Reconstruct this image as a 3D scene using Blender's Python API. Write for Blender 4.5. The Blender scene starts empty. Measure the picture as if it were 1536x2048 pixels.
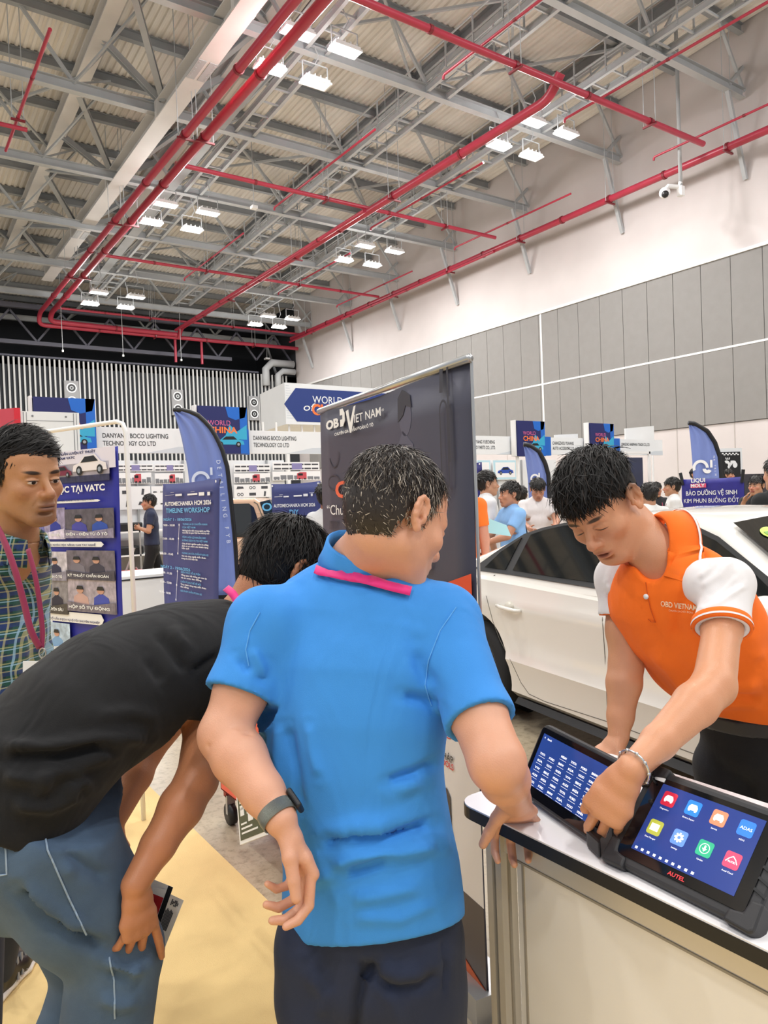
import bpy, bmesh, math, random
import numpy as np
from mathutils import Vector, Matrix
random.seed(7); rng = np.random.default_rng(7)
SC = bpy.context.scene
COL = SC.collection
# ------------------------------------------------------------------ camera
FPX = 1479.0
YAW, PITCH, ROLL = math.radians(34.7), math.radians(-1.0), math.radians(-2.18)
CF = np.array([math.sin(YAW)*math.cos(PITCH), math.cos(YAW)*math.cos(PITCH), math.sin(PITCH)])
_r0 = np.array([math.cos(YAW), -math.sin(YAW), 0.0]); _u0 = np.cross(_r0, CF)
CR = _r0*math.cos(ROLL) + _u0*math.sin(ROLL)
CU = -_r0*math.sin(ROLL) + _u0*math.cos(ROLL)
CC = np.array([0.0, 0.0, 1.5])
cam_d = bpy.data.cameras.new('camera'); cam = bpy.data.objects.new('camera', cam_d); COL.objects.link(cam)
cam_d.sensor_fit = 'VERTICAL'; cam_d.sensor_height = 36.0; cam_d.lens = 36.0*FPX/2048.0
cam_d.clip_start = 0.05; cam_d.clip_end = 200
cam.matrix_world = Matrix([[CR[i], CU[i], -CF[i], CC[i]] for i in range(3)] + [[0, 0, 0, 1]])
SC.camera = cam
# ------------------------------------------------------------------ view, world
vs = SC.view_settings; vs.view_transform = 'Standard'; vs.look = 'None'; vs.gamma = 1.0
vs.use_curve_mapping = False; vs.exposure = 0.1
LAMP_W = 300.0
world = bpy.data.worlds.new('hall_air'); SC.world = world; world.use_nodes = True
bg = world.node_tree.nodes['Background']; bg.inputs[0].default_value = (0.93, 0.96, 1.0, 1); bg.inputs[1].default_value = 0.62
SC.cycles.max_bounces = 6; SC.cycles.diffuse_bounces = 3; SC.cycles.glossy_bounces = 3
SC.cycles.transmission_bounces = 4; SC.cycles.transparent_max_bounces = 6
SC.cycles.use_denoising = True; SC.cycles.caustics_reflective = False; SC.cycles.caustics_refractive = False
SC.cycles.sample_clamp_indirect = 6.0

def ray(u, v): return CF + CR*(u-768)/FPX - CU*(v-1024)/FPX
def at(u, v, X=None, Y=None, Z=None, D=None):
    d = ray(u, v)
    t = D if D is not None else X/d[0] if X is not None else Y/d[1] if Y is not None else (Z-1.5)/d[2]
    return CC + t*d
# ------------------------------------------------------------------ materials
def lin(c):
    if isinstance(c, str):
        c = [int(c[i:i+2], 16)/255 for i in (1, 3, 5)]
    return tuple(x/12.92 if x <= 0.04045 else ((x+0.055)/1.055)**2.4 for x in c[:3]) + (1.0,)
MATS = {}
def N(nt, t, **kw):
    n = nt.nodes.new(t)
    for k, v in kw.items(): setattr(n, k, v)
    return n
def mat(name, col, rough=0.6, metal=0.0, noise=0.0, nscale=8.0, bump=0.0, bscale=200.0, emit=0.0, coat=0.0, alpha=1.0, spec=0.5, trans=0.0, sheen=0.0, stretch=None):
    if name in MATS: return MATS[name]
    m = bpy.data.materials.new(name); m.use_nodes = True; MATS[name] = m
    nt = m.node_tree; b = nt.nodes['Principled BSDF']; c = lin(col)
    b.inputs['Base Color'].default_value = c; b.inputs['Roughness'].default_value = rough
    b.inputs['Metallic'].default_value = metal; b.inputs['Specular IOR Level'].default_value = spec
    if coat: b.inputs['Coat Weight'].default_value = coat; b.inputs['Coat Roughness'].default_value = 0.04
    if alpha < 1: b.inputs['Alpha'].default_value = alpha
    if trans: b.inputs['Transmission Weight'].default_value = trans
    if sheen: b.inputs['Sheen Weight'].default_value = sheen
    if emit: b.inputs['Emission Color'].default_value = c; b.inputs['Emission Strength'].default_value = emit
    tc = N(nt, 'ShaderNodeTexCoord'); src = tc.outputs['Object']
    if stretch:
        mp = N(nt, 'ShaderNodeMapping'); mp.inputs['Scale'].default_value = stretch
        nt.links.new(src, mp.inputs[0]); src = mp.outputs[0]
    if noise:
        nz = N(nt, 'ShaderNodeTexNoise'); nz.inputs['Scale'].default_value = nscale; nz.inputs['Detail'].default_value = 6
        nt.links.new(src, nz.inputs['Vector'])
        mr = N(nt, 'ShaderNodeMapRange'); mr.inputs[1].default_value = 0.3; mr.inputs[2].default_value = 0.7
        mr.inputs[3].default_value = 1-noise; mr.inputs[4].default_value = 1+noise
        nt.links.new(nz.outputs[0], mr.inputs[0])
        mx = N(nt, 'ShaderNodeMix', data_type='RGBA', blend_type='MULTIPLY'); mx.inputs[0].default_value = 1
        mx.inputs[6].default_value = c; nt.links.new(mr.outputs[0], mx.inputs[7]); nt.links.new(mx.outputs[2], b.inputs['Base Color'])
        if emit: nt.links.new(mx.outputs[2], b.inputs['Emission Color'])
    if bump:
        nb = N(nt, 'ShaderNodeTexNoise'); nb.inputs['Scale'].default_value = bscale; nb.inputs['Detail'].default_value = 4
        nt.links.new(src, nb.inputs['Vector'])
        bp = N(nt, 'ShaderNodeBump'); bp.inputs['Strength'].default_value = bump; bp.inputs['Distance'].default_value = 0.01
        nt.links.new(nb.outputs[0], bp.inputs['Height']); nt.links.new(bp.outputs[0], b.inputs['Normal'])
    return m
# ------------------------------------------------------------------ mesh builder
def basis(d, up=(0, 0, 1)):
    d = np.array(d, float); d /= np.linalg.norm(d); up = np.array(up, float)
    if abs(d @ up) > 0.98: up = np.array([0, 1, 0.0])
    s = np.cross(d, up); s /= np.linalg.norm(s); return d, s, np.cross(s, d)
class MB:
    def __init__(s): s.v = []; s.f = []; s.mi = []; s.cur = 0
    def add(s, vs, fs):
        o = len(s.v); s.v += [tuple(map(float, p)) for p in vs]
        s.f += [tuple(i+o for i in f) for f in fs]; s.mi += [s.cur]*len(fs)
    def hexa(s, p): s.add(p, [(0, 3, 2, 1), (4, 5, 6, 7), (0, 1, 5, 4), (1, 2, 6, 5), (2, 3, 7, 6), (3, 0, 4, 7)])
    def box(s, lo, hi):
        (a, b, c), (d, e, f) = lo, hi
        s.hexa([(a, b, c), (d, b, c), (d, e, c), (a, e, c), (a, b, f), (d, b, f), (d, e, f), (a, e, f)])
    def bar(s, p, q, w, h, up=(0, 0, 1)):     # rectangular bar along p-q: w sideways, h along up
        p = np.array(p, float); q = np.array(q, float); d, sd, u = basis(q-p, up); sd = sd*w/2; u = u*h/2
        s.hexa([p-sd-u, p+sd-u, q+sd-u, q-sd-u, p-sd+u, p+sd+u, q+sd+u, q-sd+u])
    def ibeam(s, p, q, w, h, tf=0.02, tw=0.015, up=(0, 0, 1)):
        p = np.array(p, float); q = np.array(q, float); d, sd, u = basis(q-p, up)
        s.bar(p+u*(h/2-tf/2), q+u*(h/2-tf/2), w, tf, up); s.bar(p-u*(h/2-tf/2), q-u*(h/2-tf/2), w, tf, up); s.bar(p, q, tw, h-2*tf, up)
    def tube(s, pts, r, n=10, cap=True, closed=False):
        pts = [np.array(p, float) for p in pts]; m = len(pts); rs = r if hasattr(r, '__len__') else [r]*m
        vs = []; fs = []; sd = None
        for i, p in enumerate(pts):
            a = pts[i-1] if (i > 0 or closed) else p; b = pts[(i+1) % m] if (i < m-1 or closed) else p
            d = b-a; d = d/(np.linalg.norm(d)+1e-12)
            if sd is None: _, sd, _ = basis(d)
            sd = sd - d*(sd @ d); sd /= np.linalg.norm(sd)+1e-12; u = np.cross(sd, d)
            for k in range(n):
                t = 2*math.pi*k/n; vs.append(p + rs[i]*(math.cos(t)*sd + math.sin(t)*u))
        for i in range(m if closed else m-1):
            for k in range(n):
                a = i*n+k; b = i*n+(k+1) % n; j = ((i+1) % m)*n
                fs.append((a, j+k, j+(k+1) % n, b))
        if cap and not closed: fs.append(tuple(range(n))); fs.append(tuple((m-1)*n+k for k in range(n-1, -1, -1)))
        s.add(vs, fs)
    def prism(s, pts, off):                   # polygon extruded by vector off
        n = len(pts); off = np.array(off, float); a = [np.array(p, float) for p in pts]
        s.add(a + [p+off for p in a], [tuple(range(n-1, -1, -1)), tuple(range(n, 2*n))] + [(i, (i+1) % n, n+(i+1) % n, n+i) for i in range(n)])
    def grid(s, P, closed_u=False, thick=None, cap=False):    # P[i][j] points
        P = np.array(P, float); nu, nv = P.shape[:2]
        fs = [(i*nv+j, ((i+1) % nu)*nv+j, ((i+1) % nu)*nv+j+1, i*nv+j+1) for i in range(nu if closed_u else nu-1) for j in range(nv-1)]
        s.add(P.reshape(-1, 3), fs)
    def loft(s, rings, cap=True):             # list of closed rings of equal length
        n = len(rings[0]); vs = [p for r in rings for p in r]; fs = []
        for i in range(len(rings)-1):
            for k in range(n): fs.append((i*n+k, i*n+(k+1) % n, (i+1)*n+(k+1) % n, (i+1)*n+k))
        if cap: fs.append(tuple(range(n-1, -1, -1))); fs.append(tuple((len(rings)-1)*n+k for k in range(n)))
        s.add(vs, fs)
    def ball(s, c, r, nu=12, nv=8, R=None):
        r = np.array([r]*3 if not hasattr(r, '__len__') else r, float); c = np.array(c, float); rings = []
        for i in range(nv+1):
            t = math.pi*(i/nv*0.96+0.02); ring = []
            for k in range(nu):
                q = np.array([math.sin(t)*math.cos(2*math.pi*k/nu), math.sin(t)*math.sin(2*math.pi*k/nu), -math.cos(t)])*r
                ring.append(c + (R @ q if R is not None else q))
            rings.append(ring)
        s.loft(rings)
    def build(s, name, m, parent=None, smooth=False, loc=None):
        me = bpy.data.meshes.new(name)
        V = np.array(s.v, float).reshape(-1, 3)
        org = np.zeros(3)
        if parent is not None: org = np.array(parent['_o'])
        elif loc is not None: org = np.array(loc, float)
        me.from_pydata((V-org).tolist(), [], s.f)
        ms = m if isinstance(m, (list, tuple)) else [m]
        for x in ms: me.materials.append(x)
        if len(ms) > 1: me.polygons.foreach_set('material_index', s.mi)
        if smooth: me.polygons.foreach_set('use_smooth', [True]*len(me.polygons))
        me.update()
        o = bpy.data.objects.new(name, me); COL.objects.link(o)
        if parent is not None: o.parent = parent; o['_o'] = list(map(float, org))
        else: o.location = org; o['_o'] = list(map(float, org))
        return o
def smooth_angle(o, deg=35):
    me = o.data; me.polygons.foreach_set('use_smooth', [True]*len(me.polygons))
    bm = bmesh.new(); bm.from_mesh(me); c = math.radians(deg)
    for e in bm.edges: e.smooth = not (len(e.link_faces) == 2 and e.calc_face_angle(0) > c)
    bm.to_mesh(me); bm.free(); return o
def bevel(o, w, seg=2, ang=40):
    m = o.modifiers.new('bevel', 'BEVEL'); m.width = w; m.segments = seg; m.limit_method = 'ANGLE'; m.angle_limit = math.radians(ang); return o
def tag(o, label=None, cat=None, group=None, kind=None):
    if label: o['label'] = label
    if cat: o['category'] = cat
    if group: o['group'] = group
    if kind: o['kind'] = kind
    return o
def thing(name, loc, label, cat, group=None):
    o = bpy.data.objects.new(name, None); COL.objects.link(o); o.location = [float(x) for x in loc]
    o.empty_display_size = 0.05; o['_o'] = list(map(float, loc)); return tag(o, label, cat, group)
def struct(o): o['kind'] = 'structure'; return o
def copy_tree(o, loc=None, parent=None, **tags):
    c = o.copy(); COL.objects.link(c)
    if parent is not None: c.parent = parent
    if loc is not None: c.location = [float(x) for x in loc]; c['_o'] = list(map(float, loc))
    for k, v in tags.items(): c[k] = v
    for ch in list(o.children): copy_tree(ch, None, c)
    return c
# ------------------------------------------------------------------ flat sign faces: a frame in space with lettering as mesh
FONTC = {}
def text_mesh(s, bold=0.0):
    k = (s, bold)
    if k in FONTC: return FONTC[k]
    cu = bpy.data.curves.new('t', 'FONT'); cu.body = s; cu.size = 1; cu.offset = bold; cu.resolution_u = 3; cu.space_line = 0.9
    ob = bpy.data.objects.new('t', cu); COL.objects.link(ob)
    me = bpy.data.meshes.new_from_object(ob.evaluated_get(bpy.context.evaluated_depsgraph_get()))
    V = np.array([v.co[:] for v in me.vertices]).reshape(-1, 3); F = [tuple(p.vertices) for p in me.polygons]
    bpy.data.objects.remove(ob); bpy.data.curves.remove(cu); bpy.data.meshes.remove(me)
    FONTC[k] = (V, F); return V, F
class Face:
    def __init__(s, o, x, y, shear=0.0):
        s.o = np.array(o, float); s.x = np.array(x, float)/np.linalg.norm(x); y = np.array(y, float)
        y = y - s.x*(y @ s.x); s.y = y/np.linalg.norm(y); s.n = np.cross(s.x, s.y); s.y = s.y+s.x*shear; s.sh = shear
    def P(s, a, b, h=0.0): return s.o + s.x*a + s.y*b + s.n*h
    def px(s, u, v):
        d = ray(u, v); t = ((s.o-CC) @ s.n)/(d @ s.n); q = CC+t*d-s.o; yo = s.y-s.x*s.sh; b = float(q @ yo); return float(q @ s.x)-b*s.sh, b
    def rect(s, mb, a0, b0, a1, b1, h0=0.0, h1=0.002):
        mb.hexa([s.P(a0, b0, h0), s.P(a1, b0, h0), s.P(a1, b1, h0), s.P(a0, b1, h0), s.P(a0, b0, h1), s.P(a1, b0, h1), s.P(a1, b1, h1), s.P(a0, b1, h1)])
    def poly(s, mb, pts, h=0.001, t=0.001):
        mb.prism([s.P(a, b, h) for a, b in pts], s.n*t)
    def ring(s, mb, c, r0, r1, h=0.001, n=24, a0=0, a1=360):
        A = [math.radians(a0+(a1-a0)*i/n) for i in range(n+1)]
        mb.grid([[s.P(c[0]+r0*math.cos(t), c[1]+r0*math.sin(t), h), s.P(c[0]+r1*math.cos(t), c[1]+r1*math.sin(t), h)] for t in A])
    def disc(s, mb, c, r, h=0.001, n=20, ry=None):
        s.poly(mb, [(c[0]+r*math.cos(2*math.pi*i/n), c[1]+(ry or r)*math.sin(2*math.pi*i/n)) for i in range(n)], h)
    def line(s, mb, pts, w, h=0.001):
        for (a, b), (c, d) in zip(pts[:-1], pts[1:]):
            L = math.hypot(c-a, d-b)+1e-9; nx, ny = -(d-b)/L*w/2, (c-a)/L*w/2
            mb.add([s.P(a+nx, b+ny, h), s.P(a-nx, b-ny, h), s.P(c-nx, d-ny, h), s.P(c+nx, d+ny, h)], [(0, 1, 2, 3)])
    def text(s, mb, st, a, b, hgt, w=None, bold=0.0, h=0.002, align='l', ital=0.0, rot=0.0):
        V, F = text_mesh(st, bold)
        if not len(V): return
        x0, x1 = V[:, 0].min(), V[:, 0].max(); caph = 0.72
        sy = hgt/caph; sx = (w/(x1-x0)) if w else sy
        ww = (x1-x0)*sx; off = {'l': 0, 'c': -ww/2, 'r': -ww}[align]
        X = (V[:, 0]-x0)*sx + off; Yv = V[:, 1]*sy; X = X + ital*Yv
        cr, sr = math.cos(rot), math.sin(rot)
        X, Yv = X*cr-Yv*sr, X*sr+Yv*cr
        mb.add([s.P(a+p, b+q, h) for p, q in zip(X, Yv)], F)
# ================================================================== HALL
XW, YB = 27.0, 50.0
def zroof(y): return 18.1 - 0.052*(y-17.0)
def zlow(y): return 15.75 - 0.045*(y-17.0)
m_deck = mat('deck_underside', '#e6e1da', 0.8, noise=0.08, nscale=1.2, stretch=(3, .25, 1))
m_steel = mat('grey_paint', '#b4b8bb', 0.5, noise=0.06, nscale=1.5)
m_steel_d = mat('darker_grey_paint', '#989c9f', 0.55, noise=0.08, nscale=1.5)
m_girder = mat('light_girder_paint', '#dcdad8', 0.5, noise=0.05, nscale=0.8)
m_red = mat('red_pipe_paint', '#ad3348', 0.35, noise=0.06, nscale=2)
m_reddk = mat('dark_red_paint', '#7d1f2b', 0.45)
m_wallw = mat('warm_white_board', '#cdc6c5', 0.7, noise=0.04, nscale=0.6)
m_wallg = mat('grey_acoustic_fabric', '#8a8886', 0.9, noise=0.03, nscale=3)
m_line = mat('joint_dark', '#55565a', 0.8)
m_whiteline = mat('white_trim', '#e9e8e6', 0.5)
m_dark = mat('black_void', '#2e3136', 0.9)
m_slat = mat('pale_slat', '#bfc0c0', 0.5)
m_black = mat('black_plastic', '#15161a', 0.45)
m_white = mat('white_paint', '#f1f1f1', 0.5)
# floor: polished worn concrete
def floor_mat():
    m = mat('floor_concrete', '#b3a58d', 0.35, noise=0.16, nscale=1.6, bump=0.08, bscale=60)
    nt = m.node_tree; b = nt.nodes['Principled BSDF']; tc = N(nt, 'ShaderNodeTexCoord')
    v = N(nt, 'ShaderNodeTexNoise'); v.inputs['Scale'].default_value = 26; v.inputs['Detail'].default_value = 8; v.inputs['Roughness'].default_value = .7
    nt.links.new(tc.outputs['Object'], v.inputs[0]); cr = N(nt, 'ShaderNodeValToRGB')
    cr.color_ramp.elements[0].position = .30; cr.color_ramp.elements[0].color = (.45, .42, .38, 1); cr.color_ramp.elements[1].position = .52; cr.color_ramp.elements[1].color = (1, 1, 1, 1)
    nt.links.new(v.outputs[0], cr.inputs[0]); old = b.inputs['Base Color'].links[0].from_socket
    mx = N(nt, 'ShaderNodeMix', data_type='RGBA', blend_type='MULTIPLY'); mx.inputs[0].default_value = .8
    nt.links.new(old, mx.inputs[6]); nt.links.new(cr.outputs[0], mx.inputs[7]); nt.links.new(mx.outputs[2], b.inputs['Base Color']); return m
m = MB(); m.box((-25, -12, -0.1), (XW, YB, 0.0)); struct(m.build('floor', floor_mat()))
m = MB(); m.box((XW, -12, 0), (XW+.3, YB, 19.5)); struct(m.build('wall_right', m_wallw))
# grey fabric panels on the right wall, with their joints
m = MB(); y = 49.0; k = 0
ys = [14.18-1.22*i for i in range(20)][::-1] + [14.18+1.22*i for i in range(1, 29)]
for i in range(len(ys)-1): m.box((XW-.06, ys[i]+.012, 3.92), (XW, ys[i+1]-.012, 10.15))
o = m.build('panelling', [m_wallg]); tag(o, 'grey acoustic panelling in tall strips on the right wall', 'wall panel'); 
m = MB(); m.box((XW-.025, ys[0], 3.9), (XW, ys[-1], 10.2)); m.build('joint_backing', m_line, o)
m = MB(); m.box((XW-.12, ys[0], 10.15), (XW, ys[-1], 10.27)); m.build('top_ledge', m_whiteline, o)
m = MB(); m.box((XW-.075, ys[0], 6.72), (XW-.05, ys[-1], 6.80)); m.box((XW-.08, 24.95, 3.9), (XW-.05, 25.05, 10.15)); m.build('white_strip', m_whiteline, o)
# lower wall panel joints
m = MB()
for i in range(-4, 17): yy = 13.0+2.44*(i); m.box((XW-.015, yy, 0), (XW, yy+.03, 3.9))
struct(m.build('trim_1', mat('soft_joint', '#b9b2ae', .8)))
# corrugated roof deck
m = MB(); P0 = []; P1 = []; x = -14.0; i = 0
prof = [(0, 0), (.09, 0), (.125, .055), (.215, .055)]
while x < XW:
    for dx, dz in prof: P0.append((x+dx, -12, zroof(-12)+.17+dz)); P1.append((x+dx, YB+7, zroof(YB+7)+.17+dz))
    x += .25
m.grid([P0, P1]); struct(m.build('ceiling', m_deck))
m = MB(); m.box((-14, -12, 19.9), (XW+.3, YB+7, 20.0)); struct(m.build('ceiling_top', m_dark))
# purlins
first = None
for k in range(-4, 17):
    y = 14.72 + 2.72*k; z = zroof(y)
    if y > 56: break
    m = MB(); m.ibeam((-14, y, z), (XW-.05, y, z), .22, .34)
    o = m.build('roof_purlin', m_steel_d, loc=(-14, y, z)); tag(o, 'grey steel purlin running crosswise right under the corrugated roof deck', 'steel beam', 'roof purlins')
# rafters running away from the camera
for X in (2.9, 18.1, 23.3):
    m = MB(); m.ibeam((X, -12, zroof(-12)-.12), (X, 46, zroof(46)-.12), .3, .5)
    lb = {2.9: 'grey steel rafter left of the big roof girder', 18.1: 'grey steel rafter above the middle catwalk', 23.3: 'grey steel rafter nearest the right wall'}[X]
    tag(m.build('roof_rafter', m_steel_d, loc=(X, 10, zroof(10))), lb, 'steel beam', 'rafters under the roof')
# lower cross beams with V braces up to the purlins
for k in range(-2, 8):
    y = 14.72+5.44*k; z = zlow(y)
    t = thing('cross_beam', (0, y, z), ['', '', 'nearest low steel cross beam ending at the right wall', 'second low steel cross beam from the front, lamps hang under it', 'third low steel cross beam from the front', 'fourth low steel cross beam from the front', 'fifth low steel cross beam from the front', 'sixth low steel cross beam from the front', 'seventh low steel cross beam, just before the slatted wall', 'farthest low steel cross beam over the dark recess'][k+2] or 'low steel cross beam overhead behind the camera', 'steel beam', 'low cross beams')
    m = MB(); m.ibeam((-14, y, z), (XW-.1, y, z), .26, .34); m.build('beam', m_steel, t)
    for xn in np.arange(-9.7, 27, 2.62*2):
        if 7.5 < xn < 10.5: continue
        m = MB()
        for dx in (-1.5, 1.5):
            if xn+dx < XW-.2: m.bar((xn, y, z+.15), (xn+dx, y, zroof(y)-.15), .1, .1)
        m.build('brace', m_steel, t)
    # horizontal stays to the neighbouring purlin
    for xn in np.arange(-9.7, 27, 2.62*2):
        if 7.5 < xn < 10.5: continue
        m = MB()
        for dy in (-2.6, 2.6): m.bar((xn, y, z+.12), (xn+1.9, y+dy, zroof(y+dy)-.15), .07, .07)
        m.build('stay', m_steel, t)
    m = MB(); m.bar((XW-1.1, y, z-.1), (XW-.05, y, z-3.1), .14, .14, (0, 1, 0)); m.bar((XW-1.0, y, z+.1), (XW-.05, y, z+1.0), .12, .12, (0, 1, 0)); m.build('wall_strut', m_steel, t)
# horizontal X bracing
for y in np.arange(6.56, 46, 5.44*2):
    for xa, xb in ((3, 6.8), (12, 18), (18, 23.3)):
        m = MB(); m.bar((xa, y, zroof(y)-.3), (xb, y+5.44, zroof(y+5.44)-.3), .09, .09); m.bar((xb, y, zroof(y)-.3), (xa, y+5.44, zroof(y+5.44)-.3), .09, .09)
        tag(m.build('wind_brace', m_steel, loc=(xa, y, zroof(y))), 'thin crossed grey steel brace lying under the roof purlins', 'steel bracing', 'crossed roof braces')
# the great triangular girder
t = thing('roof_girder', (8.95, 20, 15), 'large pale triangular steel girder with riveted joints under the roof', 'steel girder')
m = MB(); zb = 15.25
m.ibeam((8.95, -8, zb), (8.95, 46.5, zb), .62, .62, .05, .06); m.build('bottom_chord', m_girder, t)
for X, nm in ((6.85, 'top_chord'), (11.3, 'top_chord')):
    m = MB(); m.ibeam((X, -8, zroof(-8)-.42), (X, 46.5, zroof(46.5)-.42), .5, .5, .05, .05); m.build(nm, m_girder, t)
for yb in np.arange(-1.1, 46, 6.62):
    m = MB()
    for X in (6.85, 11.3):
        s = 1 if X > 8 else -1
        for dy in (-3.3, 0.0, 3.3):
            if yb+dy < 46: m.ibeam((8.95+s*.12, yb+dy*.06, zb+.3), (X, yb+dy, zroof(yb+dy)-.5), .2, .2, .03, .03, (0, 1, 0) if dy == 0 else (0, 0, 1))
    m.build('web_member', m_steel, t)
    m = MB(); m.box((8.86, yb-.35, zb+.25), (9.04, yb+.35, zb+.75)); m.box((8.62, yb-.1, zb-.3), (9.28, yb+.1, zb+.3)); m.build('gusset', m_girder, t)
m = MB()
for yb in (21.9, 38.0):
    for a in range(4):
        for b in range(6):
            if a in (1, 2): continue
            m.box((8.7+a*.16, yb-.45+b*.17, zb-.335), (8.74+a*.16, yb-.41+b*.17, zb-.30))
    m.box((8.64, yb-.55, zb-.325), (8.9, yb+.55, zb-.305)); m.box((9.0, yb-.55, zb-.325), (9.26, yb+.55, zb-.305))
m.build('splice_plate', m_steel, t)
# catwalks
def catwalk(x0, x1, ya, yb_, rail, lab):
    t = thing('catwalk', ((x0+x1)/2, ya, zlow(ya)), lab, 'catwalk', 'overhead catwalks')
    zf = lambda y: zlow(y)+.02
    m = MB()
    for x in (x0, x1): m = MB(); m.ibeam((x, ya, zf(ya)), (x, yb_, zf(yb_)), .12, .24, .02, .02); m.build('side_beam', m_steel, t)
    y = ya
    while y < yb_: m = MB(); m.bar((x0, y, zf(y)-.02), (x1, y, zf(y)-.02), .06, .06); m.build('rung', m_steel, t); y += .85
    if rail:
        for x in (x0, x1):
            m = MB(); y = ya
            while y < yb_: m.bar((x, y, zf(y)), (x, y, zf(y)+1.1), .05, .05, (0, 1, 0)); y += 1.36
            for hh in (.55, 1.1): m.bar((x, ya, zf(ya)+hh), (x, yb_, zf(yb_)+hh), .045, .045)
            m.build('handrail', m_steel, t)
    return t
catwalk(11.65, 12.35, 3, 47, False, 'ladder-like steel catwalk beside the twin red pipes')
catwalk(16.4, 17.3, 0, 46, True, 'railed steel catwalk in the middle of the roof')
catwalk(21.2, 22.1, 0, 46, True, 'railed steel catwalk nearest the right wall')
# cable tray with dark cables along the twin pipes
t = thing('cable_tray', (10.8, 10, 15.2), 'bundle of dark cables on a narrow tray beside the twin red pipes', 'cable tray')
m = MB(); m.bar((10.95, 3, zlow(3)-.15), (10.95, 44, zlow(44)-.15), .45, .03); m.build('tray', m_steel_d, t)
m = MB()
for i in range(5):
    m.tube([(10.78+.085*i+random.uniform(-.03, .03), y, zlow(y)-.10+.05*(i % 2)) for y in np.arange(3, 44, 1.4)], .028, 5)
m.build('cable', mat('dark_cable', '#3c3f40', .7), t)
# ------------------------------------------------------------------ red sprinkler pipes
def pipe(pts, r, lab, flange=4.0, group='red sprinkler pipes', hang=True, ztop=None):
    pts = [np.array(p, float) for p in pts]
    t = thing('sprinkler_pipe', pts[0], lab, 'pipe', group)
    m = MB(); q = [pts[0]]
    for i in range(1, len(pts)-1):     # rounded bends
        a, b, c = pts[i-1], pts[i], pts[i+1]; ra = min(r*3.2, np.linalg.norm(a-b)/2, np.linalg.norm(c-b)/2)
        s = b+(a-b)/np.linalg.norm(a-b)*ra; e = b+(c-b)/np.linalg.norm(c-b)*ra
        for w in np.linspace(0, 1, 6): q.append((1-w)**2*s+2*w*(1-w)*b+w*w*e)
    q.append(pts[-1]); m.tube(q, r, 14); o = m.build('pipe', m_red, t, smooth=True); smooth_angle(o, 50)
    first = True
    for a, b in zip(pts[:-1], pts[1:]):
        L = np.linalg.norm(b-a); d = (b-a)/L; n = int(L/flange)
        for i in range(1, n+1):
            c = a+d*(L*i/(n+1)); m = MB(); m.tube([c-d*.05, c+d*.05], r*1.22, 12)
            if hang and abs(d[2]) < .5 and i % 2 == 0:
                sd = np.cross(d, (0, 0, 1))
                m.bar(c+sd*(r+.16)-np.array([0, 0, r+.03]), c-sd*(r+.16)-np.array([0, 0, r+.03]), .07, .06)
                for s_ in (1, -1): h = MB(); h.tube([c+sd*s_*(r+.12)-np.array([0, 0, r]), np.array([(c+sd*s_*(r+.12))[0], (c+sd*s_*(r+.12))[1], zroof(c[1])])], .014, 5); h.build('hanger_rod', m_steel, t)
            m.build('coupling', m_reddk, t)
    return t
pipe([(8.82, -2, 13.5), (8.82, 48.3, 13.5), (8.82, 48.9, 12.9), (26.6, 48.9, 12.95)], .13, 'left one of the twin thick red pipes, turning across in front of the slatted wall', 4.4)
pipe([(9.42, -2, 13.5), (9.42, 48.0, 13.5), (9.42, 48.6, 13.1), (17.3, 48.6, 13.05)], .15, 'right one of the twin thick red pipes overhead', 4.4)
pipe([(17.5, 15.1, 14.05), (17.5, 15.6, 13.5), (17.5, 48.2, 13.45), (17.5, 48.8, 12.95)], .15, 'thick red pipe running away down the middle of the roof', 4.4)
pipe([(17.05, 25.2, 13.3), (17.1, 48.2, 13.25)], .085, 'slimmer red pipe hugging the middle thick red pipe', 4.4, hang=False)
pipe([(25.9, -6, 13.8), (25.9, 48.5, 13.55)], .14, 'thick red pipe running along the right wall', 2.7)
pipe([(25.75, 26.8, 13.5), (25.75, 48.5, 13.3)], .07, 'slim red pipe under the pipe on the right wall', 4, hang=False)
for i, (y, x0, x1, r, lab) in enumerate(((15.1, 9.4, 24.9, .1, 'nearest red cross pipe high above'), (25.8, 9.4, 24.9, .085, 'second red cross pipe, joining the middle pipe'), (36.8, 9.4, 25.7, .075, 'third red cross pipe across the roof'), (47.6, 9.6, 26.6, .07, 'farthest slim red cross pipe before the dark gap'))):
    pipe([(x0, y, 13.72), (x1, y, 13.72)], r, lab, 3.1)
for i, (x, y0, y1) in enumerate(((14.45, 11, 16.9), (19.6, 9, 16.8), (24.75, 10, 17.0), (14.5, 20.6, 28.2), (19.4, 20.6, 28.2), (24.6, 20.9, 28.4), (14.6, 31.6, 39.4), (20.4, 31.6, 39.6), (25.0, 32.5, 40.5))):
    row = ['nearest', 'second', 'third'][i//3]; cl = ['left', 'middle', 'right'][i % 3]
    pipe([(x, y0, 13.98), (x, y1, 13.98), (x, y1+.02, 13.86)], .042, f'thin red branch pipe tipped with a nozzle, {row} row, {cl} one', 4, 'thin red branch pipes', hang=False)
pipe([(4.32, 20.6, 14.0), (4.32, 28.3, 14.0)], .05, 'thin red branch pipe at the far left of the roof', 3, 'thin red branch pipes')
pipe([(-6, 25.9, 13.75), (4.6, 25.9, 13.75)], .07, 'short red cross pipe entering at the left edge of the view', 3)
for x, lab in ((17.35, 'left'), (19.2, 'right')):
    pipe([(x, 49.1, 13.0), (x, 49.1, 11.3)], .09, f'{lab} red riser dropping in front of the dark gap', 3, 'red risers', hang=False)
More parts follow.
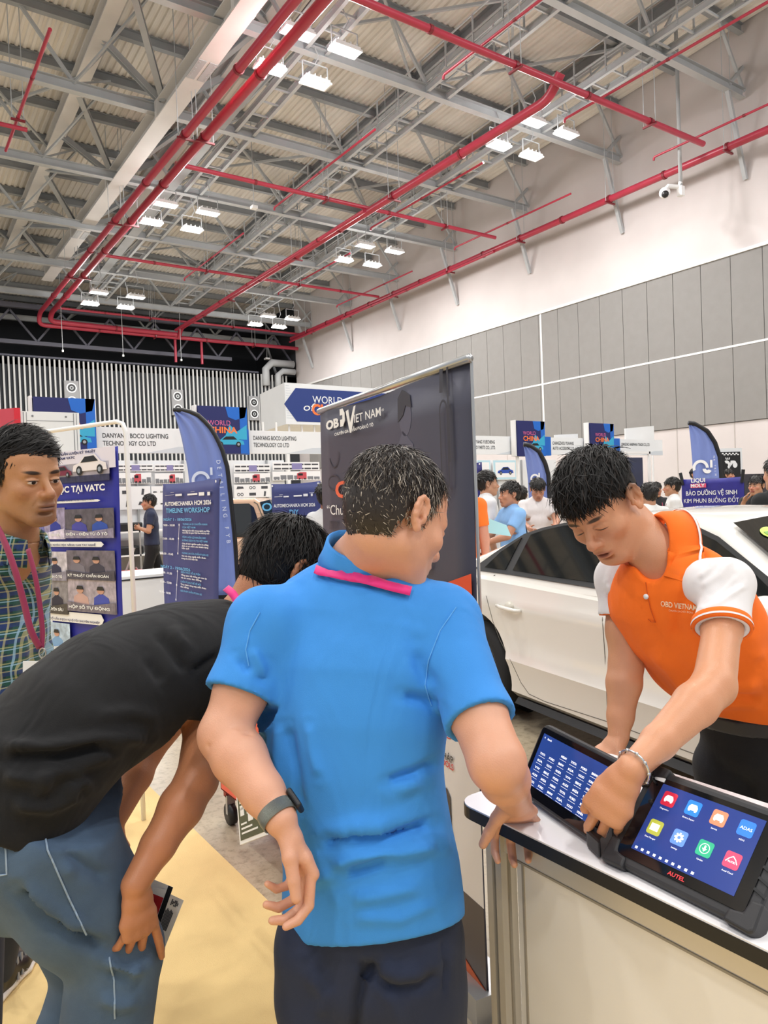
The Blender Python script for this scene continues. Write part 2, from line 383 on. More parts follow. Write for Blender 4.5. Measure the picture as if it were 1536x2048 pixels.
# ------------------------------------------------------------------ lamps
m_lamp = mat('lamp_glow', '#ffffff', .3, emit=14.0)
def make_lamp(x, y, z, lab, on=True, seen=True):
    t = thing('high_bay_lamp', (x, y, z), lab, 'lamp', 'high bay lamps under the roof')
    m = MB(); m.box((x-.42, y-.2, z+.06), (x+.42, y+.2, z+.14)); m.box((x-.46, y-.23, z), (x+.46, y+.23, z+.06))
    for a in (-.3, -.1, .1, .3): m.box((x+a-.015, y-.18, z+.14), (x+a+.015, y+.18, z+.22))
    m.build('housing', m_white, t)
    m = MB(); m.box((x-.40, y-.18, z-.012), (x+.40, y+.18, z-.001)); m.build('diffuser', m_lamp if on else mat('lamp_soft', '#fdfdfd', .3, emit=1.6), t)
    m = MB()
    for s in (-1, 1): m.bar((x+s*.44, y, z+.1), (x+s*.44, y, z+.62), .03, .03, (0, 1, 0))
    m.bar((x-.44, y, z+.62), (x+.44, y, z+.62), .03, .03); m.tube([(x, y, z+.62), (x+.15, y, z+.9), (x, y+.05, zlow(y)+.1)], .018, 6); m.build('bracket', m_steel, t)
    if on:
        ld = bpy.data.lights.new('lamp_light', 'AREA'); ld.shape = 'RECTANGLE'; ld.size = .8; ld.size_y = .36; ld.energy = LAMP_W; ld.color = (1, .985, .96)
        lo = bpy.data.objects.new('lamp_light', ld); COL.objects.link(lo); lo.parent = t; lo.location = (0, 0, -.03)
        ld = bpy.data.lights.new('lamp_spill', 'POINT'); ld.shadow_soft_size = .3; ld.energy = LAMP_W*.45; ld.color = (1, .985, .96)
        lo = bpy.data.objects.new('lamp_spill', ld); COL.objects.link(lo); lo.parent = t; lo.location = (0, 0, -.25)
    return t
zl = lambda y: 14.55-.065*(y-18)
CL = [((10.3, 11.85), (18.2, 19.95), 'nearest left group'), ((19.7, 21.4), (18.3, 20.05), 'nearest right group'),
      ((10.35, 12.15), (29.7, 31.6), 'middle left group'), ((20.2, 21.95), (29.9, 31.9), 'middle right group'),
      ((10.45, 12.4), (41.0, 43.0), 'farthest left group'), ((20.6, 22.3), (41.5, 43.4), 'farthest right group')]
for xs, yy, nm in CL:
    for i, x in enumerate(xs):
        for j, y in enumerate(yy):
            dim = (i == 1 and j == 1)
            make_lamp(x, y, zl(y), f'{"dim" if dim else "bright"} white high bay lamp, {nm}, {["left", "right"][i]} {["front", "back"][j]} one', on=not dim)
# the same lamps go on over the part of the hall behind and beside the camera
for x in (-9, 0.8, 11, 20.8):
    for y in (-6, 6.5):
        for dx, dy in ((0, 0), (1.7, 1.9)): make_lamp(x+dx, y+dy, 15.2, 'bright white high bay lamp over the near part of the hall')
for y in (19, 31, 42):
    for dx, dy in ((0, 0), (1.7, 1.9)): make_lamp(-8+dx, y+dy, zl(y), 'bright white high bay lamp beyond the big pale girder')
# small ceiling things: detectors on rods, pole camera
def rodthing(x, y, z0, z1, lab, r=.12):
    t = thing('hanging_detector', (x, y, z0), lab, 'detector', 'small white devices on rods')
    m = MB(); m.tube([(x, y, z0), (x, y, z1)], .018, 6); m.build('rod', m_steel, t)
    m = MB(); m.box((x-r, y-r, z0-.12), (x+r, y+r, z0)); m.build('sensor', m_white, t)
p = at(508, 412, Z=13.9); rodthing(p[0], p[1], 13.9, zroof(p[1])+.16, 'small white box hanging on a long rod below the third cross beam')
p = at(534, 716, Z=12.4); rodthing(p[0], p[1], 12.4, zroof(p[1])+.16, 'small white device on a rod near the corner of the slatted wall', .17)
for u, v, lab in ((125, 690, 'far left'), (246, 700, 'middle'), (362, 705, 'right')):
    p = at(u, v, Y=47.5); rodthing(p[0], 47.5, 11.2, zroof(47.5)+.16, f'thin white drop rod before the slatted wall, {lab} one', .05)
t = thing('security_camera', (25, 16.1, 12.4), 'white dome camera on a long grey drop pole before the right wall', 'camera')
m = MB(); m.tube([(25, 16.1, 12.55), (25, 16.1, zroof(16.1)+.16)], .07, 10); m.build('pole', m_steel, t, True)
m = MB(); m.tube([(25, 16.1, 12.75), (24.95, 16.15, 12.6), (24.6, 16.35, 12.62), (24.5, 16.4, 12.5)], .08, 8); m.box((24.9, 16, 12.25), (25.1, 16.2, 12.6)); m.build('arm', m_white, t)
m = MB(); m.ball((24.48, 16.42, 12.38), .2); m.build('dome', m_white, t, True)
m = MB(); m.ball((24.36, 16.32, 12.27), .13); m.build('lens', m_black, t, True)
# ------------------------------------------------------------------ back wall: vertical slats, dark recess above
m = MB(); m.box((-25, YB, 0), (XW, YB+.3, 11.0)); struct(m.build('wall_back', m_dark))
m = MB(); x = 0.5
while x < 26.3: m.box((x, YB-.12, 0), (x+.10, YB, 11.05)); x += .29
tag(m.build('slat_cladding', m_slat, loc=(13, YB, 0)), 'wall cladding of narrow vertical pale slats over black, at the end of the hall', 'wall cladding')
m = MB(); m.box((-25, 57.0, 9), (XW+.3, 57.2, 20)); m.box((XW, YB, 9), (XW+.3, 57.2, 20)); struct(m.build('trim_2', m_dark))
m = MB(); m.box((-25, YB, 10.6), (XW, 57.0, 11.0)); struct(m.build('trim_3', m_dark))
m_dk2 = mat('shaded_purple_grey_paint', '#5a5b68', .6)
t = thing('recess_steelwork', (10, 51, 12), 'dark truss and ledges in the gap above the slatted wall', 'steel truss')
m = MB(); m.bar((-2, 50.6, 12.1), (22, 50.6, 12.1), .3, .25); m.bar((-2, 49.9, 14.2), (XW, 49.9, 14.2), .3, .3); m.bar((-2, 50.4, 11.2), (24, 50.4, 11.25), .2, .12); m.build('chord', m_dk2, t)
m = MB()
for i in range(-1, 9): m.bar((i*3, 50.6, 12.2), (i*3+1.5, 50.6, 14.1), .12, .12, (0, 1, 0)); m.bar((i*3+3, 50.6, 12.2), (i*3+1.5, 50.6, 14.1), .12, .12, (0, 1, 0))
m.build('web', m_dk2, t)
t = thing('air_duct', (25.4, 49.6, 11), 'bent grey air ducts in the corner above the slatted wall', 'duct')
m = MB(); m.tube([(24.3, 49.7, 10.2), (24.3, 49.7, 11.4), (24.8, 49.7, 11.9), (26.6, 49.7, 11.9)], .28, 12); m.tube([(25.2, 49.5, 10.0), (25.2, 49.5, 11.0), (25.6, 49.5, 11.3), (26.6, 49.5, 11.3)], .22, 12); m.build('duct_run', m_steel, t, True)
for i, (x0, x1) in enumerate(((10.3, 11.17), (17.17, 17.98), (22.86, 23.65))):
    zt = 9.75-.03*(x0-10)*1.0
    t = thing('wall_speaker', ((x0+x1)/2, YB-.2, zt-1.6), ['grey speaker panel with two round drivers on the slatted wall, leftmost one', 'grey speaker panel with two round drivers on the slatted wall, middle one', 'grey speaker panel with two round drivers on the slatted wall, rightmost one'][i], 'speaker', 'wall speakers')
    m = MB(); m.box((x0, YB-.3, zt-1.75), (x1, YB-.1, zt)); m.build('cabinet', mat('speaker_grey', '#8f9092', .6), t)
    F = Face(((x0+x1)/2, YB-.31, zt), (1, 0, 0), (0, 0, 1))
    for j in range(2):
        m = MB(); F.ring(m, (0, -.45-.85*j), .24, .31); m.build('driver_ring', m_white, t)
        m = MB(); F.disc(m, (0, -.45-.85*j), .23, .0005); m.build('driver_cone', m_black, t)
        m = MB(); F.ring(m, (0, -.45-.85*j), .06, .12, .003); m.build('driver_cap', m_steel, t)
# ================================================================== BOOTHS AND SIGNS
m_navy = mat('deep_navy_print', '#1b2260', 0.5)
m_navy2 = mat('banner_blue_print', '#38417c', 0.55, noise=.04, nscale=1.5)
m_blue = mat('bright_blue_print', '#1566c8', 0.5)
m_cyan = mat('cyan_print', '#35a8cf', 0.5)
m_ltblue = mat('pale_blue_print', '#6fc0f0', 0.5)
m_orange_p = mat('orange_print', '#ee7a3c', 0.5)
m_pink_p = mat('pink_print', '#d86a9c', 0.5)
m_txt = mat('dark_lettering', '#3a3d42', 0.6)
m_wht = mat('white_print', '#f4f5f7', 0.5)
m_board = mat('white_board', '#e9ecef', 0.45, noise=.02, nscale=2)
m_board2 = mat('pale_grey_board', '#cfd6de', 0.5)
m_alu = mat('aluminium', '#b9bbbd', 0.3, metal=.8)
m_redp = mat('red_print', '#d2353c', 0.5)
ZV = (0, 0, 1)
def fascia(x0, x1, y, lab, lines, tx, group='booth name boards', strip=None, txth=.115):
    t = thing('booth_name_board', ((x0+x1)/2, y, 2.5), lab, 'sign board', group)
    m = MB(); m.box((x0, y, 2.49), (x1, y+.06, 2.945)); m.build('board', m_board, t)
    F = Face((x0, y, 2.49), (1, 0, 0), ZV); w = x1-x0
    m = MB(); F.poly(m, [(w*.45, .0), (w*.6, .05), (w*.8, .12), (w, .13), (w, 0)], .002); m.build('wave_stripe', m_board2, t)
    m = MB()
    for i, (s, ww) in enumerate(lines): F.text(m, s, tx, .27-i*.135, txth*.72, ww, h=.004, bold=.012)
    m.build('lettering', m_txt, t)
    if strip: m = MB(); m.box((x0-strip, y-.02, 2.47), (x0, y+.06, 2.96)); m.build('blue_strip', m_blue, t)
    return t
YF = 13.4
s = YF/13.0
fascia(3.17*s, 4.93*s, YF, 'long white board reading DANYANG BOCO LIGHTING TECHNOLOGY CO LTD, left of the tall sail flag', [('DANYANG BOCO LIGHTING', 1.16), ('TECHNOLOGY CO LTD', .93)], .1)
fascia(5.94*s, 7.65*s, YF, 'white board reading DANYANG BOCO LIGHTING, right of the tall sail flag', [('DANYANG BOCO LIGHTING', .95), ('TECHNOLOGY CO LTD', .78)], .1, strip=.16)
a = Face((0, YF, 0), (1, 0, 0), ZV)
xa = lambda u, v=895: at(u, v, Y=YF)[0]
fascia(xa(937), xa(1053), YF, 'white board reading DANYANG YUECHENG AUTO PARTS, right of the dark roll-up banner', [('DANYANG YUECHENG', .78), ('AUTO PARTS CO., LTD.', .8)], .08, strip=.18)
fascia(xa(1101), xa(1200), YF, 'white board reading CHANGZHOU YUHANG AUTO ACCESSORY', [('CHANGZHOU YUHANG', .82), ('AUTO ACCESSORY CO., LTD.', 1.05)], .08, strip=.24)
fascia(xa(1239), xa(1325), YF, 'white board reading QINGDAO ANEPHAN TRADE, the right end of the row', [('QINGDAO ANEPHAN TRADE CO.,LTD', 1.3)], .08, strip=.2)
def cartoon_car(F, mk, x, y, w, col, mg=None):
    """small printed picture of a car, wheels at y"""
    m = MB(); F.poly(m, [(x, y+.05*w), (x+.03*w, y+.16*w), (x+.2*w, y+.2*w), (x+.36*w, y+.33*w), (x+.66*w, y+.34*w), (x+.82*w, y+.21*w), (x+.97*w, y+.17*w), (x+w, y+.05*w)], .003); mk.append((m, col))
    m = MB(); F.poly(m, [(x+.25*w, y+.2*w), (x+.38*w, y+.3*w), (x+.64*w, y+.31*w), (x+.76*w, y+.21*w)], .0045)
    for c in (.2, .8): F.disc(m, (x+c*w, y+.06*w), .085*w, .0045, 12)
    mk.append((m, m_black))
    m = MB()
    for c in (.2, .8): F.disc(m, (x+c*w, y+.06*w), .045*w, .006, 10)
    mk.append((m, m_alu))
def tower(u0, u1, vt, vb, lab, letters=True, lead=''):
    x0 = at(u0, vt, Y=YF-.25)[0]; x1 = at(u1, vt, Y=YF-.25)[0]; z1 = at(u0, vt, Y=YF-.25)[2]; z0 = at(u0, vb, Y=YF-.25)[2]; w = x1-x0; hh = z1-z0
    t = thing('blue_sign_panel', ((x0+x1)/2, YF-.25, z0), lab, 'sign panel', 'blue car picture panels')
    m = MB(); m.box((x0, YF-.25, z0), (x1, YF-.03, z1)); m.build('panel', m_navy, t)
    F = Face((x0, YF-.25, z0), (1, 0, 0), ZV)
    m = MB(); F.rect(m, w*.84, 0, w, hh, 0, .003); F.poly(m, [(w*.55, hh), (w*.6, hh*.78), (w*.75, hh*.72), (w*.95, hh*.78), (w*1.0, hh)], .002); m.build('blue_field', m_blue, t)
    m = MB(); F.poly(m, [(w*.45, hh*.32), (w*.7, hh*.42), (w*.98, hh*.62), (w*.98, hh*.3)], .004); F.poly(m, [(w*.52, hh*.36), (w*.62, hh*.62), (w*.8, hh*.45)], .005); m.build('cyan_shape', m_cyan, t)
    mk = []; cartoon_car(F, mk, w*.3, hh*.16, w*.62, m_cyan)
    for mm, c in mk: mm.build('car_picture', c, t)
    if letters:
        m = MB(); F.text(m, 'WORLD', w*.18, hh*.6, hh*.11, w*.46, h=.006); m.build('lettering', m_pink_p, t)
        m = MB(); F.text(m, 'CHINA', w*.18, hh*.44, hh*.13, w*.6, h=.007, bold=.03); m.build('lettering', m_orange_p, t)
    m = MB(); m.box((x0-.05, YF-.2, z0), (x0-.01, YF-.05, z1+.02)); m.build('side_profile', m_white, t)
    m = MB(); m.box((x0+.02, YF-.18, 0), (x0+.08, YF-.12, z0)); m.build('post', m_white, t); return t
tower(66, 189, 793, 905, 'dark blue WORLD CHINA car picture panel, leftmost, half hidden by the white panel')
tower(396, 493, 811, 907, 'dark blue WORLD CHINA car picture panel beside the top of the tall sail flag')
tower(1035, 1089, 841, 912, 'dark blue WORLD CHINA car picture panel behind the small sail flag')
tower(1181, 1227, 846, 912, 'dark blue WORLD CHINA car picture panel above the orange shirted man')
for u0, u1, v0, v1, lab in ((1249, 1305, 852, 880, 'blank white sign panel standing above the right name board'), (1108, 1153, 868, 880, 'low white slanted panel top above the CHANGZHOU board')):
    p = at(u0, v1, Y=YF+.8); q = at(u1, v0, Y=YF+.8); m = MB(); F = Face(p, (1, 0, 0), ZV)
    F.poly(m, [(0, 0), (q[0]-p[0], 0), (q[0]-p[0], q[2]-p[2]), (0, (q[2]-p[2])*.75)], 0, .05); m.box((q[0]-.06, YF+.78, 0), (q[0]-.02, YF+.82, p[2]+.02)); tag(m.build('white_sign_panel', m_board, loc=p), lab, 'sign panel')
# WORLD of CHINA box on its white lattice
p0 = at(569, 765, Y=16.5); p1 = at(760, 786, Y=16.5); z0 = at(569, 848, Y=16.5)[2]; z1 = p0[2]
t = thing('hanging_sign_box', (p0[0], 16.5, z0), 'big white box sign with a blue arrow reading WORLD of CHINA, on white posts', 'sign')
pl = at(516, 776, Y=18.5); w = p1[0]-p0[0]+1.2
m = MB(); m.prism([(p0[0], 16.5, z0), (p0[0]+w, 16.5, z0), (p0[0]+w, 18.5, z0), (pl[0]+.05, 18.5, z0)], (0, 0, z1-z0)); m.build('box', m_board, t)
F = Face((p0[0], 16.5, z0), (1, 0, 0), ZV); H = z1-z0
m = MB(); ax, ay = F.px(568, 808); b0 = F.px(592, 776)[1]; b1 = F.px(592, 843)[1]; bx = F.px(592, 800)[0]
F.poly(m, [(ax, ay), (bx, b1), (w, b1), (w, b0), (bx, b0)], .004); m.build('blue_arrow', mat('sign_navy', '#233a80', .5), t)
m = MB(); c = F.px(625, 806); d = F.px(685, 803); F.text(m, 'WORLD', c[0], c[1], (F.px(625, 791)[1]-c[1]), d[0]-c[0], h=.008)
c = F.px(606, 821); F.text(m, 'of', c[0], c[1], .2, .32, h=.008, ital=.25); m.build('lettering', m_wht, t)
m = MB(); c = F.px(624, 829); F.text(m, 'CHINA', c[0], c[1], (F.px(625, 808)[1]-c[1]), 1.15, h=.01, bold=.04); m.build('lettering', m_orange_p, t)
m = MB()
for i in range(14): F.line(m, [(0.02, H*.15+i*H*.06), (.38-.02*i, H*.15+i*H*.06)], .012, .004)
m.build('fine_lines', m_board2, t)
m = MB()
for i in range(9): m.box((p0[0]-.6+i*.36, 16.6, 2.95), (p0[0]-.56+i*.36, 16.64, z0+.05))
m.box((p0[0]-.6, 16.6, 2.93), (p0[0]+w, 16.66, 2.99)); m.box((p0[0]+.1, 16.7, 0), (p0[0]+.16, 16.76, 3)); m.box((p0[0]+w-.3, 16.7, 0), (p0[0]+w-.24, 16.76, 3)); m.build('lattice', m_white, t)
# booth shells
def booth(x0, x1, lab):
    t = thing('booth_shell', ((x0+x1)/2, YF+1.5, 0), lab, 'booth', 'white booth shells')
    m = MB(); m.box((x0, YF+2.2, 0), (x1, YF+2.26, 2.5)); m.build('back_panel', m_board, t)
    m = MB()
    for i in range(int((x1-x0)/.99)+1): m.box((x0+i*.99-.02, YF+2.16, 0), (x0+i*.99+.02, YF+2.2, 2.5))
    m.build('profile', m_alu, t)
    m = MB(); m.box((x0-.03, YF, 0), (x0+.03, YF+.06, 2.5)); m.box((x1-.03, YF, 0), (x1+.03, YF+.06, 2.5)); m.build('post', m_white, t)
    return t
booth(1.6, 8.0, 'white booth shell behind the lamp maker name boards, its wall covered with pictures')
booth(xa(937), xa(1230), 'white booth shell right of the dark roll-up banner')
# product shots on the booth walls: printed strips of head lamps, trucks, catalogue pictures
YW = YF+2.14
m_lamp_p = mat('photo_grey', '#7d8086', .5); m_lamp_d = mat('photo_dark', '#4b4c52', .5); m_redtruck = mat('photo_red', '#c8505a', .5)
F = Face((0, YW, 0), (1, 0, 0), ZV)
def poster(u0, v0, u1, v1, lab, kind):
    a0, b0 = F.px(u0, v1); a1, b1 = F.px(u1, v0); w = a1-a0; h = b1-b0
    t = thing('product_poster', F.P((a0+a1)/2, b0), lab, 'poster', 'printed product posters'); m = MB(); F.rect(m, a0, b0, a1, b1, 0, .012); m.build('sheet', m_wht, t)
    G = Face(F.P(a0, b0, .013), F.x, F.y)
    if kind == 'bars':
        m = MB()
        for i in range(6):
            x = w*(.03+i*.16); G.rect(m, x, h*.12, x+w*.14, h*.3, 0, .002); G.rect(m, x, h*.62, x+w*.14, h*.8, 0, .002)
        m.build('lamp_picture', m_lamp_d, t); m = MB(); G.rect(m, w*.4, h*.1, w*.62, h*.85, 0, .003); m.build('lamp_picture', mat('photo_violet', '#8c86b8', .5), t)
    elif kind == 'trucks':
        m = MB(); r = random.Random(u0)
        for i in range(7):
            x = w*(.02+i*.14); G.rect(m, x, h*.1, x+w*.12, h*(.35+r.random()*.25), 0, .002); G.disc(m, (x+w*.03, h*.12), h*.09, .004, 8); G.disc(m, (x+w*.1, h*.12), h*.09, .004, 8)
        m.build('truck_picture', m_lamp_p, t)
        m = MB(); G.poly(m, [(w*.5, h*.12), (w*.5, h*.75), (w*.56, h*.88), (w*.7, h*.88), (w*.7, h*.12)], .005); m.build('truck_picture', m_redtruck, t)
        m = MB(); G.rect(m, w*.52, h*.5, w*.62, h*.75, .006, .008); G.disc(m, (w*.55, h*.14), h*.1, .008, 8); G.disc(m, (w*.66, h*.14), h*.1, .008, 8); m.build('truck_picture', m_black, t)
    elif kind == 'lamps':
        m = MB(); nx = max(2, int(w/.28)); ny = max(2, int(h/.22))
        for i in range(nx):
            for j in range(ny):
                cx, cy = w*(i+.5)/nx, h*(j+.5)/ny; k = (i*3+j*5+u0) % 4; q = w/nx*.3
                if k == 0: G.ring(m, (cx-q*.45, cy), q*.25, q*.42, .002, 10); G.ring(m, (cx+q*.45, cy), q*.25, q*.42, .002, 10)
                elif k == 1: G.poly(m, [(cx-q, cy-q*.3), (cx-q*.7, cy+q*.4), (cx+q*.8, cy+q*.3), (cx+q, cy-q*.2)], .002)
                elif k == 2: G.poly(m, [(cx-q*.3, cy-q*.6), (cx-q*.1, cy+q*.7), (cx+q*.4, cy+q*.6), (cx+q*.2, cy-q*.6)], .002)
                else: G.rect(m, cx-q*.9, cy-q*.35, cx+q*.9, cy+q*.35, 0, .002)
        m.build('lamp_picture', m_lamp_d, t)
    elif kind == 'car':
        m = MB(); G.rect(m, w*.02, h*.02, w*.98, h*.98, 0, .001); m.build('tint', mat('photo_pale_cyan', '#bfe3f0', .5), t); m = MB(); G.rect(m, w*.1, h*.12, w*.9, h*.88, .001, .002); m.build('tint', m_wht, t)
        mk = []; cartoon_car(G, mk, w*.18, h*.28, w*.64, mat('photo_carblue', '#2d4fae', .5))
        for mm, c in mk: mm.build('car_picture', c, t)
    return t
for (u0, v0, u1, v1, lab, k) in ((233, 928, 306, 943, 'strip of light bar pictures, upper left of the booth wall', 'bars'), (309, 928, 368, 943, 'strip of light bar pictures beside the tall sail flag', 'bars'),
    (233, 945, 302, 968, 'poster strip with a red truck, left of the workshop timeline banner', 'trucks'), (310, 946, 366, 968, 'poster strip of grey trucks behind the sail flag', 'trucks'),
    (238, 972, 300, 1020, 'catalogue poster of black lamps beside the walking man', 'lamps'), (304, 972, 330, 1020, 'narrow catalogue poster of lamps behind the walking man', 'lamps'),
    (468, 928, 540, 945, 'strip of light bar pictures over the beige pickup', 'bars'), (545, 924, 638, 941, 'strip of light bar pictures left of the dark roll-up banner', 'bars'),
    (468, 946, 540, 966, 'poster strip with a pink truck above the pickup', 'trucks'), (545, 942, 640, 961, 'poster strip of trucks above the DIY banner', 'trucks'), (468, 968, 540, 996, 'catalogue poster of lamps above the pickup roof', 'lamps'),
    (986, 920, 1034, 960, 'framed pale poster with a blue car', 'car'), (955, 920, 980, 958, 'pale poster with part of a blue car', 'car')):
    poster(u0, v0, u1, v1, lab, k)
# folding chair, shelf and plinths in the left booth
p = at(262, 1062, Y=YF+1.7); t = thing('display_shelf', (p[0], YF+1.7, 0), 'white shelf carrying dark lamps behind the walking man', 'shelf')
m = MB(); m.box((p[0]-.9, YF+1.5, p[2]-.03), (p[0]+1.2, YF+2.1, p[2])); m.box((p[0]-.9, YF+1.5, p[2]-.5), (p[0]+1.2, YF+2.1, p[2]-.47)); m.build('board', m_white, t)
m = MB(); [m.box((p[0]+dx, YF+1.5, 0), (p[0]+dx+.03, YF+2.1, p[2])) for dx in (-.9, .1, 1.17)]; m.build('upright', m_alu, t)
for dx, dz, lab in ((-.15, 0, 'dark head lamp lying on the upper booth shelf'), (-.15, -.47, 'long dark lamp on the lower booth shelf')):
    m = MB(); m.box((p[0]+dx-.25, YF+1.55, p[2]+dz), (p[0]+dx+.35, YF+1.8, p[2]+dz+.17)); o = m.build('head_lamp', m_black, loc=(p[0]+dx, YF+1.7, p[2]+dz)); bevel(o, .03); tag(o, lab, 'head lamp')
t = thing('folding_chair', (at(265, 1100, Y=YF-.8)[0], YF-.8, 0), 'folding chair with thin grey frame and red seat by the walking man', 'chair'); cx = t.location.x
m = MB()
for dx in (-.2, .2): m.tube([(cx+dx-.18, YF-.8+dx, 0), (cx+dx+.18, YF-.8+dx, .85)], .015, 6); m.tube([(cx+dx+.2, YF-.8+dx, 0), (cx+dx-.1, YF-.8+dx, .5)], .015, 6)
m.build('frame', m_alu, t); m = MB(); m.box((cx-.2, YF-1.0, .43), (cx+.2, YF-.6, .46)); m.build('seat', m_redp, t)
for i, (u, v, D, ww, dd, hh, lab) in enumerate(((262, 1150, 8.6, 1.6, .8, .75, 'low white display plinth with a dark top edge, behind the course banner'), (300, 1190, 6.8, 1.9, .5, .5, 'second low white plinth, nearer one behind the timeline banner'))):
    p = at(u, v, D=D); t = thing('display_plinth', (p[0], p[1], 0), lab, 'plinth', 'white plinths')
    m = MB(); m.box((p[0]-ww/2, p[1]-dd/2, 0), (p[0]+ww/2, p[1]+dd/2, hh-.03)); m.build('body', m_white, t)
    m = MB(); m.box((p[0]-ww/2-.01, p[1]-dd/2-.01, hh-.045), (p[0]+ww/2+.01, p[1]+dd/2+.01, hh-.03)); m.build('edge', m_black, t); m = MB(); m.box((p[0]-ww/2, p[1]-dd/2, hh-.03), (p[0]+ww/2, p[1]+dd/2, hh)); m.build('top', m_white, t)
# red and white block at far left
pa = at(36, 822, Z=2.75); 
t = thing('red_booth_corner', (pa[0], pa[1], 0), 'red booth wall with white logo beside a tall white panel, far left', 'booth wall')
F = Face(at(40, 822, Z=2.6), (1, -.02, 0), ZV); e = F.px(158, 828); zt = F.o[2]
m = MB(); F.rect(m, 0, -zt, e[0], 0, -.05, 0); m.build('white_panel', m_board, t)
m = MB()
for xx in (.03, e[0]-.06): F.line(m, [(xx, -2.5), (xx, -.01)], .008, .002); F.line(m, [(xx+.03, -2.5), (xx+.03, -.01)], .006, .002)
F.line(m, [(.06, -.10), (e[0]-.06, -.10)], .006, .002); F.disc(m, (.12, -.05), .012, .002, 10); F.disc(m, (e[0]-.14, -.05), .012, .002, 10); m.build('seam', m_lamp_p, t)
m = MB(); F.rect(m, -.06, -zt, 0, 0.03, -.06, .02); m.build('red_edge', mat('red_board', '#d02437', .5), t)
q = F.P(-.06, 0, 0); m = MB(); m.prism([q+(0, 0, 0.03), q-(0, 0, zt), q+np.array([-2.6, 2.9, -zt]), q+np.array([-2.6, 2.9, .03])], (0.03, 0.03, 0)); m.build('red_wall', mat('rose_board', '#c2475a', .5), t)
G = Face(q-np.array([0, 0, .28]), (2.6, -2.9, 0), ZV); m = MB(); G.ring(m, (-.26, 0), .03, .07, .006, 16); G.line(m, [(-.2, .15), (-.24, -.1)], .02, .006); m.build('logo', m_wht, t)
# ------------------------------------------------------------------ cloth banners on stands
def banner(tl, tr, zt, zb, name, lab, cat, m_bg, stand=True, shear=0.0):
    A = at(*tl, Z=zt); B = at(*tr, Z=zt); F = Face(A, (B-A)*np.array([1, 1, 0]), ZV, shear); w = float(np.linalg.norm(B-A))
    t = thing(name, (A+B)/2*np.array([1, 1, 0]), lab, cat); m = MB(); n = 10; G = []
    for i in range(n+1):
        a = w*i/n; G.append([F.P(a, (zb-zt)*j/14 - .012*math.sin(math.pi*i/n)*(j == 0), .008*math.sin(a*9+j*.3)) for j in range(15)])
    m.grid(G); o = m.build('cloth', m_bg, t, True); md = o.modifiers.new('th', 'SOLIDIFY'); md.thickness = .003; md.offset = 0
    if stand:
        m = MB()
        for a, b in ((.02, .0), (w-.02, .0)): m.tube([F.P(a, b-.01, -.02), F.P(w/2, (zb-zt)*.55, -.12), F.P(w-a, zb-zt, -.02)], .01, 6)
        m.tube([F.P(w/2, (zb-zt)*.55, -.12), F.P(w/2, -zt, -.5)], .012, 6); m.build('stand', m_black, t)
        m = MB()
        for a in (.025, w-.025): F.disc(m, (a, -.025), .012, .012, 10)
        m.build('eyelet', m_wht, t)
    return t, F, w
def ptext(F, mb, s, u, v, u2, hpx, bold=.0, h=.012, ital=0):
    a, b = F.px(u, v); a2, b2 = F.px(u, v-hpx); F.text(mb, s, a, b, b2-b, F.px(u2, v)[0]-a if u2 else None, bold=bold, h=h, ital=ital)
t, F, w = banner((326, 968), (437, 956), 1.72, .25, 'workshop_banner', 'tall dark blue banner reading TIMELINE WORKSHOP on a black X stand', 'banner', m_navy2, True, .085)
Zx = lambda x: 300+x/7.878
Zy = lambda y: 940+y/7.878
def zt(mb, s, x0, x1, y, hh=None, bold=.01): ptext(F, mb, s, Zx(x0), Zy(y), Zx(x1), (hh or 30)/7.878, bold, .012)
def zr(mb, x0, y0, x1, y1): a0, b0 = F.px(Zx(x0), Zy(y1)); a1, b1 = F.px(Zx(x1), Zy(y0)); F.rect(mb, a0, b0, a1, b1, .010, .0125)
m = MB(); zt(m, 'AUTOMECHANIKA HCM 2026', 248, 985, 568, 62, .03)
for q in ((255, 388, 400, 402), (345, 350, 395, 358), (420, 372, 520, 412), (610, 362, 765, 400), (660, 336, 720, 344), (790, 345, 875, 405), (925, 340, 965, 400), (905, 322, 1000, 330)): zr(m, *q)
for s_, y, x0 in (('9:00 - 10:30', 882, 232), ('13:30 - 15:30', 1092, 220), ('15:30 - 15:45', 1325, 206), ('10:00 - 11:30', 1618, 188), ('13:30 - 15:00', 1762, 180), ('15:30 - 16:00', 1920, 168)): zt(m, s_, x0, x0+178, y, 30, .03)
for s_, x0, x1, y in (('Những bước tiến trong ngành xe điện', 530, 962, 962), ('và cơ hội cho gara Việt Nam thời kỳ mới', 530, 955, 996), ('Chia sẻ kinh nghiệm quản lý xưởng', 524, 942, 1166), ('dịch vụ và chăm sóc khách hàng', 522, 940, 1204), ('hiệu quả', 522, 636, 1240), ('Vai trò công nghệ chẩn đoán', 518, 900, 1360), ('trong sửa chữa hiện đại', 515, 770, 1398), ('Tổng quan hệ thống pin cao áp', 508, 915, 1660), ('và an toàn lao động', 506, 830, 1700), ('Thực hành cùng máy chẩn đoán', 502, 905, 1805), ('đa năng', 500, 630, 1842)): zt(m, s_, x0, x1, y, 23, .03)
for (x0, y0), (x1, y1) in (((480, 862), (460, 1312)), ((453, 1592), (430, 2040))):
    a = F.px(Zx(x0), Zy(y0)); b = F.px(Zx(x1), Zy(y1)); F.line(m, [a, b], .007, .012)
    for k in (0, .48, 1): F.disc(m, (a[0]+(b[0]-a[0])*k, a[1]+(b[1]-a[1])*k), .011, .0125, 10)
m.build('lettering', m_wht, t)
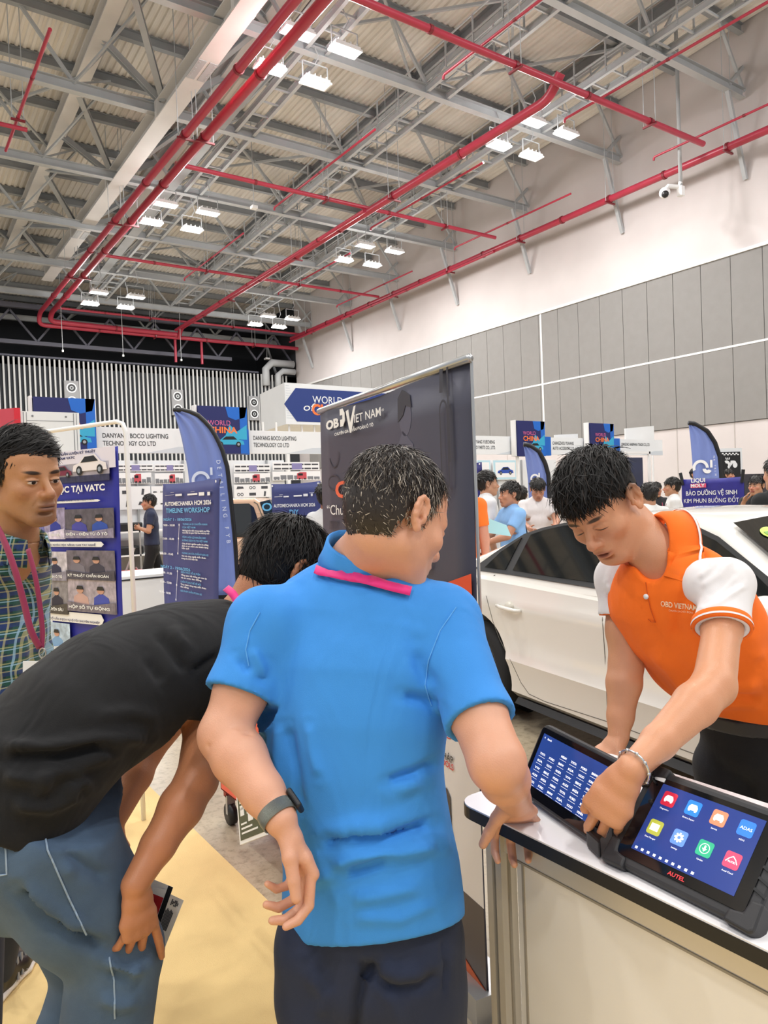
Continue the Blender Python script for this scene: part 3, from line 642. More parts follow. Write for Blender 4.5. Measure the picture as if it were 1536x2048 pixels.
m = MB(); zt(m, 'TIMELINE WORKSHOP', 272, 962, 676, 72, .02); zt(m, 'NGÀY 1 - 18/06/2026', 235, 676, 800, 44, .015); zt(m, 'NGÀY 2 - 19/06/2026', 190, 655, 1532, 44, .015)
for s_, x0, x1, y in (('TƯƠNG LAI DI CHUYỂN XANH', 535, 922, 865), ('CỦA VIỆT NAM', 530, 735, 915), ('TỐI ĐA HÓA LỢI NHUẬN CHO', 530, 900, 1068), ('XƯỞNG DỊCH VỤ TẠI VIỆT NAM', 525, 925, 1118), ('TƯƠNG LAI CỦA CHẨN ĐOÁN XE', 523, 940, 1318), ('KIẾN THỨC VỀ XE ĐIỆN', 510, 812, 1618), ('CHẨN ĐOÁN THẾ HỆ MỚI', 503, 822, 1766), ('GIẢI PHÁP CHẨN ĐOÁN XE', 498, 835, 1908)): zt(m, s_, x0, x1, y, 27, .015)
m.build('lettering', m_ltblue, t)
t, F, w = banner((543, 968), (641, 962), 1.72, .25, 'workshop_banner', 'dark blue banner reading DIY, left of the big dark roll-up banner', 'banner', m_navy2)
m = MB(); ptext(F, m, 'AUTOMECHANIKA HCM 2026', 549, 1015, 632, 6.5, .02); ptext(F, m, 'VỆ SINH NGOẠI THẤT', 549, 1049, 645, 10, .02, ital=.15)
for q in ((695, 405, 815, 417), (770, 378, 820, 386), (835, 396, 915, 420), (990, 382, 1115, 410), (1140, 362, 1205, 405), (1255, 360, 1280, 400), (1230, 346, 1300, 354)): a0, b0 = F.px(460+q[0]/7.68, 940+q[3]/7.68); a1, b1 = F.px(460+q[2]/7.68, 940+q[1]/7.68); F.rect(m, a0, b0, a1, b1, .010, .0125)
m.build('lettering', m_wht, t); m = MB(); ptext(F, m, 'DIY', 581, 1029, 599, 10, .01); m.build('lettering', m_ltblue, t)
yc = F.px(590, 1073)[1]; m = MB(); F.poly(m, [(0, yc-.06), (w*.4, yc), (w, yc+.01), (w, yc-.4), (0, yc-.4)], .011); m.build('car_picture', mat('photo_dark_car', '#4a4a58', .35), t)
m = MB(); F.line(m, [(.02, yc-.02), (w*.5, yc+.03), (w*.98, yc+.03)], .015, .0135); F.line(m, [(.02, yc-.07), (w*.5, yc-.02), (w*.95, yc-.015)], .01, .0135); F.ring(m, (w*.66, yc-.17), .06, .075, .0135); m.build('car_picture', mat('photo_chrome', '#c7d3df', .4), t)
# course banner on white tube frame
t, F, w = banner((92, 908), (233, 892), 1.80, .35, 'course_banner', 'blue and white banner of car repair courses reading HOC TAI VATC', 'banner', mat('royal_blue_print', '#2a2f9e', .5, noise=.04), False)
m = MB(); F.rect(m, 0, -.10, w, .0, .009, .012); m.build('white_header', mat('lilac_white', '#e6e2f2', .5), t)
m = MB(); ptext(F, m, 'TRUNG TÂM HUẤN LUYỆN KỸ THUẬT', 88, 916, 196, 4.5, .03, .014); ptext(F, m, 'Ô TÔ VIỆT NAM VATC', 88, 924, 155, 4.5, .03, .014); m.build('lettering', m_navy, t)
m = MB(); ptext(F, m, 'KHÓA HỌC TẠI VATC', 70, 989, 215, 12, .035, .014)
for v in (1003, 1088, 1234):
    a, b = F.px(98, v+5); a2, b2 = F.px(205 if v < 1050 else 212, v-5); F.poly(m, [(a, b), (a2-.02, b), (a2, (b+b2)/2), (a2-.02, b2), (a, b2)], .0125)
m.build('lettering', m_wht, t)
m = MB(); ptext(F, m, 'KHÓA HỌC DÀNH CHO NGƯỜI MỚI', 112, 1004, 194, 3.6, .02, .017); ptext(F, m, 'CÁC KHÓA HỌC NÂNG CAO TAY NGHỀ', 100, 1091, 197, 3.6, .02, .017); ptext(F, m, 'CỐ VẤN DỊCH VỤ Ô TÔ CHUYÊN NGHIỆP', 106, 1237, 205, 3.6, .02, .017); m.build('lettering', m_navy, t)
m = MB()
for v in (1088, 1236):
    a, b = F.px(83, v); F.poly(m, [(a+.035*math.cos(k*math.pi/3+.52), b+.035*math.sin(k*math.pi/3+.52)) for k in range(6)], .016)
m.build('hexagon', m_navy, t)
def photo(u0, v0, u1, v1, cols, cap, seed):
    """printed repair shop picture: background, bench, two workers in blue"""
    a0, b0 = F.px(u0, v1); a1, b1 = F.px(u1, v0); w_, h_ = a1-a0, b1-b0; G = Face(F.P(a0, b0, .013), F.x, F.y); r = random.Random(seed)
    m = MB(); G.rect(m, 0, 0, w_, h_, 0, .001); o = m.build('picture', mat('photo_bg%s' % cols[0], cols[0], .5, noise=.35, nscale=30), t)
    for i in range(2):
        x = w_*(.25+.42*i+r.uniform(-.05, .05)); m = MB(); G.poly(m, [(x-.16*w_, 0), (x-.14*w_, h_*.45), (x, h_*.6), (x+.15*w_, h_*.45), (x+.2*w_, 0)], .0015); m.build('picture', mat('photo_w'+cols[1+i], cols[1+i], .5, noise=.1), t)
        m = MB(); G.disc(m, (x, h_*.66), .07*w_, .003, 12, .1*h_); m.build('picture', mat('photo_skin', '#c99a86', .5), t)
        m = MB(); G.poly(m, [(x-.075*w_, h_*.68), (x-.05*w_, h_*.79), (x+.05*w_, h_*.79), (x+.075*w_, h_*.68)], .005); m.build('picture', m_black, t)
    m = MB(); G.poly(m, [(0, 0), (0, h_*.3), (w_*.5, h_*.22), (w_, h_*.34), (w_, 0)], .006); m.build('picture', mat('photo_bench'+cols[3], cols[3], .5, noise=.3, nscale=40), t)
    m = MB(); G.text(m, cap, w_*.04, h_*.1, h_*.085, w_*.85, .03, h=.009)
    m.build('caption', m_wht, t)
photo(70, 1015, 134, 1078, ('#9c93b4', '#6f6fae', '#27349a', '#d5cde6'), 'SỬA CHỮA Ô TÔ TOÀN DIỆN', 1)
photo(136, 1015, 232, 1076, ('#5c5662', '#4646a8', '#2a50b4', '#8d86a0'), 'ĐIỆN - ĐIỆN TỬ Ô TÔ', 2)
photo(70, 1103, 138, 1158, ('#c9c4cf', '#5568b8', '#24264a', '#8f8b9c'), 'ĐIỆN - ĐIỆN LẠNH Ô TÔ', 3)
photo(140, 1101, 234, 1157, ('#6d6672', '#7a7684', '#39374a', '#4a4654'), 'KỸ THUẬT CHẨN ĐOÁN', 4)
photo(72, 1162, 140, 1222, ('#8e8a90', '#56604e', '#22223a', '#4c4844'), 'SỬA MÁY CHUYÊN SÂU', 5)
photo(142, 1160, 236, 1220, ('#b0a6b2', '#c9a49c', '#4050b4', '#77707c'), 'HỘP SỐ TỰ ĐỘNG', 6)
photo(78, 1247, 144, 1300, ('#b9cfe6', '#6a97cf', '#7aa6d6', '#dfe6ee'), 'DỊCH VỤ CHUYÊN NGHIỆP', 7)
a0, b0 = F.px(112, 968); a1, b1 = F.px(222, 921)
m = MB(); F.rect(m, 0, b0, a1, b1, .011, .012); m.build('picture', mat('photo_street', '#a8a2b0', .5, noise=.3, nscale=20), t)
G = Face(F.P(a0, b0, .014), F.x, F.y); mk = []; cartoon_car(G, mk, (a1-a0)*.38, (b1-b0)*.42, (a1-a0)*.6, mat('photo_white_car', '#efe9ee', .4)); cartoon_car(G, mk, (a1-a0)*.0, (b1-b0)*.32, (a1-a0)*.36, mat('photo_darkred', '#7a2440', .5)); 
for mm, c in mk: mm.build('picture', c, t)
m = MB(); F.rect(m, 0, b0, a1, b0+(b1-b0)*.33, .011, .0135); m.build('picture', mat('photo_engine', '#2e2e50', .5, noise=.4, nscale=40), t)
m = MB(); zt = .06; pts = [F.P(-.35, zt-.02, -.03), F.P(-.33, zt+.05, -.03), F.P(-.27, zt+.06, -.03), F.P(w-.03, zt+.06, -.03), F.P(w+.015, zt+.045, -.03), F.P(w+.035, zt, -.03), F.P(w+.04, -1.8, -.03)]
m.tube(pts, .011, 8); m.tube([F.P(-.35, zt-.02, -.03), F.P(-.35, -1.8, -.03)], .011, 8); m.build('tube_frame', m_white, t, True)
# roll-up OBD VIETNAM banner
t, F, w = banner((641, 826), (935, 723), 1.88, .06, 'roll_up_banner', 'big dark roll-up banner reading OBD VIETNAM behind the man in blue', 'banner', mat('charcoal_print', '#4a4b5c', .5, noise=.12, nscale=1.2), False)
m = MB(); m.tube([F.P(-.015, .008, 0), F.P(w+.012, .008, 0)], .013, 10); m.build('top_rail', m_alu, t, True)
m = MB(); m.tube([F.P(w+.004, 0, -.01), F.P(w+.004, -1.84, -.01)], .005, 6); m.tube([F.P(w/2, 0, -.04), F.P(w/2, -1.84, -.05)], .01, 6); m.build('pole', m_alu, t)
m = MB(); F.rect(m, -.02, -1.88, w+.02, -1.80, -.08, .06); m.build('base_cassette', m_alu, t)
m = MB(); ptext(F, m, 'OB', 659, 860, 685, 17, .05, .015)
ptext(F, m, 'IET NAM', 716, 846, 770, 17, .006, .015)
a, b = F.px(700, 857); a2, b2 = F.px(700, 822); hh = b2-b; F.poly(m, [(a-.005, b+hh*1.0), (a+.022, b+hh*1.05), (a+.036, b+hh*.28), (a+.075, b+hh*1.12), (a+.095, b+hh*1.16), (a+.045, b-.02), (a+.03, b-.02)], .013)
a, b = F.px(687, 854); F.poly(m, [(a, b), (a+.03, b), (a+.05, b+.02), (a+.05, b+.05), (a+.03, b+.07), (a, b+.07), (a, b+.045), (a+.025, b+.045), (a+.025, b+.028), (a, b+.028)], .013)
ptext(F, m, 'CHUYÊN GIA CHẨN ĐOÁN Ô TÔ', 676, 872, 755, 6, .02, .015); ptext(F, m, '®', 771, 823, 776, 5, 0, .015)
ptext(F, m, '“Chu', 661, 1029, 694, 20, .0, .015); ptext(F, m, 'm', 893, 1002, 905, 8, .0, .015); m.build('lettering', m_wht, t)
m = MB(); ptext(F, m, 'CHUYÊN', 678, 995, 860, 32, .03, .015); m.build('lettering', mat('coral_print', '#ee6a45', .5), t)
m_gh = mat('faint_print', '#5a5b6e', .5); m_gh2 = mat('faint_dark_print', '#383944', .5)
m = MB()      # faint artwork: man in profile, hoses, tools
fx, fy = F.px(815, 830); F.disc(m, (fx, fy), .045, .009, 20, .07); F.poly(m, [(fx-.10, fy-.33), (fx-.08, fy-.12), (fx-.02, fy-.05), (fx+.05, fy-.1), (fx+.09, fy-.33)], .009); m.build('artwork', m_gh, t)
m = MB(); F.poly(m, [(fx-.05, fy-.02), (fx-.045, fy+.06), (fx-.01, fy+.085), (fx+.045, fy+.06), (fx+.05, fy+.02), (fx+.01, fy+.03), (fx-.01, fy)], .011)
hx, hy = F.px(893, 825)
def arc(cx, cy, rx, ry, a0, a1, n=14): return [(cx+rx*math.cos(math.radians(a0+(a1-a0)*i/n)), cy+ry*math.sin(math.radians(a0+(a1-a0)*i/n))) for i in range(n+1)]
F.line(m, arc(hx, hy, .022, .035, 180, 0)+[(hx+.022, hy-.20)]+arc(hx, hy-.2, .022, .03, 0, -180)+[(hx-.022, hy)], .008, .011)
F.line(m, [(hx+.03, hy+.13), (hx+.03, hy-.15)], .009, .011); F.line(m, [(hx-.005, hy+.13), (hx-.01, hy+.06)], .02, .011)
cx_, cy_ = F.px(858, 1110); F.line(m, arc(cx_, cy_, .02, .05, 0, 360), .009, .011)
for i in range(6): F.line(m, arc(F.px(665, 1045)[0]+.016*i, F.px(665, 1075)[1], .008, .07, 60, 150), .004, .011)
F.ring(m, F.px(676, 1085), .03, .036, .011); F.line(m, arc(*F.px(672, 905), .05, .06, 200, 360), .006, .011); F.line(m, arc(*F.px(672, 965), .06, .03, 0, 300), .005, .011)
m.build('artwork', m_gh2, t)
m = MB(); c = F.px(815, 1190); d = F.px(929, 1144); e_ = F.px(929, 1215); F.poly(m, [(w*.35, c[1]-.12), (c[0], c[1]), ((c[0]+d[0])/2, (c[1]+d[1])/2-.012), (w-.002, d[1]), (w-.002, d[1]-.13), (w*.3, d[1]-.35)], .012); m.build('orange_swoosh', mat('vivid_orange_print', '#e8502a', .5), t)
b_w1 = F.px(925, 1240)[1]; b_w0 = F.px(930, 1777)[1]
m = MB(); F.poly(m, [(0, b_w0), (w-.001, b_w0), (w-.001, b_w1), (w*.7, b_w1-.06), (0, b_w1-.35)], .010); m.build('white_field', mat('offwhite_print', '#e6e2e2', .5), t)
m = MB(); F.rect(m, 0, b_w0-.3, w-.001, b_w0, .010, .012); m.build('brown_field', mat('brown_grey_print', '#57504f', .5), t)
b_o = F.px(931, 1930)[1]; m = MB(); F.poly(m, [(0, -1.8), (w-.001, -1.8), (w-.001, b_o), (w*.82, b_o+.07), (0, b_o-.08)], .013); m.build('orange_field', mat('burnt_orange_print', '#d5622c', .5), t)
m = MB(); F.disc(m, (F.px(898, 2040)[0], F.px(898, 2040)[1]), .05, .016); m.build('pale_disc', m_wht, t)
m = MB(); ptext(F, m, 'GIẢI PHÁP', 866, 1497, 914, 13, .015, .015); m.build('lettering', m_txt, t)
m = MB(); ptext(F, m, 'TOOLS', 886, 1522, 915, 12, .02, .015); F.line(m, arc(*F.px(902, 1455), .03, .022, 180, 360), .003, .013); F.line(m, arc(*F.px(902, 1455), .038, .03, 180, 360), .003, .013)
for i in range(5): x_ = F.px(892+i*6, 1460); F.line(m, [(x_[0], x_[1]+.012), (x_[0], x_[1]-.008)], .003, .013)
m.build('lettering', m_redp, t)
m = MB(); a0, b0 = F.px(893, 1660); a1, b1 = F.px(908, 1580); F.poly(m, [(a0-.03, b0), (a1, b0), (a1, b1-.02), (a1-.02, b1), (a0-.03, b1)], .013); a0, b0 = F.px(893, 1735); a1, b1 = F.px(913, 1662); F.rect(m, a0-.05, b0, a1, b1, .012, .015); m.build('tool_picture', mat('tool_dark', '#4a4648', .5), t)
m = MB(); F.rect(m, a0-.04, b1-.045, a1-.012, b1-.012, .015, .017); m.build('tool_picture', m_redp, t)
# blue banner at right of the roll-up and LIQUI MOLY banner
t, F, w = banner((905, 928), (963, 924), 1.95, .3, 'event_banner', 'dark indigo banner with large white capitals behind the orange shirted helper', 'banner', mat('indigo_print', '#25256e', .5, noise=.1))
m = MB(); ptext(F, m, 'TEK', 910, 941, 941, 7, .03); ptext(F, m, 'DEMO', 905, 984, 936, 11, .02); ptext(F, m, 'PHÁP', 905, 1000, 952, 12, .03); m.build('lettering', m_wht, t)
t, F, w = banner((1363, 959), (1487, 953), 1.65, .3, 'event_banner', 'indigo banner reading BAO DUONG VE SINH KIM PHUN BUONG DOT above the car roof', 'banner', mat('indigo_print2', '#2a2888', .5, noise=.1))
m = MB(); ptext(F, m, 'LIQUI', 1383, 965, 1411, 8, .03); ptext(F, m, 'MOLY', 1383, 975, 1411, 7, .03, .02); ptext(F, m, 'BẢO DƯỠNG VỆ SINH', 1373, 991, 1475, 8.5, .012); ptext(F, m, 'KIM PHUN BUỒNG ĐỐT', 1369, 1006, 1479, 8.5, .0); m.build('lettering', m_wht, t)
m = MB(); a0, b0 = F.px(1382, 976); a1, b1 = F.px(1413, 966.5); F.rect(m, a0, b0, a1, b1, .012, .016); m.build('logo_patch', mat('pink_red_print', '#e0567c', .5), t)
m = MB(); m.tube([F.P(.03, -.1, 0), F.P(-.02, .12, .0)], .03, 8); m.tube([F.P(w-.03, -.1, 0), F.P(w, .12, .0)], .03, 8); m.build('pole_tip', m_black, t)
# sail flags
m_sail = mat('sail_cloth', '#7b8ecf', .6, noise=.08, nscale=3, stretch=(1, 1, .15))
def sail(top, front, back, D, lab, text=True, w_px=None):
    """top: pixel of tip, front: straight edge pixels downwards, back: curved pole edge pixels downwards"""
    base = at(*back[-1], D=D); t = thing('sail_flag', (base[0], base[1], 0), lab, 'flag', 'lilac sail flags'); o = at(*top, D=D)
    F = Face(o, CR*np.array([1, 1, 0]), ZV); fr = [F.px(*p) for p in [top]+front]; bk = [F.px(*p) for p in [top]+back]
    def samp(L, n):
        L = np.array(L); d = np.r_[0, np.cumsum(np.linalg.norm(np.diff(L, axis=0), axis=1))]; tt = np.linspace(0, d[-1], n)
        return np.c_[np.interp(tt, d, L[:, 0]), np.interp(tt, d, L[:, 1])]
    A = samp(fr, 26); B = samp(bk, 26); m = MB(); G = []
    for i in range(26): G.append([F.P(*(A[i]*(1-k/12)+B[i]*(k/12)), .015*math.sin(k*1.4+i*.22)*(1 if 0 < k < 12 else 0)) for k in range(13)])
    m.grid(G); ob = m.build('cloth', m_sail, t, True); md = ob.modifiers.new('th', 'SOLIDIFY'); md.thickness = .004; md.offset = 0
    m = MB(); r = .018*D/6; m.tube([F.P(a-.0, b, 0) for a, b in B]+[F.P(B[-1][0], -o[2]+.02, 0)], r, 8); m.build('pole', m_black, t, True)
    m = MB(); m.box((base[0]-.2, base[1]-.2, 0), (base[0]+.2, base[1]+.2, .03)); m.build('base_plate', m_black, t)
    return t, F, A, B
t, F, A, B = sail((347, 820), [(362, 870), (375, 935), (383, 1000), (388, 1060), (392, 1120), (400, 1190)], [(372, 820), (400, 832), (425, 860), (443, 895), (455, 935), (462, 1000), (470, 1080), (477, 1190)], 7.6, 'tall lilac sail flag with black edge, behind the timeline banner')
m = MB(); c = F.px(403, 957); F.ring(m, (c[0], c[1]-.02), .065, .095, .03, 24, 10, 200); F.rect(m, *F.px(422, 950), F.px(426, 935)[0], F.px(426, 935)[1], .03, .032)
for i, ch in enumerate('DETAILING FYB'):
    u = 434+i*1.7; v = 921+i*13.3
    if ch != ' ': a, b = F.px(u, v); F.text(m, ch, a, b, .042, bold=.01, h=.03, rot=-math.pi/2+.05)
m.build('lettering', mat('pale_lilac_print', '#d8e0f4', .5), t)
t, F, A, B = sail((1047, 889), [(1052, 925), (1056, 960), (1060, 1040)], [(1058, 890), (1078, 903), (1090, 925), (1097, 950), (1100, 1040)], 12.3, 'small lilac sail flag left of the orange shirted man\'s hair')
m = MB(); c = F.px(1069, 957); F.ring(m, c, .045, .075, .03, 24, -30, 200); F.rect(m, c[0]+.06, c[1]-.02, c[0]+.085, c[1]+.09, .03, .032); m.build('lettering', m_wht, t)
t, F, A, B = sail((1377, 846), [(1381, 880), (1384, 915), (1387, 960)], [(1388, 847), (1415, 862), (1430, 885), (1439, 912), (1442, 960)], 15.5, 'lilac sail flag standing behind the LIQUI banner on the right')
m = MB(); c = F.px(1400, 936); F.ring(m, c, .11, .17, .03, 24, 0, 200); F.ring(m, (c[0]+.14, c[1]-.02), .03, .1, .03, 24, 180, 330); F.rect(m, c[0]+.2, c[1], c[0]+.25, c[1]+.16, .03, .032)
for i, ch in enumerate('NA TRIM'): a, b = F.px(1425+i*.5, 912+i*6); F.text(m, ch, a, b, .04, h=.03, rot=-math.pi/2)
m.build('lettering', m_wht, t)
# black poster with checker edge, dark panel, white frames at right
p = at(1441, 945, Y=11.5); F = Face(p, (1, -.3, 0), ZV); w, _ = F.px(1481, 945); h = F.px(1441, 904)[1]
t = thing('black_poster', p*np.array([1, 1, 0]), 'black poster with white cartoon lettering and a checkered band in a white frame', 'poster')
m = MB(); F.rect(m, -.08, -p[2], w+.08, h+.1, -.05, -.003); m.build('white_frame', m_board, t); m = MB(); F.rect(m, 0, -.5, w, h, 0, .01); m.build('sheet', m_black, t)
m = MB()
for i in range(10):
    for j in range(2):
        if (i+j) % 2: F.rect(m, w*(.08+.085*i), h*(.83+.06*j), w*(.165+.085*i), h*(.89+.06*j), .011, .013)
F.ring(m, (w*.3, h*.35), .05, .13, .012, 20, -60, 120); F.text(m, 'P', w*.42, h*.22, h*.32, w*.3, .1, h=.012, ital=.3); F.disc(m, (w*.72, h*.35), .08, .012)
for k in range(3): F.line(m, [(w*(.3+.06*k), h*.62), (w*(.26+.1*k), h*.72)], .03, .012)
m.build('lettering', m_wht, t)
p = at(1249, 985, Y=12.5); q = at(1285, 915, Y=12.5); m = MB(); m.box((p[0], 12.5, 0), (q[0], 12.56, q[2])); o = m.build('dark_display_wall', mat('blue_black', '#222c4c', .35, noise=.15, nscale=1), loc=(p[0], 12.5, 0)); tag(o, 'dark navy display wall right of the orange shirted man\'s head', 'display wall')
p = at(1302, 985, Y=12.2); m = MB(); m.box((p[0]-.03, 12.2, 0), (p[0]+.03, 12.26, 2.5)); m.box((p[0]-1.0, 12.2, 2.44), (p[0]+.03, 12.26, 2.5)); tag(m.build('booth_post', m_white, loc=(p[0], 12.2, 0)), 'thin white booth post beside the dark navy display wall', 'post')
p = at(1490, 1000, Y=9.0); m = MB(); m.box((p[0], 9.0, 0), (p[0]+4.5, 9.1, at(1500, 948, Y=9.0)[2])); tag(m.build('dark_counter_wall', mat('navy_black', '#20212f', .4), loc=(p[0], 9, 0)), 'long dark wall behind the people at the right edge', 'display wall')
# carpet
m = MB(); m.box((-6, -3, 0), (1.165, 12.6, .008)); tag(m.build('carpet', mat('yellow_tan_carpet', '#e4c78b', .95, noise=.08, nscale=2.5, bump=.25, bscale=300), loc=(-2, 3, 0)), 'yellow tan carpet aisle running away on the left', 'carpet')
m = MB(); p = [at(932, 1868, Z=0), at(950, 1862, Z=0), at(955, 1895, Z=0), at(930, 1905, Z=0)]; q = [at(931, 1925, Z=0), at(953, 1900, Z=0), at(957, 1960, Z=0), at(931, 1975, Z=0)]
tag((lambda o: o)(MB.build((lambda mm: (mm.prism([x+(0, 0, .002) for x in p], (0, 0, .002)), mm)[1])(MB()), 'floor_sheet', m_wht, loc=p[0])), 'white sheet on the floor between banner and counter, upper one', 'paper')
tag(MB.build((lambda mm: (mm.prism([x+(0, 0, .002) for x in q], (0, 0, .002)), mm)[1])(MB()), 'floor_sheet', m_wht, loc=q[0]), 'white sheet on the floor between banner and counter, lower one', 'paper')
# ------------------------------------------------------------------ red tool cart behind the man in blue
A0 = np.array([1.40, 3.30, 0.0])
t = thing('tool_cart', A0, 'red steel tool cart on black castors between the two men', 'tool cart')
m_cr = mat('cart_red', '#e0473f', .35, noise=.04); m_crd = mat('cart_dark_red', '#8c1f22', .5)
cx0, cx1, cy0, cy1 = 1.30, 1.72, 2.55, 3.32
for z0, z1 in ((.16, .30), (.52, .64), (.80, .90)):
    m = MB()
    for lo, hi in (((cx0, cy0, z0), (cx0+.012, cy1, z1)), ((cx1-.012, cy0, z0), (cx1, cy1, z1)), ((cx0, cy0, z0), (cx1, cy0+.012, z1)), ((cx0, cy1-.012, z0), (cx1, cy1, z1)), ((cx0, cy0, z0), (cx1, cy1, z0+.012))): m.box(lo, hi)
    bevel(m.build('tray', m_cr, t), .004)
m = MB()
for x in (cx0+.01, cx1-.04):
    for y in (cy0+.01, cy1-.04): m.box((x, y, .13), (x+.03, y+.03, .9))
m.build('upright', m_crd, t)
m = MB(); G = Face((cx0-.001, cy1, 0), (0, -1, 0), ZV)
for z in (.23, .58):
    for a in (.06, .09, .5, .53): G.disc(m, (a, z), .006, .002, 8)
m.build('bolt', m_black, t)
for x in (cx0+.03, cx1-.03):
    for y in (cy0+.04, cy1-.04): m = MB(); m.tube([(x-.015, y, .05), (x+.015, y, .05)], .05, 16); o = m.build('castor', m_black, t, True); m = MB(); m.box((x-.02, y-.01, .05), (x+.02, y+.01, .14)); m.build('fork', m_alu, t)
for i in range(5):
    c = np.array([cx0+.1+.06*i, cy0+.3+.08*(i % 3), .312]); m = MB(); m.box(c-(.02, .12, 0), c+(.02, .12, .035)); tag(m.build('tool', m_alu if i % 2 else m_black, loc=c), ['silver wrench in the cart, nearest the left side', 'black tool in the middle of the cart tray', 'silver tool in the middle of the cart tray', 'black tool at the right of the cart tray', 'silver tool at the back of the cart tray'][0] if False else f'{["black", "silver"][i%2]} tool lying in the lowest cart tray, {["first", "second", "third", "fourth", "fifth"][i]} from the left side', 'tool', 'tools in the cart')
# promo sign hanging on the cart
A = at(466, 1590, D=2.72); B_ = at(480, 1690, D=2.62); C_ = at(532, 1670, D=2.45)
F = Face(B_, C_-B_, A-B_); w = F.px(532, 1668)[0]; h = float(np.linalg.norm(A-B_))
t = thing('promo_board', B_, 'dark green promotion board with white border leaning on the red cart', 'sign board')
m = MB(); F.rect(m, 0, 0, w, h, -.008, 0); m.build('board', m_wht, t); m = MB(); F.rect(m, .012, .012, w-.012, h-.012, 0, .001); m.build('green_face', mat('bottle_green', '#1d3a34', .4), t)
m = MB()
for i in range(3): F.rect(m, .03, .03+.015*i, w*(.75-.2*i), .036+.015*i, .001, .002)
for i in range(5): F.rect(m, .03, h*.62+.022*i, .03+w*.3, h*.62+.008+.022*i, .001, .002)
for a in (.03, .09): F.rect(m, a, .09, a+.035, .125, .001, .002)
F.rect(m, w*.42, h*.36, w*.6, h*.6, .001, .002); m.build('lettering', m_wht, t); m = MB(); F.rect(m, w*.55, h*.45, w*.9, h*.6, .002, .003); m.build('yellow_product', mat('yellow_print', '#e3c23c', .5), t)
# ------------------------------------------------------------------ counter
ZC = .88
t = thing('counter', (1.18, .4, 0), 'white topped exhibition counter with black edge and grey panel front', 'counter')
def rr(x0, y0, x1, y1, r, n=6):
    P = []
    for cx, cy, a in ((x1-r, y1-r, 0), (x0+r, y1-r, 90), (x0+r, y0+r, 180), (x1-r, y0+r, 270)):
        for i in range(n+1): P.append((cx+r*math.cos(math.radians(a+90*i/n)), cy+r*math.sin(math.radians(a+90*i/n))))
    return P
P = rr(.955, -.5, 1.41, 1.165, .045)
m = MB(); m.prism([(x, y, ZC-.026) for x, y in P], (0, 0, .023)); m.build('edge_band', m_black, t)
m = MB(); m.prism([(x, y, ZC-.003) for x, y in rr(.956, -.499, 1.409, 1.164, .045)], (0, 0, .003)); m.build('top', mat('white_laminate', '#f3f1f3', .22), t)
m_shell = mat('panel_grey_beige', '#f0ebe2', .3, noise=.04, nscale=1.5)
xf, yl = 1.0, 1.10
m = MB(); m.box((xf+.012, -.45, .05), (xf+.02, yl-.05, ZC-.09)); m.box((xf+.05, yl-.02, .05), (1.36, yl-.012, ZC-.09)); m.build('panel', m_shell, t)
for x, y in ((xf, yl), (1.36, yl), (xf, -.45), (1.36, -.45)):
    m = MB()
    for dx, dy in ((-.004, -.004), (.022, -.004), (-.004, .022), (.022, .022)): m.box((x+dx-.008, y-dy-.008, 0), (x+dx+.008, y-dy+.008, ZC-.026))
    m.box((x+.004, y-.022, 0), (x+.018, y-.002, ZC-.026)); m.build('corner_profile', mat('dull_aluminium', '#c9c3b8', .4, metal=.3), t)
m = MB(); m.box((xf-.002, -.42, ZC-.085), (xf+.018, yl-.03, ZC-.026)); m.box((xf-.002, -.42, .03), (xf+.018, yl-.03, .08)); m.build('rail', mat('rail_grey', '#dcd6cc', .3, metal=.3), t)
m = MB(); m.box((xf+.009, -.42, ZC-.10), (xf+.0125, yl-.04, ZC-.096)); m.box((xf+.009, yl-.07, .08), (xf+.0125, yl-.065, ZC-.1)); m.build('seam', mat('soft_seam', '#a39c90', .6), t)
# ------------------------------------------------------------------ tablets
def tablet(B, xd, tilt, W, H, th, lab, name='diagnostic_tablet'):
    xd = np.array([xd[0], xd[1], 0.]); xd /= np.linalg.norm(xd); pr = np.array([-xd[1], xd[0], 0]); pr = pr if pr[0] > 0 else -pr
    yd = pr*math.cos(tilt)+np.array([0, 0, math.sin(tilt)]); F = Face(B, xd, yd); t = thing(name, B, lab, 'tablet')
    m = MB(); m.cur = 0; P = rr(-.004, -.004, W+.004, H+.004, .022); m.prism([F.P(a, b, -th) for a, b in P], F.n*th); o = m.build('rubber_case', mat('black_rubber', '#2b2b2e', .55, bump=.05, bscale=900), t); bevel(o, .007, 3, 50)
    return t, F
B = at(1215, 1712, Z=.894); Rr = at(1497, 1853, Z=.894); W = .249; H = .168
t, F = tablet(B, Rr-B, math.radians(45), W, H, .028, 'front rugged black tablet showing eight coloured app icons')
m = MB()     # chunky corner bumpers and ribs
for cx, cy, sx, sy in ((0, 0, 1, 1), (W, 0, -1, 1), (0, H, 1, -1), (W, H, -1, -1)):
    m = MB(); P = [(cx-sx*.010, cy-sy*.004), (cx-sx*.004, cy-sy*.010), (cx+sx*.036, cy-sy*.008), (cx+sx*.034, cy+sy*.010), (cx+sx*.014, cy+sy*.014), (cx+sx*.010, cy+sy*.034), (cx-sx*.008, cy+sy*.036)]
    if sx*sy < 0: P = P[::-1]
    m.prism([F.P(a, b, -.031) for a, b in P], F.n*.036); o = m.build('corner_bumper', MATS['black_rubber'], t); bevel(o, .005, 3, 30)
m = MB()
for i in range(5): m.bar(F.P(W+.004, .045+.017*i, -.002), F.P(W-.012, .05+.017*i, .004), .004, .004, F.n)
for i in range(4): m.bar(F.P(-.006+.006*i, H+.004-.007*i, .003), F.P(.004+.006*i, H-.006-.006*i, .006), .003, .004, F.n)
m.build('grip_rib', m_black, t)
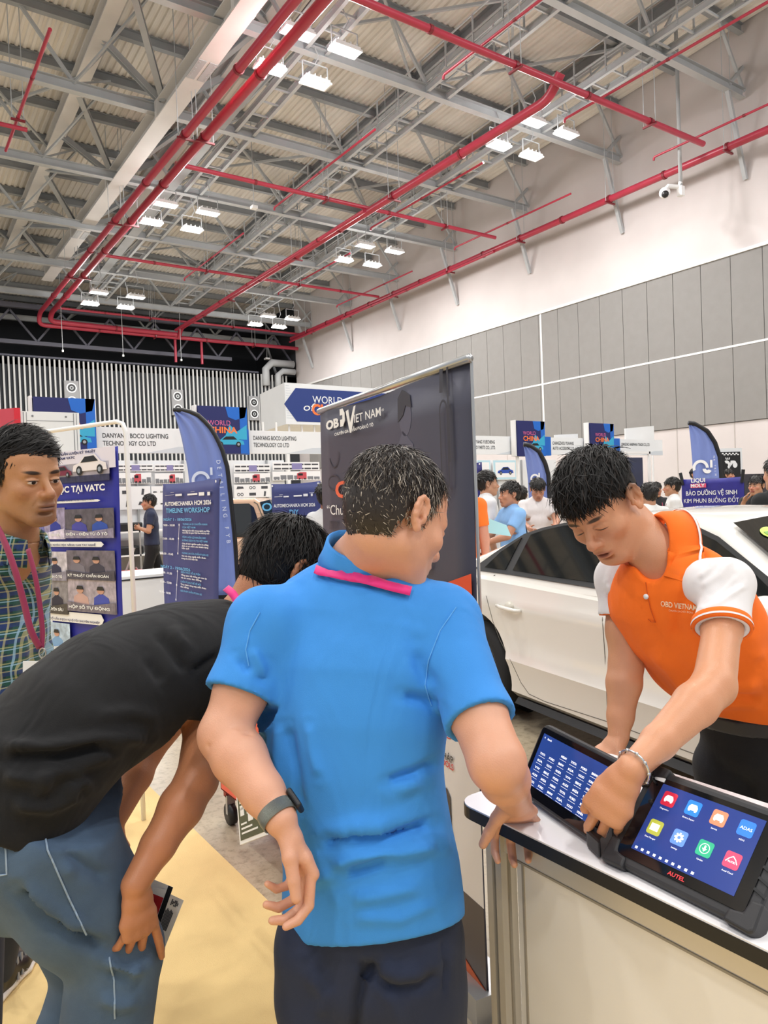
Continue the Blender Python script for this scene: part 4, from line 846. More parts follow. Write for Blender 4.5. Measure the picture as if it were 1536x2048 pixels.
m = MB(); F.poly(m, rr(.012, .012, W-.013, H-.010, .008), 0.0005, .0015); m.build('glass', mat('screen_glass_black', '#0c0d12', .08, spec=.8), t)
x0, x1, y0, y1 = .034, W-.034, .028, H-.019
m = MB(); F.rect(m, x0, y0, x1, y1, .0022, .0026); m.build('screen', mat('screen_blue', '#2b3f86', .12, emit=.35), t)
cols = ['#c0273f', '#1477d0', '#d9805c', '#0f6fd8', '#a8ab3c', '#5a86cf', '#14a47a', '#cf3560']; names = ['Diagnostics', 'Battery Expert', 'Service', 'ADAS', 'Data Manager', 'Settings', 'Update', 'Autel Cloud']
g = MB(); tx = MB(); cw = (x1-x0)/4; ch = (y1-y0-.016)/2
for i in range(8):
    cx = x0+cw*(i % 4+.5); cy = y1-ch*(i//4+.42); s_ = .0125; m = MB(); F.poly(m, [(cx+a, cy+b) for a, b in rr(-s_, -s_, s_, s_, .004, 4)], .0028, .0003); m.build('app_icon', mat('icon_%d' % i, cols[i], .3, emit=.55), t)
    F.text(tx, names[i], cx, cy-.0195, .0026, None, 0, .0030, 'c'); k = i
    if k in (0, 1, 2):
        F.poly(g, [(cx-.008, cy-.004), (cx-.008, cy+.001), (cx-.005, cy+.006), (cx+.005, cy+.006), (cx+.008, cy+.001), (cx+.008, cy-.004)], .0033, .0002); F.rect(g, cx-.007, cy-.006, cx-.004, cy-.004, .0033, .0035); F.rect(g, cx+.004, cy-.006, cx+.007, cy-.004, .0033, .0035)
    elif k == 3: F.text(g, 'ADAS', cx, cy-.0025, .005, .019, 0, .0034, 'c')
    elif k == 4: F.rect(g, cx-.008, cy-.006, cx+.007, cy+.006, .0033, .0035)
    elif k == 5:
        F.ring(g, (cx, cy), .0028, .006, .0034); [F.line(g, [(cx+.005*math.cos(q), cy+.005*math.sin(q)), (cx+.008*math.cos(q), cy+.008*math.sin(q))], .0028, .0034) for q in np.arange(0, 6.28, .785)]
    elif k == 6: F.ring(g, (cx, cy), .0072, .0082, .0034); F.line(g, [(cx, cy+.005), (cx, cy-.001)], .0028, .0034); F.poly(g, [(cx-.004, cy), (cx, cy-.005), (cx+.004, cy)], .0034, .0002)
    elif k == 7: F.line(g, [(cx-.009, cy-.004), (cx-.005, cy+.002), (cx, cy+.006), (cx+.005, cy+.002), (cx+.009, cy-.004)], .0014, .0034); F.text(g, 'AUTEL', cx, cy-.004, .0028, .012, .02, .0034, 'c')
for i in range(10): q = x0+.006+i*.0115; F.rect(g, q, y0+.003, q+.0045, y0+.007, .0028, .003)
o = g.build('icon_glyph', mat('screen_white', '#ffffff', .3, emit=.7), t); tx.build('icon_caption', MATS['screen_white'], t)
m = MB(); F.rect(m, W*.36, y0-.0002, W*.36+.001, y0, .003, .0031); F.text(m, 'AUTEL', W*.44, .0155, .0062, .030, .03, .0028); m.build('lettering', mat('logo_red', '#e2313a', .4), t)
m = MB(); F.rect(m, .014, H-.017, .034, H-.010, .0022, .0032); m.build('label_sticker', m_wht, t)
m = MB(); m.hexa([F.P(.05, .02, -.03), F.P(W-.05, .02, -.03), F.P(W-.05, H*.55, -.03), F.P(.05, H*.55, -.03)] + [F.P(.05, .02, -.034), F.P(W-.05, .02, -.034)] + [np.r_[F.P(W-.05, H*.55, -.09)[:2], ZC+.001], np.r_[F.P(.05, H*.55, -.09)[:2], ZC+.001]]); m.build('kickstand', m_black, t)
B2 = at(1035, 1578, Z=.894)+np.array([.0, .0, 0]); 
t, F2 = tablet(B2, (-.26, -.97), math.radians(62), .262, .142, .020, 'rear black tablet on the counter showing a blue list of names'); W2, H2 = .262, .142
m = MB(); F2.poly(m, rr(.006, .004, W2-.006, H2-.005, .006), 0.0005, .0015); m.build('glass', mat('screen_glass_gloss', '#101118', .05, spec=.9), t)
m = MB(); F2.rect(m, .018, .022, W2-.018, H2-.016, .0022, .0026); m.build('screen', mat('screen_deepblue', '#2e4a94', .07, emit=.3, spec=.9), t)
g = MB(); br = ['AUDI', 'BMW', 'BENZ', 'TOYOTA', 'HONDA', 'MAZDA', 'KIA', 'HYUNDAI', 'FORD', 'VW', 'NISSAN', 'VOLVO']
for i in range(7):
    for j in range(6):
        if j == 0 and i < 2: continue
        cx = .030+i*.033; cy = H2-.042-j*.0145; F2.text(g, br[(i*5+j*3) % 12], cx, cy, .0042, .018, .03, .0028); F2.line(g, [(cx-.002, cy-.004), (cx+.020, cy-.004)], .0006, .0028)
F2.text(g, 'Search', .036, H2-.025, .004, None, .02, .0028); F2.line(g, [(.028, H2-.0215), (.025, H2-.023), (.028, H2-.0245)], .001, .0028)
g.build('list_text', MATS['screen_white'], t)
m = MB(); m.hexa([F2.P(.03, .0, -.02), F2.P(W2-.03, .0, -.02), F2.P(W2-.03, H2*.5, -.02), F2.P(.03, H2*.5, -.02), np.r_[F2.P(.03, .0, -.03)[:2], ZC+.001], np.r_[F2.P(W2-.03, 0, -.03)[:2], ZC+.001], np.r_[F2.P(W2-.03, H2*.5, -.07)[:2], ZC+.001], np.r_[F2.P(.03, H2*.5, -.07)[:2], ZC+.001]]); m.build('dock', m_black, t)
# small black adapter under the front man's hand
p = at(1200, 1672, Z=.90); m = MB(); m.prism([np.r_[q[:2], ZC+.001] for q in (at(1172, 1685, Z=.89), at(1200, 1712, Z=.89), at(1225, 1672, Z=.89), at(1196, 1650, Z=.89))], (0, 0, .035)); tag(bevel(m.build('small_device', m_black, loc=p), .006), 'small black box on the counter held under the hand', 'device')
# ================================================================== CARS
m_paint = mat('white_car_paint', '#f3f0e9', .2, coat=.9)
m_tint = mat('tinted_glass', '#101417', .04, spec=.9)
m_tire = mat('tyre_rubber', '#191a1c', .75)
m_seam = mat('panel_gap', '#6b675f', .6)
def build_sedan():
    P0 = np.array([3.19, 2.82, 0.]); dv = np.array([-.182, -.983, 0]); dv /= np.linalg.norm(dv); wv = np.array([-dv[1], dv[0], 0.])
    if wv[0] < 0: wv = -wv
    L = lambda s, w, z: P0+dv*s+wv*w+np.array([0, 0, z])
    t = thing('car', L(.3, .9, 0), 'white sedan with tinted side windows parked behind the orange shirted man', 'car')
    WD = 1.79
    # lower body
    def deck(s):   # height of shoulder / deck
        return float(np.interp(s, [-2.0, -1.9, -1.1, 0, 1.3, 2.0, 2.42, 2.5], [.80, .93, .965, .945, .92, .86, .72, .55]))
    def inset(s): return float(np.interp(s, [-2.0, -1.85, -1.5, -1.0, 1.6, 2.1, 2.4, 2.5], [.28, .12, .04, 0, 0, .06, .22, .35]))
    S = [-2.0, -1.93, -1.8, -1.5, -1.2, -.9, -.6, -.3, 0, .3, .6, .9, 1.2, 1.5, 1.8, 2.1, 2.35, 2.5]; rings = []
    for s in S:
        i0 = inset(s); d = deck(s); zb = .19 if -1.9 < s < 2.3 else .3
        prof = [(.30, zb-.02), (.09, zb), (.035, zb+.045), (.03, .30), (.012, .40), (-.002, .445), (.014, .485), (.018, .62), (.002, .76), (-.002, .81), (.010, .838), (.024, d-.03), (.055, d), (.12, d+.025), (.45, d+.05), (WD/2, d+.06)]
        half = [(w+i0 if w < .8 else w, z) for w, z in prof]; full = half+[(WD-w, z) for w, z in half[-2::-1]]
        rings.append([L(s, w, z) for w, z in full])
    # refine along s
    R2 = []
    for a, b in zip(rings[:-1], rings[1:]):
        for k in range(3): R2.append([p*(1-k/3)+q*(k/3) for p, q in zip(a, b)])
    R2.append(rings[-1]); m = MB(); m.loft(R2); body = m.build('body', m_paint, t)
    cut = []
    for s in (-1.02, 1.61):
        mc = MB(); mc.tube([L(s, -.3, .33), L(s, .34, .33)], .375, 40); c = mc.build('cut', m_paint); cut.append(c)
        mc = MB(); mc.tube([L(s, WD-.34, .33), L(s, WD+.3, .33)], .375, 40); cut.append(mc.build('cut', m_paint))
    for c in cut:
        md = body.modifiers.new('b', 'BOOLEAN'); md.operation = 'DIFFERENCE'; md.object = c; md.solver = 'EXACT'
    bpy.context.view_layer.update()
    me = bpy.data.meshes.new_from_object(body.evaluated_get(bpy.context.evaluated_depsgraph_get())); body.modifiers.clear(); body.data = me
    for c in cut: bpy.data.objects.remove(c)
    smooth_angle(body, 28)
    for s in (-1.02, 1.61):
        for w_in, sg in ((.0, 1), (WD, -1)):
            m = MB(); m.tube([L(s, w_in+sg*.30, .33), L(s, w_in+sg*.31, .33)], .37, 30); m.build('wheel_well', m_black, t)
            w = MB(); C = L(s, w_in+sg*.125, .315); ax = wv
            prof = [(-.10, .20), (-.105, .25), (-.10, .295), (-.08, .313), (0, .318), (.08, .313), (.10, .295), (.105, .25), (.10, .20)]
            rg = [[C+ax*a*1.0+r*(math.cos(q)*dv+math.sin(q)*np.array([0, 0, 1])) for a, r in prof] for q in np.linspace(0, 2*math.pi, 40)]
            w.grid(rg); o = w.build('tyre', m_tire, t, True)
            w = MB(); w.tube([C-ax*sg*.07, C-ax*sg*.05], .205, 30); w.build('brake_disc', mat('dark_steel', '#3c3e42', .4, metal=.7), t)
            w = MB()
            for q in np.linspace(0, 2*math.pi, 11)[:-1]:
                e = math.cos(q)*dv+math.sin(q)*np.array([0, 0, 1]); w.bar(C-ax*sg*.085+e*.04, C-ax*sg*.08+e*.215, .022, .03, ax)
            w.tube([C-ax*sg*.10, C-ax*sg*.06], .05, 16)
            pr = [C-ax*sg*.09+.212*(math.cos(q)*dv+math.sin(q)*np.array([0, 0, 1])) for q in np.linspace(0, 2*math.pi, 33)[:-1]]; w.tube(pr, .012, 6, closed=True)
            w.build('rim', mat('grey_alloy', '#6f7276', .3, metal=.8), t, True)
    # greenhouse: stations of (s, roof z) with tumblehome
    tum = lambda z: .055+(z-.96)*.62
    GS = [(-1.45, 1.0), (-1.3, 1.04), (-1.1, 1.105), (-.9, 1.175), (-.7, 1.235), (-.45, 1.30), (-.2, 1.345), (.1, 1.366), (.4, 1.370), (.62, 1.360), (.8, 1.33), (.95, 1.255), (1.1, 1.17), (1.3, 1.06), (1.48, .96)]
    rings = []
    for s, zr in GS:
        d = .93; half = []
        for q in np.linspace(0, 1, 6): z = d+(zr-.055-d)*q; half.append((max(.04, tum(z)), z))
        w1 = tum(zr-.055); half += [(w1+.02, zr-.03), (w1+.06, zr-.01), (w1+.14, zr+.006), (WD/2, zr+.022)]
        full = half+[(WD-w, z) for w, z in half[-2::-1]]; rings.append([L(s, w, z) for w, z in full])
    m = MB(); m.loft(rings); roof = m.build('roof', m_paint, t); smooth_angle(roof, 40)
    # side windows as polygons on the tilted side plane, located from image outline
    def onside(u, v, off=0.0):
        d_ = ray(u, v); n = wv-np.array([0, 0, 1.])*.62; P = P0+wv*(.055-.96*.62); tt = ((P-CC) @ n)/(d_ @ n); q = CC+tt*d_; return q-(n/np.linalg.norm(n))*off
    def side_poly(pts, off, m_, nm, thick=.003):
        n = wv-np.array([0, 0, .62]); n /= np.linalg.norm(n); a = [onside(u, v, off) for u, v in pts]; mb = MB()
        mb.prism(a, -n*thick); return mb.build(nm, m_, t)
    trim = [(953, 1137), (962, 1127), (1000, 1100), (1050, 1069), (1085, 1057), (1130, 1047), (1200, 1040), (1290, 1044), (1400, 1056), (1440, 1075), (1500, 1124), (1545, 1160), (1600, 1230), (1400, 1205), (1290, 1192), (1214, 1181), (1120, 1166), (1020, 1150), (960, 1142)]
    side_poly(trim, .004, m_black, 'window_trim', .004)
    side_poly([(972, 1136), (1003, 1106), (1046, 1077), (1040, 1088), (1013, 1141)], .009, m_tint, 'quarter_window')
    side_poly([(1028, 1142), (1064, 1071), (1090, 1062), (1130, 1053), (1190, 1048), (1200, 1060), (1200, 1168), (1120, 1157)], .009, m_tint, 'rear_window')
    side_poly([(1220, 1052), (1285, 1052), (1395, 1064), (1435, 1084), (1495, 1133), (1580, 1216), (1300, 1184), (1218, 1172)], .009, m_tint, 'front_window')
    # windscreen + wipers + stickers
    xa = [(1.02, 1.37, .27), (1.66, 1.02, .10)]
    p = [L(.84, .30, 1.300), L(.84, WD-.30, 1.300), L(1.46, WD-.13, .985), L(1.46, .13, .985)]
    n = np.cross(p[1]-p[0], p[3]-p[0]); n /= np.linalg.norm(n); n = n if n[2] > 0 else -n
    # curved windscreen sheet
    def ws(a, b, off=0): q = (p[0]*(1-a)+p[1]*a)*(1-b)+(p[3]*(1-a)+p[2]*a)*b; return q+n*(.03+.05*math.sin(math.pi*a)+off)+dv*.02*math.sin(math.pi*a)
    m = MB(); m.grid([[ws(a, b) for b in np.linspace(0, 1, 8)] for a in np.linspace(0, 1, 12)]); m.grid([[ws(a, b, -.05) for b in np.linspace(0, 1, 8)] for a in np.linspace(0, 1, 12)]); m.build('windscreen', m_tint, t, True)
    st = MB()
    for a0 in (.09, .17):
        c = ws(a0, .20, .004); e1 = ws(a0+.03, .20, .004)-c; e1 /= np.linalg.norm(e1); e2 = ws(a0, .26, .004)-c; e2 /= np.linalg.norm(e2)
        st.prism([c+e1*.052*math.cos(q)+e2*.052*math.sin(q) for q in np.linspace(0, 2*math.pi, 24)[:-1]], n*.001)
    st.build('round_sticker', mat('lime_sticker', '#b7cf4a', .4), t)
    st = MB()
    for a0 in (.09, .17):
        c = ws(a0, .20, .006); e1 = ws(a0+.03, .20, .006)-c; e1 /= np.linalg.norm(e1); e2 = ws(a0, .26, .006)-c; e2 /= np.linalg.norm(e2); st.prism([c+e1*x+e2*y for x, y in ((-.035, -.012), (.035, -.012), (.035, .012), (-.035, .012))], n*.001)
    st.build('sticker_band', mat('green_sticker', '#6aa032', .4), t)
    # seams, handle, flap on the near side, given in (s,z)
    def wz(z): return float(np.interp(z, [.19, .235, .30, .40, .445, .475, .62, .76, .815, .838, .915, .945], [.09, .035, .03, .012, -.002, .022, .018, .002, -.004, .018, .03, .055]))
    def onbody(u, v):
        q = None; w_ = 0.0
        for _ in range(6):
            d_ = ray(u, v); P = P0+wv*w_; tt = ((P-CC) @ wv)/(d_ @ wv); q = CC+tt*d_; w_ = wz(q[2])
        return q-wv*.0005
    def dens(pts):
        out = []
        for a, b in zip(pts[:-1], pts[1:]):
            for k in range(5): out.append((a[0]+(b[0]-a[0])*k/5, a[1]+(b[1]-a[1])*k/5))
        return out+[pts[-1]]
    m = MB()
    for pts in ([(990, 1150), (976, 1162), (969, 1177), (974, 1198), (986, 1243), (1000, 1280), (1016, 1310), (1028, 1335), (1042, 1365), (1058, 1388), (1090, 1403), (1214, 1443)], [(1207, 1184), (1205, 1240), (1210, 1310), (1214, 1400), (1216, 1443)], [(1216, 1443), (1300, 1475), (1400, 1512)],
                [(925, 1148), (950, 1149), (957, 1156), (950, 1185), (943, 1192), (925, 1191)]):
        m.tube([onbody(u, v) for u, v in dens(pts)], .0022, 6)
    m.build('panel_gap', m_seam, t)
    h0 = onbody(998, 1210)-wv*.03; h1 = onbody(1042, 1222)-wv*.03; m = MB()
    hp = [h0+wv*.028, h0+wv*.004+(h1-h0)*.06, h0+(h1-h0)*.3-wv*.006, h0+(h1-h0)*.7-wv*.006, h0+wv*.004+(h1-h0)*.94, h1+wv*.028]; m.tube(hp, [.010, .012, .013, .013, .012, .010], 12); m.build('door_handle', m_paint, t, True)
    m = MB(); c = onbody(1020, 1213)-wv*.001; m.ball(c+wv*.012, (.045, .045, .035), 20, 10); m.build('handle_recess', mat('recess_paint', '#cfcabd', .3, coat=.4), t, True)
    # rocker strip, mirrors, lights
    m = MB(); m.grid([[L(s, .06, .2), L(s, .03, .165), L(s, .2, .15)] for s in np.linspace(-.62, 1.2, 12)]); m.build('sill', m_black, t)
    m = MB(); m.ball(L(1.35, -.12, 1.0), (.10, .08, .07), 16, 10); m.tube([L(1.35, .06, .96), L(1.35, -.08, .98)], .02, 8); m.build('mirror', m_paint, t, True)
    m = MB(); m.ball(L(-1.95, .22, .78), (.06, .16, .07)); m.ball(L(-1.95, WD-.22, .78), (.06, .16, .07)); m.build('tail_light', mat('tail_red', '#8d1420', .1), t, True)
    m = MB(); m.ball(L(2.3, .3, .62), (.12, .16, .06)); m.ball(L(2.3, WD-.3, .62), (.12, .16, .06)); m.build('head_light', m_alu, t, True)
    return t
build_sedan()
# beige pickup behind the DIY banner
def build_pickup():
    D = 9.2; o = at(470, 1110, D=D); F = Face(o, CR*np.array([1, 1, 0]), ZV); X = lambda u, v: F.px(u, v)
    t = thing('pickup_truck', (F.P(.6, -o[2], -1)), 'pale pink-beige pickup cab seen behind the DIY banner', 'car')
    mp = mat('pink_beige_paint', '#e3bd9f', .25, coat=.6)
    gz = -o[2]
    body = [(-.62, gz+.35), (-.62, .10), X(470, 1078), X(538, 1070), X(552, 1085), (X(552, 1085)[0]+1.3, X(552, 1085)[1]-.10), (X(552, 1085)[0]+1.55, X(552, 1085)[1]-.35), (X(552, 1085)[0]+1.5, gz+.35)]
    m = MB(); F.poly(m, body, -1.75, 1.75); bevel(m.build('body', mp, t), .05, 3)
    cab = [(-.6, .1), (-.55, X(475, 996)[1]), X(505, 996), X(516, 1004), X(541, 1071)]
    m = MB(); F.poly(m, cab+[(-.2, .1)][:0], -1.6, 1.5); bevel(m.build('cab', mp, t), .04, 3)
    m = MB(); F.poly(m, [(-.5, X(470, 1074)[1]), (-.45, X(470, 1007)[1]), X(495, 1007), X(505, 1015), X(524, 1074)], -.097, .003); m.build('side_window', m_tint, t)
    m = MB(); F.poly(m, [X(517, 1004), (X(517, 1004)[0]+.12, X(517, 1000)[1]), (X(541, 1071)[0]+.2, X(541, 1074)[1]), X(541, 1074)], -1.5, 1.38); m.build('windscreen', mat('ws_dark', '#27343c', .08), t)
    m = MB(); F.line(m, [X(505, 1004), X(512, 1008), X(538, 1074)], .012, -.095); F.line(m, [X(492, 1085), X(493, 1112)], .012, .004); m.build('panel_gap', m_seam, t)
    m = MB(); a, b = X(524, 1017); F.text(m, 'OS', a, b-.03, .10, .2, .02, h=.003); m.build('lettering', m_ltblue, t)
    for a in (-.1, X(552, 1085)[0]+.7):
        m = MB(); m.tube([F.P(a, gz+.38, -.25), F.P(a, gz+.38, .02)], .38, 24); m.build('wheel', m_tire, t, False)
    return t
build_pickup()
# ================================================================== FIELD MODELLER (signed distance -> surface net)
class Vol:
    def __init__(s, lo, hi, h):
        s.lo = np.array(lo, float); s.h = h; s.n = np.maximum(8, np.ceil((np.array(hi)-s.lo)/h).astype(int)+1)
        s.ax = [(s.lo[i]+h*np.arange(s.n[i])).astype(np.float32) for i in range(3)]; s.D = np.full(s.n, 1.0, np.float32)
    def sub(s, lo, hi):
        a = np.clip(np.floor((np.array(lo)-s.lo)/s.h).astype(int), 0, s.n); b = np.clip(np.ceil((np.array(hi)-s.lo)/s.h).astype(int)+1, 0, s.n)
        if (b <= a).any(): return None
        sl = tuple(slice(a[i], b[i]) for i in range(3)); X = s.ax[0][sl[0]][:, None, None]; Y = s.ax[1][sl[1]][None, :, None]; Z = s.ax[2][sl[2]][None, None, :]
        return sl, X, Y, Z
    def op(s, pr, off=0.0):
        lo, hi, fn, k, mode = pr['lo'], pr['hi'], pr['fn'], pr['k'], pr['mode']
        mg = abs(k)*2+off+s.h*3+(.012 if mode == 'add' else .004)
        r = s.sub(np.array(lo)-mg, np.array(hi)+mg)
        if r is None: return
        sl, X, Y, Z = r; d = fn(X, Y, Z)-off; A = s.D[sl]
        if mode == 'add':
            if k > 0: hh = np.clip(.5+.5*(A-d)/k, 0, 1); s.D[sl] = np.where(A > .9, np.minimum(A, d), A+(d-A)*hh-k*hh*(1-hh))
            else: s.D[sl] = np.minimum(A, d)
        elif mode == 'sub':
            nd = -d
            if k > 0: hh = np.clip(.5-.5*(A-nd)/k, 0, 1); s.D[sl] = A+(nd-A)*hh+k*hh*(1-hh)
            else: s.D[sl] = np.maximum(A, nd)
    def net(s):
        D = s.D; D[0] = D[-1] = 1; D[:, 0] = D[:, -1] = 1; D[:, :, 0] = D[:, :, -1] = 1
        I = D < 0; c = np.zeros(np.array(D.shape)-1, np.int8)
        for a in (0, 1):
            for b in (0, 1):
                for e in (0, 1): c += I[a:D.shape[0]-1+a, b:D.shape[1]-1+b, e:D.shape[2]-1+e]
        act = (c > 0) & (c < 8); ijk = np.argwhere(act); idx = np.full(act.shape, -1, np.int32); idx[act] = np.arange(len(ijk))
        pos = np.zeros((len(ijk), 3)); cnt = np.zeros(len(ijk))
        for ax in range(3):
            o1, o2 = [q for q in range(3) if q != ax]
            for a in (0, 1):
                for b in (0, 1):
                    p = ijk.copy(); p[:, o1] += a; p[:, o2] += b; q = p.copy(); q[:, ax] += 1
                    va = D[tuple(p.T)]; vb = D[tuple(q.T)]; mk = (va < 0) != (vb < 0); tt = np.where(mk, va/np.where(mk, va-vb, 1), 0)
                    e = (p-ijk).astype(float); e[:, ax] += tt; pos[mk] += e[mk]; cnt += mk
        V = s.lo+(ijk+pos/cnt[:, None])*s.h; Fs = []
        for ax in range(3):
            o1, o2 = [(1, 2), (2, 0), (0, 1)][ax]
            n = list(D.shape); sa = [slice(1, -1)]*3; sa[ax] = slice(0, -1); sb = [slice(1, -1)]*3; sb[ax] = slice(1, None)
            ch = I[tuple(sa)] != I[tuple(sb)]; e = np.argwhere(ch); e2 = e.copy()
            for q in range(3):
                if q != ax: e2[:, q] += 1
            def g(d1, d2):
                p = e2.copy(); p[:, o1] += d1; p[:, o2] += d2; return idx[tuple(p.T)]
            Q = np.stack([g(-1, -1), g(0, -1), g(0, 0), g(-1, 0)], 1); fl = I[tuple(e2.T)]
            Q[~fl] = Q[~fl][:, ::-1]; Fs.append(Q)
        Fc = np.concatenate(Fs); Fc = Fc[(Fc >= 0).all(1)]; return V, Fc
def _seg(X, Y, Z, a, b):
    ab = (b-a).astype(np.float32); L2 = float(ab @ ab)+1e-12; px_, py_, pz_ = X-a[0], Y-a[1], Z-a[2]
    t = np.clip((px_*ab[0]+py_*ab[1]+pz_*ab[2])/L2, 0, 1); return px_-ab[0]*t, py_-ab[1]*t, pz_-ab[2]*t, t
def cone(a, b, ra, rb, k=.01, mode='add'):
    a = np.array(a, float); b = np.array(b, float); R = max(ra, rb)
    def fn(X, Y, Z): x, y, z, t = _seg(X, Y, Z, a, b); return np.sqrt(x*x+y*y+z*z)-(ra+(rb-ra)*t)
    return dict(lo=np.minimum(a, b)-R, hi=np.maximum(a, b)+R, fn=fn, k=k, mode=mode)
def ell(c, r, R=None, k=.01, mode='add'):
    c = np.array(c, float); r = np.array(r, float); R = np.eye(3) if R is None else np.array(R, float)   # columns = axes
    ext = np.sqrt(((R*r)**2).sum(1)); mn = float(r.min())
    def fn(X, Y, Z):
        x, y, z = X-c[0], Y-c[1], Z-c[2]; k0 = 0; k1 = 0
        for i in range(3):
            q = (x*R[0, i]+y*R[1, i]+z*R[2, i])/r[i]; k0 = k0+q*q; k1 = k1+(q/r[i])**2
        k0 = np.sqrt(k0); return k0*(k0-1)/(np.sqrt(k1)+1e-9)
    return dict(lo=c-ext, hi=c+ext, fn=fn, k=k, mode=mode)
def tubes(secs, k=.01, mode='add', p=2.0):
    """secs: list of (centre, lateral unit, r_lat, r_dep); elliptical sections along a path"""
    out = []
    for (a, la, rxa, rya), (b, lb_, rxb, ryb) in zip(secs[:-1], secs[1:]):
        a = np.array(a, float); b = np.array(b, float); la = np.array(la, float); lb2 = np.array(lb_, float); R = max(rxa, rya, rxb, ryb)
        def fn(X, Y, Z, a=a, b=b, la=la, lb2=lb2, rxa=rxa, rya=rya, rxb=rxb, ryb=ryb):
            x, y, z, t = _seg(X, Y, Z, a, b); l = (la+lb2)/2; l = l/np.linalg.norm(l); u = x*l[0]+y*l[1]+z*l[2]
            d2 = x*x+y*y+z*z; w2 = np.maximum(d2-u*u, 0); rx = rxa+(rxb-rxa)*t; ry = rya+(ryb-rya)*t
            k0 = np.sqrt(u*u/rx**2+w2/ry**2); k1 = np.sqrt(u*u/rx**4+w2/ry**4)+1e-9; d = k0*(k0-1)/k1
            return np.where(k0 < .3, -np.minimum(rx, ry)*.7+0*d, d)
        out.append(dict(lo=np.minimum(a, b)-R, hi=np.maximum(a, b)+R, fn=fn, k=k, mode=mode))
    return out
def half(pt, nrm, mode='sub'):      # remove everything on the side nrm points to
    pt = np.array(pt, float); nrm = np.array(nrm, float)/np.linalg.norm(nrm)
    return dict(lo=[-1e3]*3, hi=[1e3]*3, fn=lambda X, Y, Z: -((X-pt[0])*nrm[0]+(Y-pt[1])*nrm[1]+(Z-pt[2])*nrm[2]), k=0, mode=mode)
def bounds(prims, pad=.03):
    P = [p for p in prims if p['mode'] == 'add']; return np.min([p['lo'] for p in P], 0)-pad, np.max([p['hi'] for p in P], 0)+pad
def field_mesh(prims, h, off=0.0, regions=(), extra=(), relax=1, lohi=None):
    """prims unioned (offset by off), extra ops afterwards; regions: [(lo,hi,h)] boxes remeshed finer"""
    lo, hi = lohi if lohi else bounds(prims, off+4*h); Vs = []; Fs = []; base = 0
    def boxd(lo_, hi_):
        c = (np.array(lo_)+hi_)/2; e = (np.array(hi_)-lo_)/2
        return lambda X, Y, Z: np.maximum(np.maximum(abs(X-c[0])-e[0], abs(Y-c[1])-e[1]), abs(Z-c[2])-e[2])
    jobs = [(lo, hi, h, None)]+[(np.array(a), np.array(b), hh, 1) for a, b, hh in regions]
    for i, (l, u, hh, isr) in enumerate(jobs):
        if isr: l = l-.6*h; u = u+.6*h
        v = Vol(l-(2*hh if isr else 0), u+(2*hh if isr else 0), hh)
        for p in prims: v.op(p, off if p['mode'] == 'add' else 0.0)
        for p in extra: v.op(p)
        if isr:
            r = v.sub(v.lo, v.lo+v.h*v.n); v.D = np.maximum(v.D, boxd(l, u)(r[1], r[2], r[3]).astype(np.float32)[:v.n[0], :v.n[1], :v.n[2]] if True else v.D)
        else:
            for a, b, _ in regions:
                r = v.sub(a, b)
                if r: v.D[r[0]] = np.maximum(v.D[r[0]], -boxd(a, b)(r[1], r[2], r[3]))
        V, Fc = v.net()
        for _ in range(relax):
            if len(V) and len(Fc):
                S = np.zeros_like(V); C = np.zeros(len(V))
                for a, b in ((0, 1), (1, 2), (2, 3), (3, 0)):
                    np.add.at(S, Fc[:, a], V[Fc[:, b]]); np.add.at(S, Fc[:, b], V[Fc[:, a]]); np.add.at(C, Fc[:, a], 1); np.add.at(C, Fc[:, b], 1)
                V = V*.55+.45*S/np.maximum(C, 1)[:, None]
        Vs.append(V); Fs.append(Fc+base); base += len(V)
    return np.concatenate(Vs), np.concatenate(Fs)
def vnormals(V, Fc):
    n = np.cross(V[Fc[:, 2]]-V[Fc[:, 0]], V[Fc[:, 3]]-V[Fc[:, 1]]); N_ = np.zeros_like(V)
    for i in range(4): np.add.at(N_, Fc[:, i], n)
    return N_/(np.linalg.norm(N_, axis=1)[:, None]+1e-12)
def pix(V):
    P = V-CC; dep = P @ CF; return 768+FPX*(P @ CR)/dep, 1024-FPX*(P @ CU)/dep, dep
def fold_seen(V, Fc, pts, amp, w):
    """ridge or crease on the side of the garment facing the room, along a line given as seen points (u, v, distance)"""
    Nn = vnormals(V, Fc); uu, vv, dep = pix(V); vd = CC-V; vd /= np.linalg.norm(vd, axis=1)[:, None]; fr = np.clip((Nn*vd).sum(1)*2.2, 0, 1); d = np.full(len(V), 1e3)
    for a, b in zip(pts[:-1], pts[1:]):
        a0, b0 = np.array(a[:2], float), np.array(b[:2], float); ab = b0-a0; L2 = ab @ ab+1e-9; t = np.clip(((uu-a0[0])*ab[0]+(vv-a0[1])*ab[1])/L2, 0, 1); d = np.minimum(d, np.hypot(uu-a0[0]-t*ab[0], vv-a0[1]-t*ab[1]))
    # taper towards both ends
    e = np.minimum(np.hypot(uu-pts[0][0], vv-pts[0][1]), np.hypot(uu-pts[-1][0], vv-pts[-1][1])); wp = w*FPX/1.3; tp = np.clip(e/(wp*2.0), .25, 1)
    return V+Nn*(1.7*amp*tp*fr*np.exp(-(d/wp)**2))[:, None]
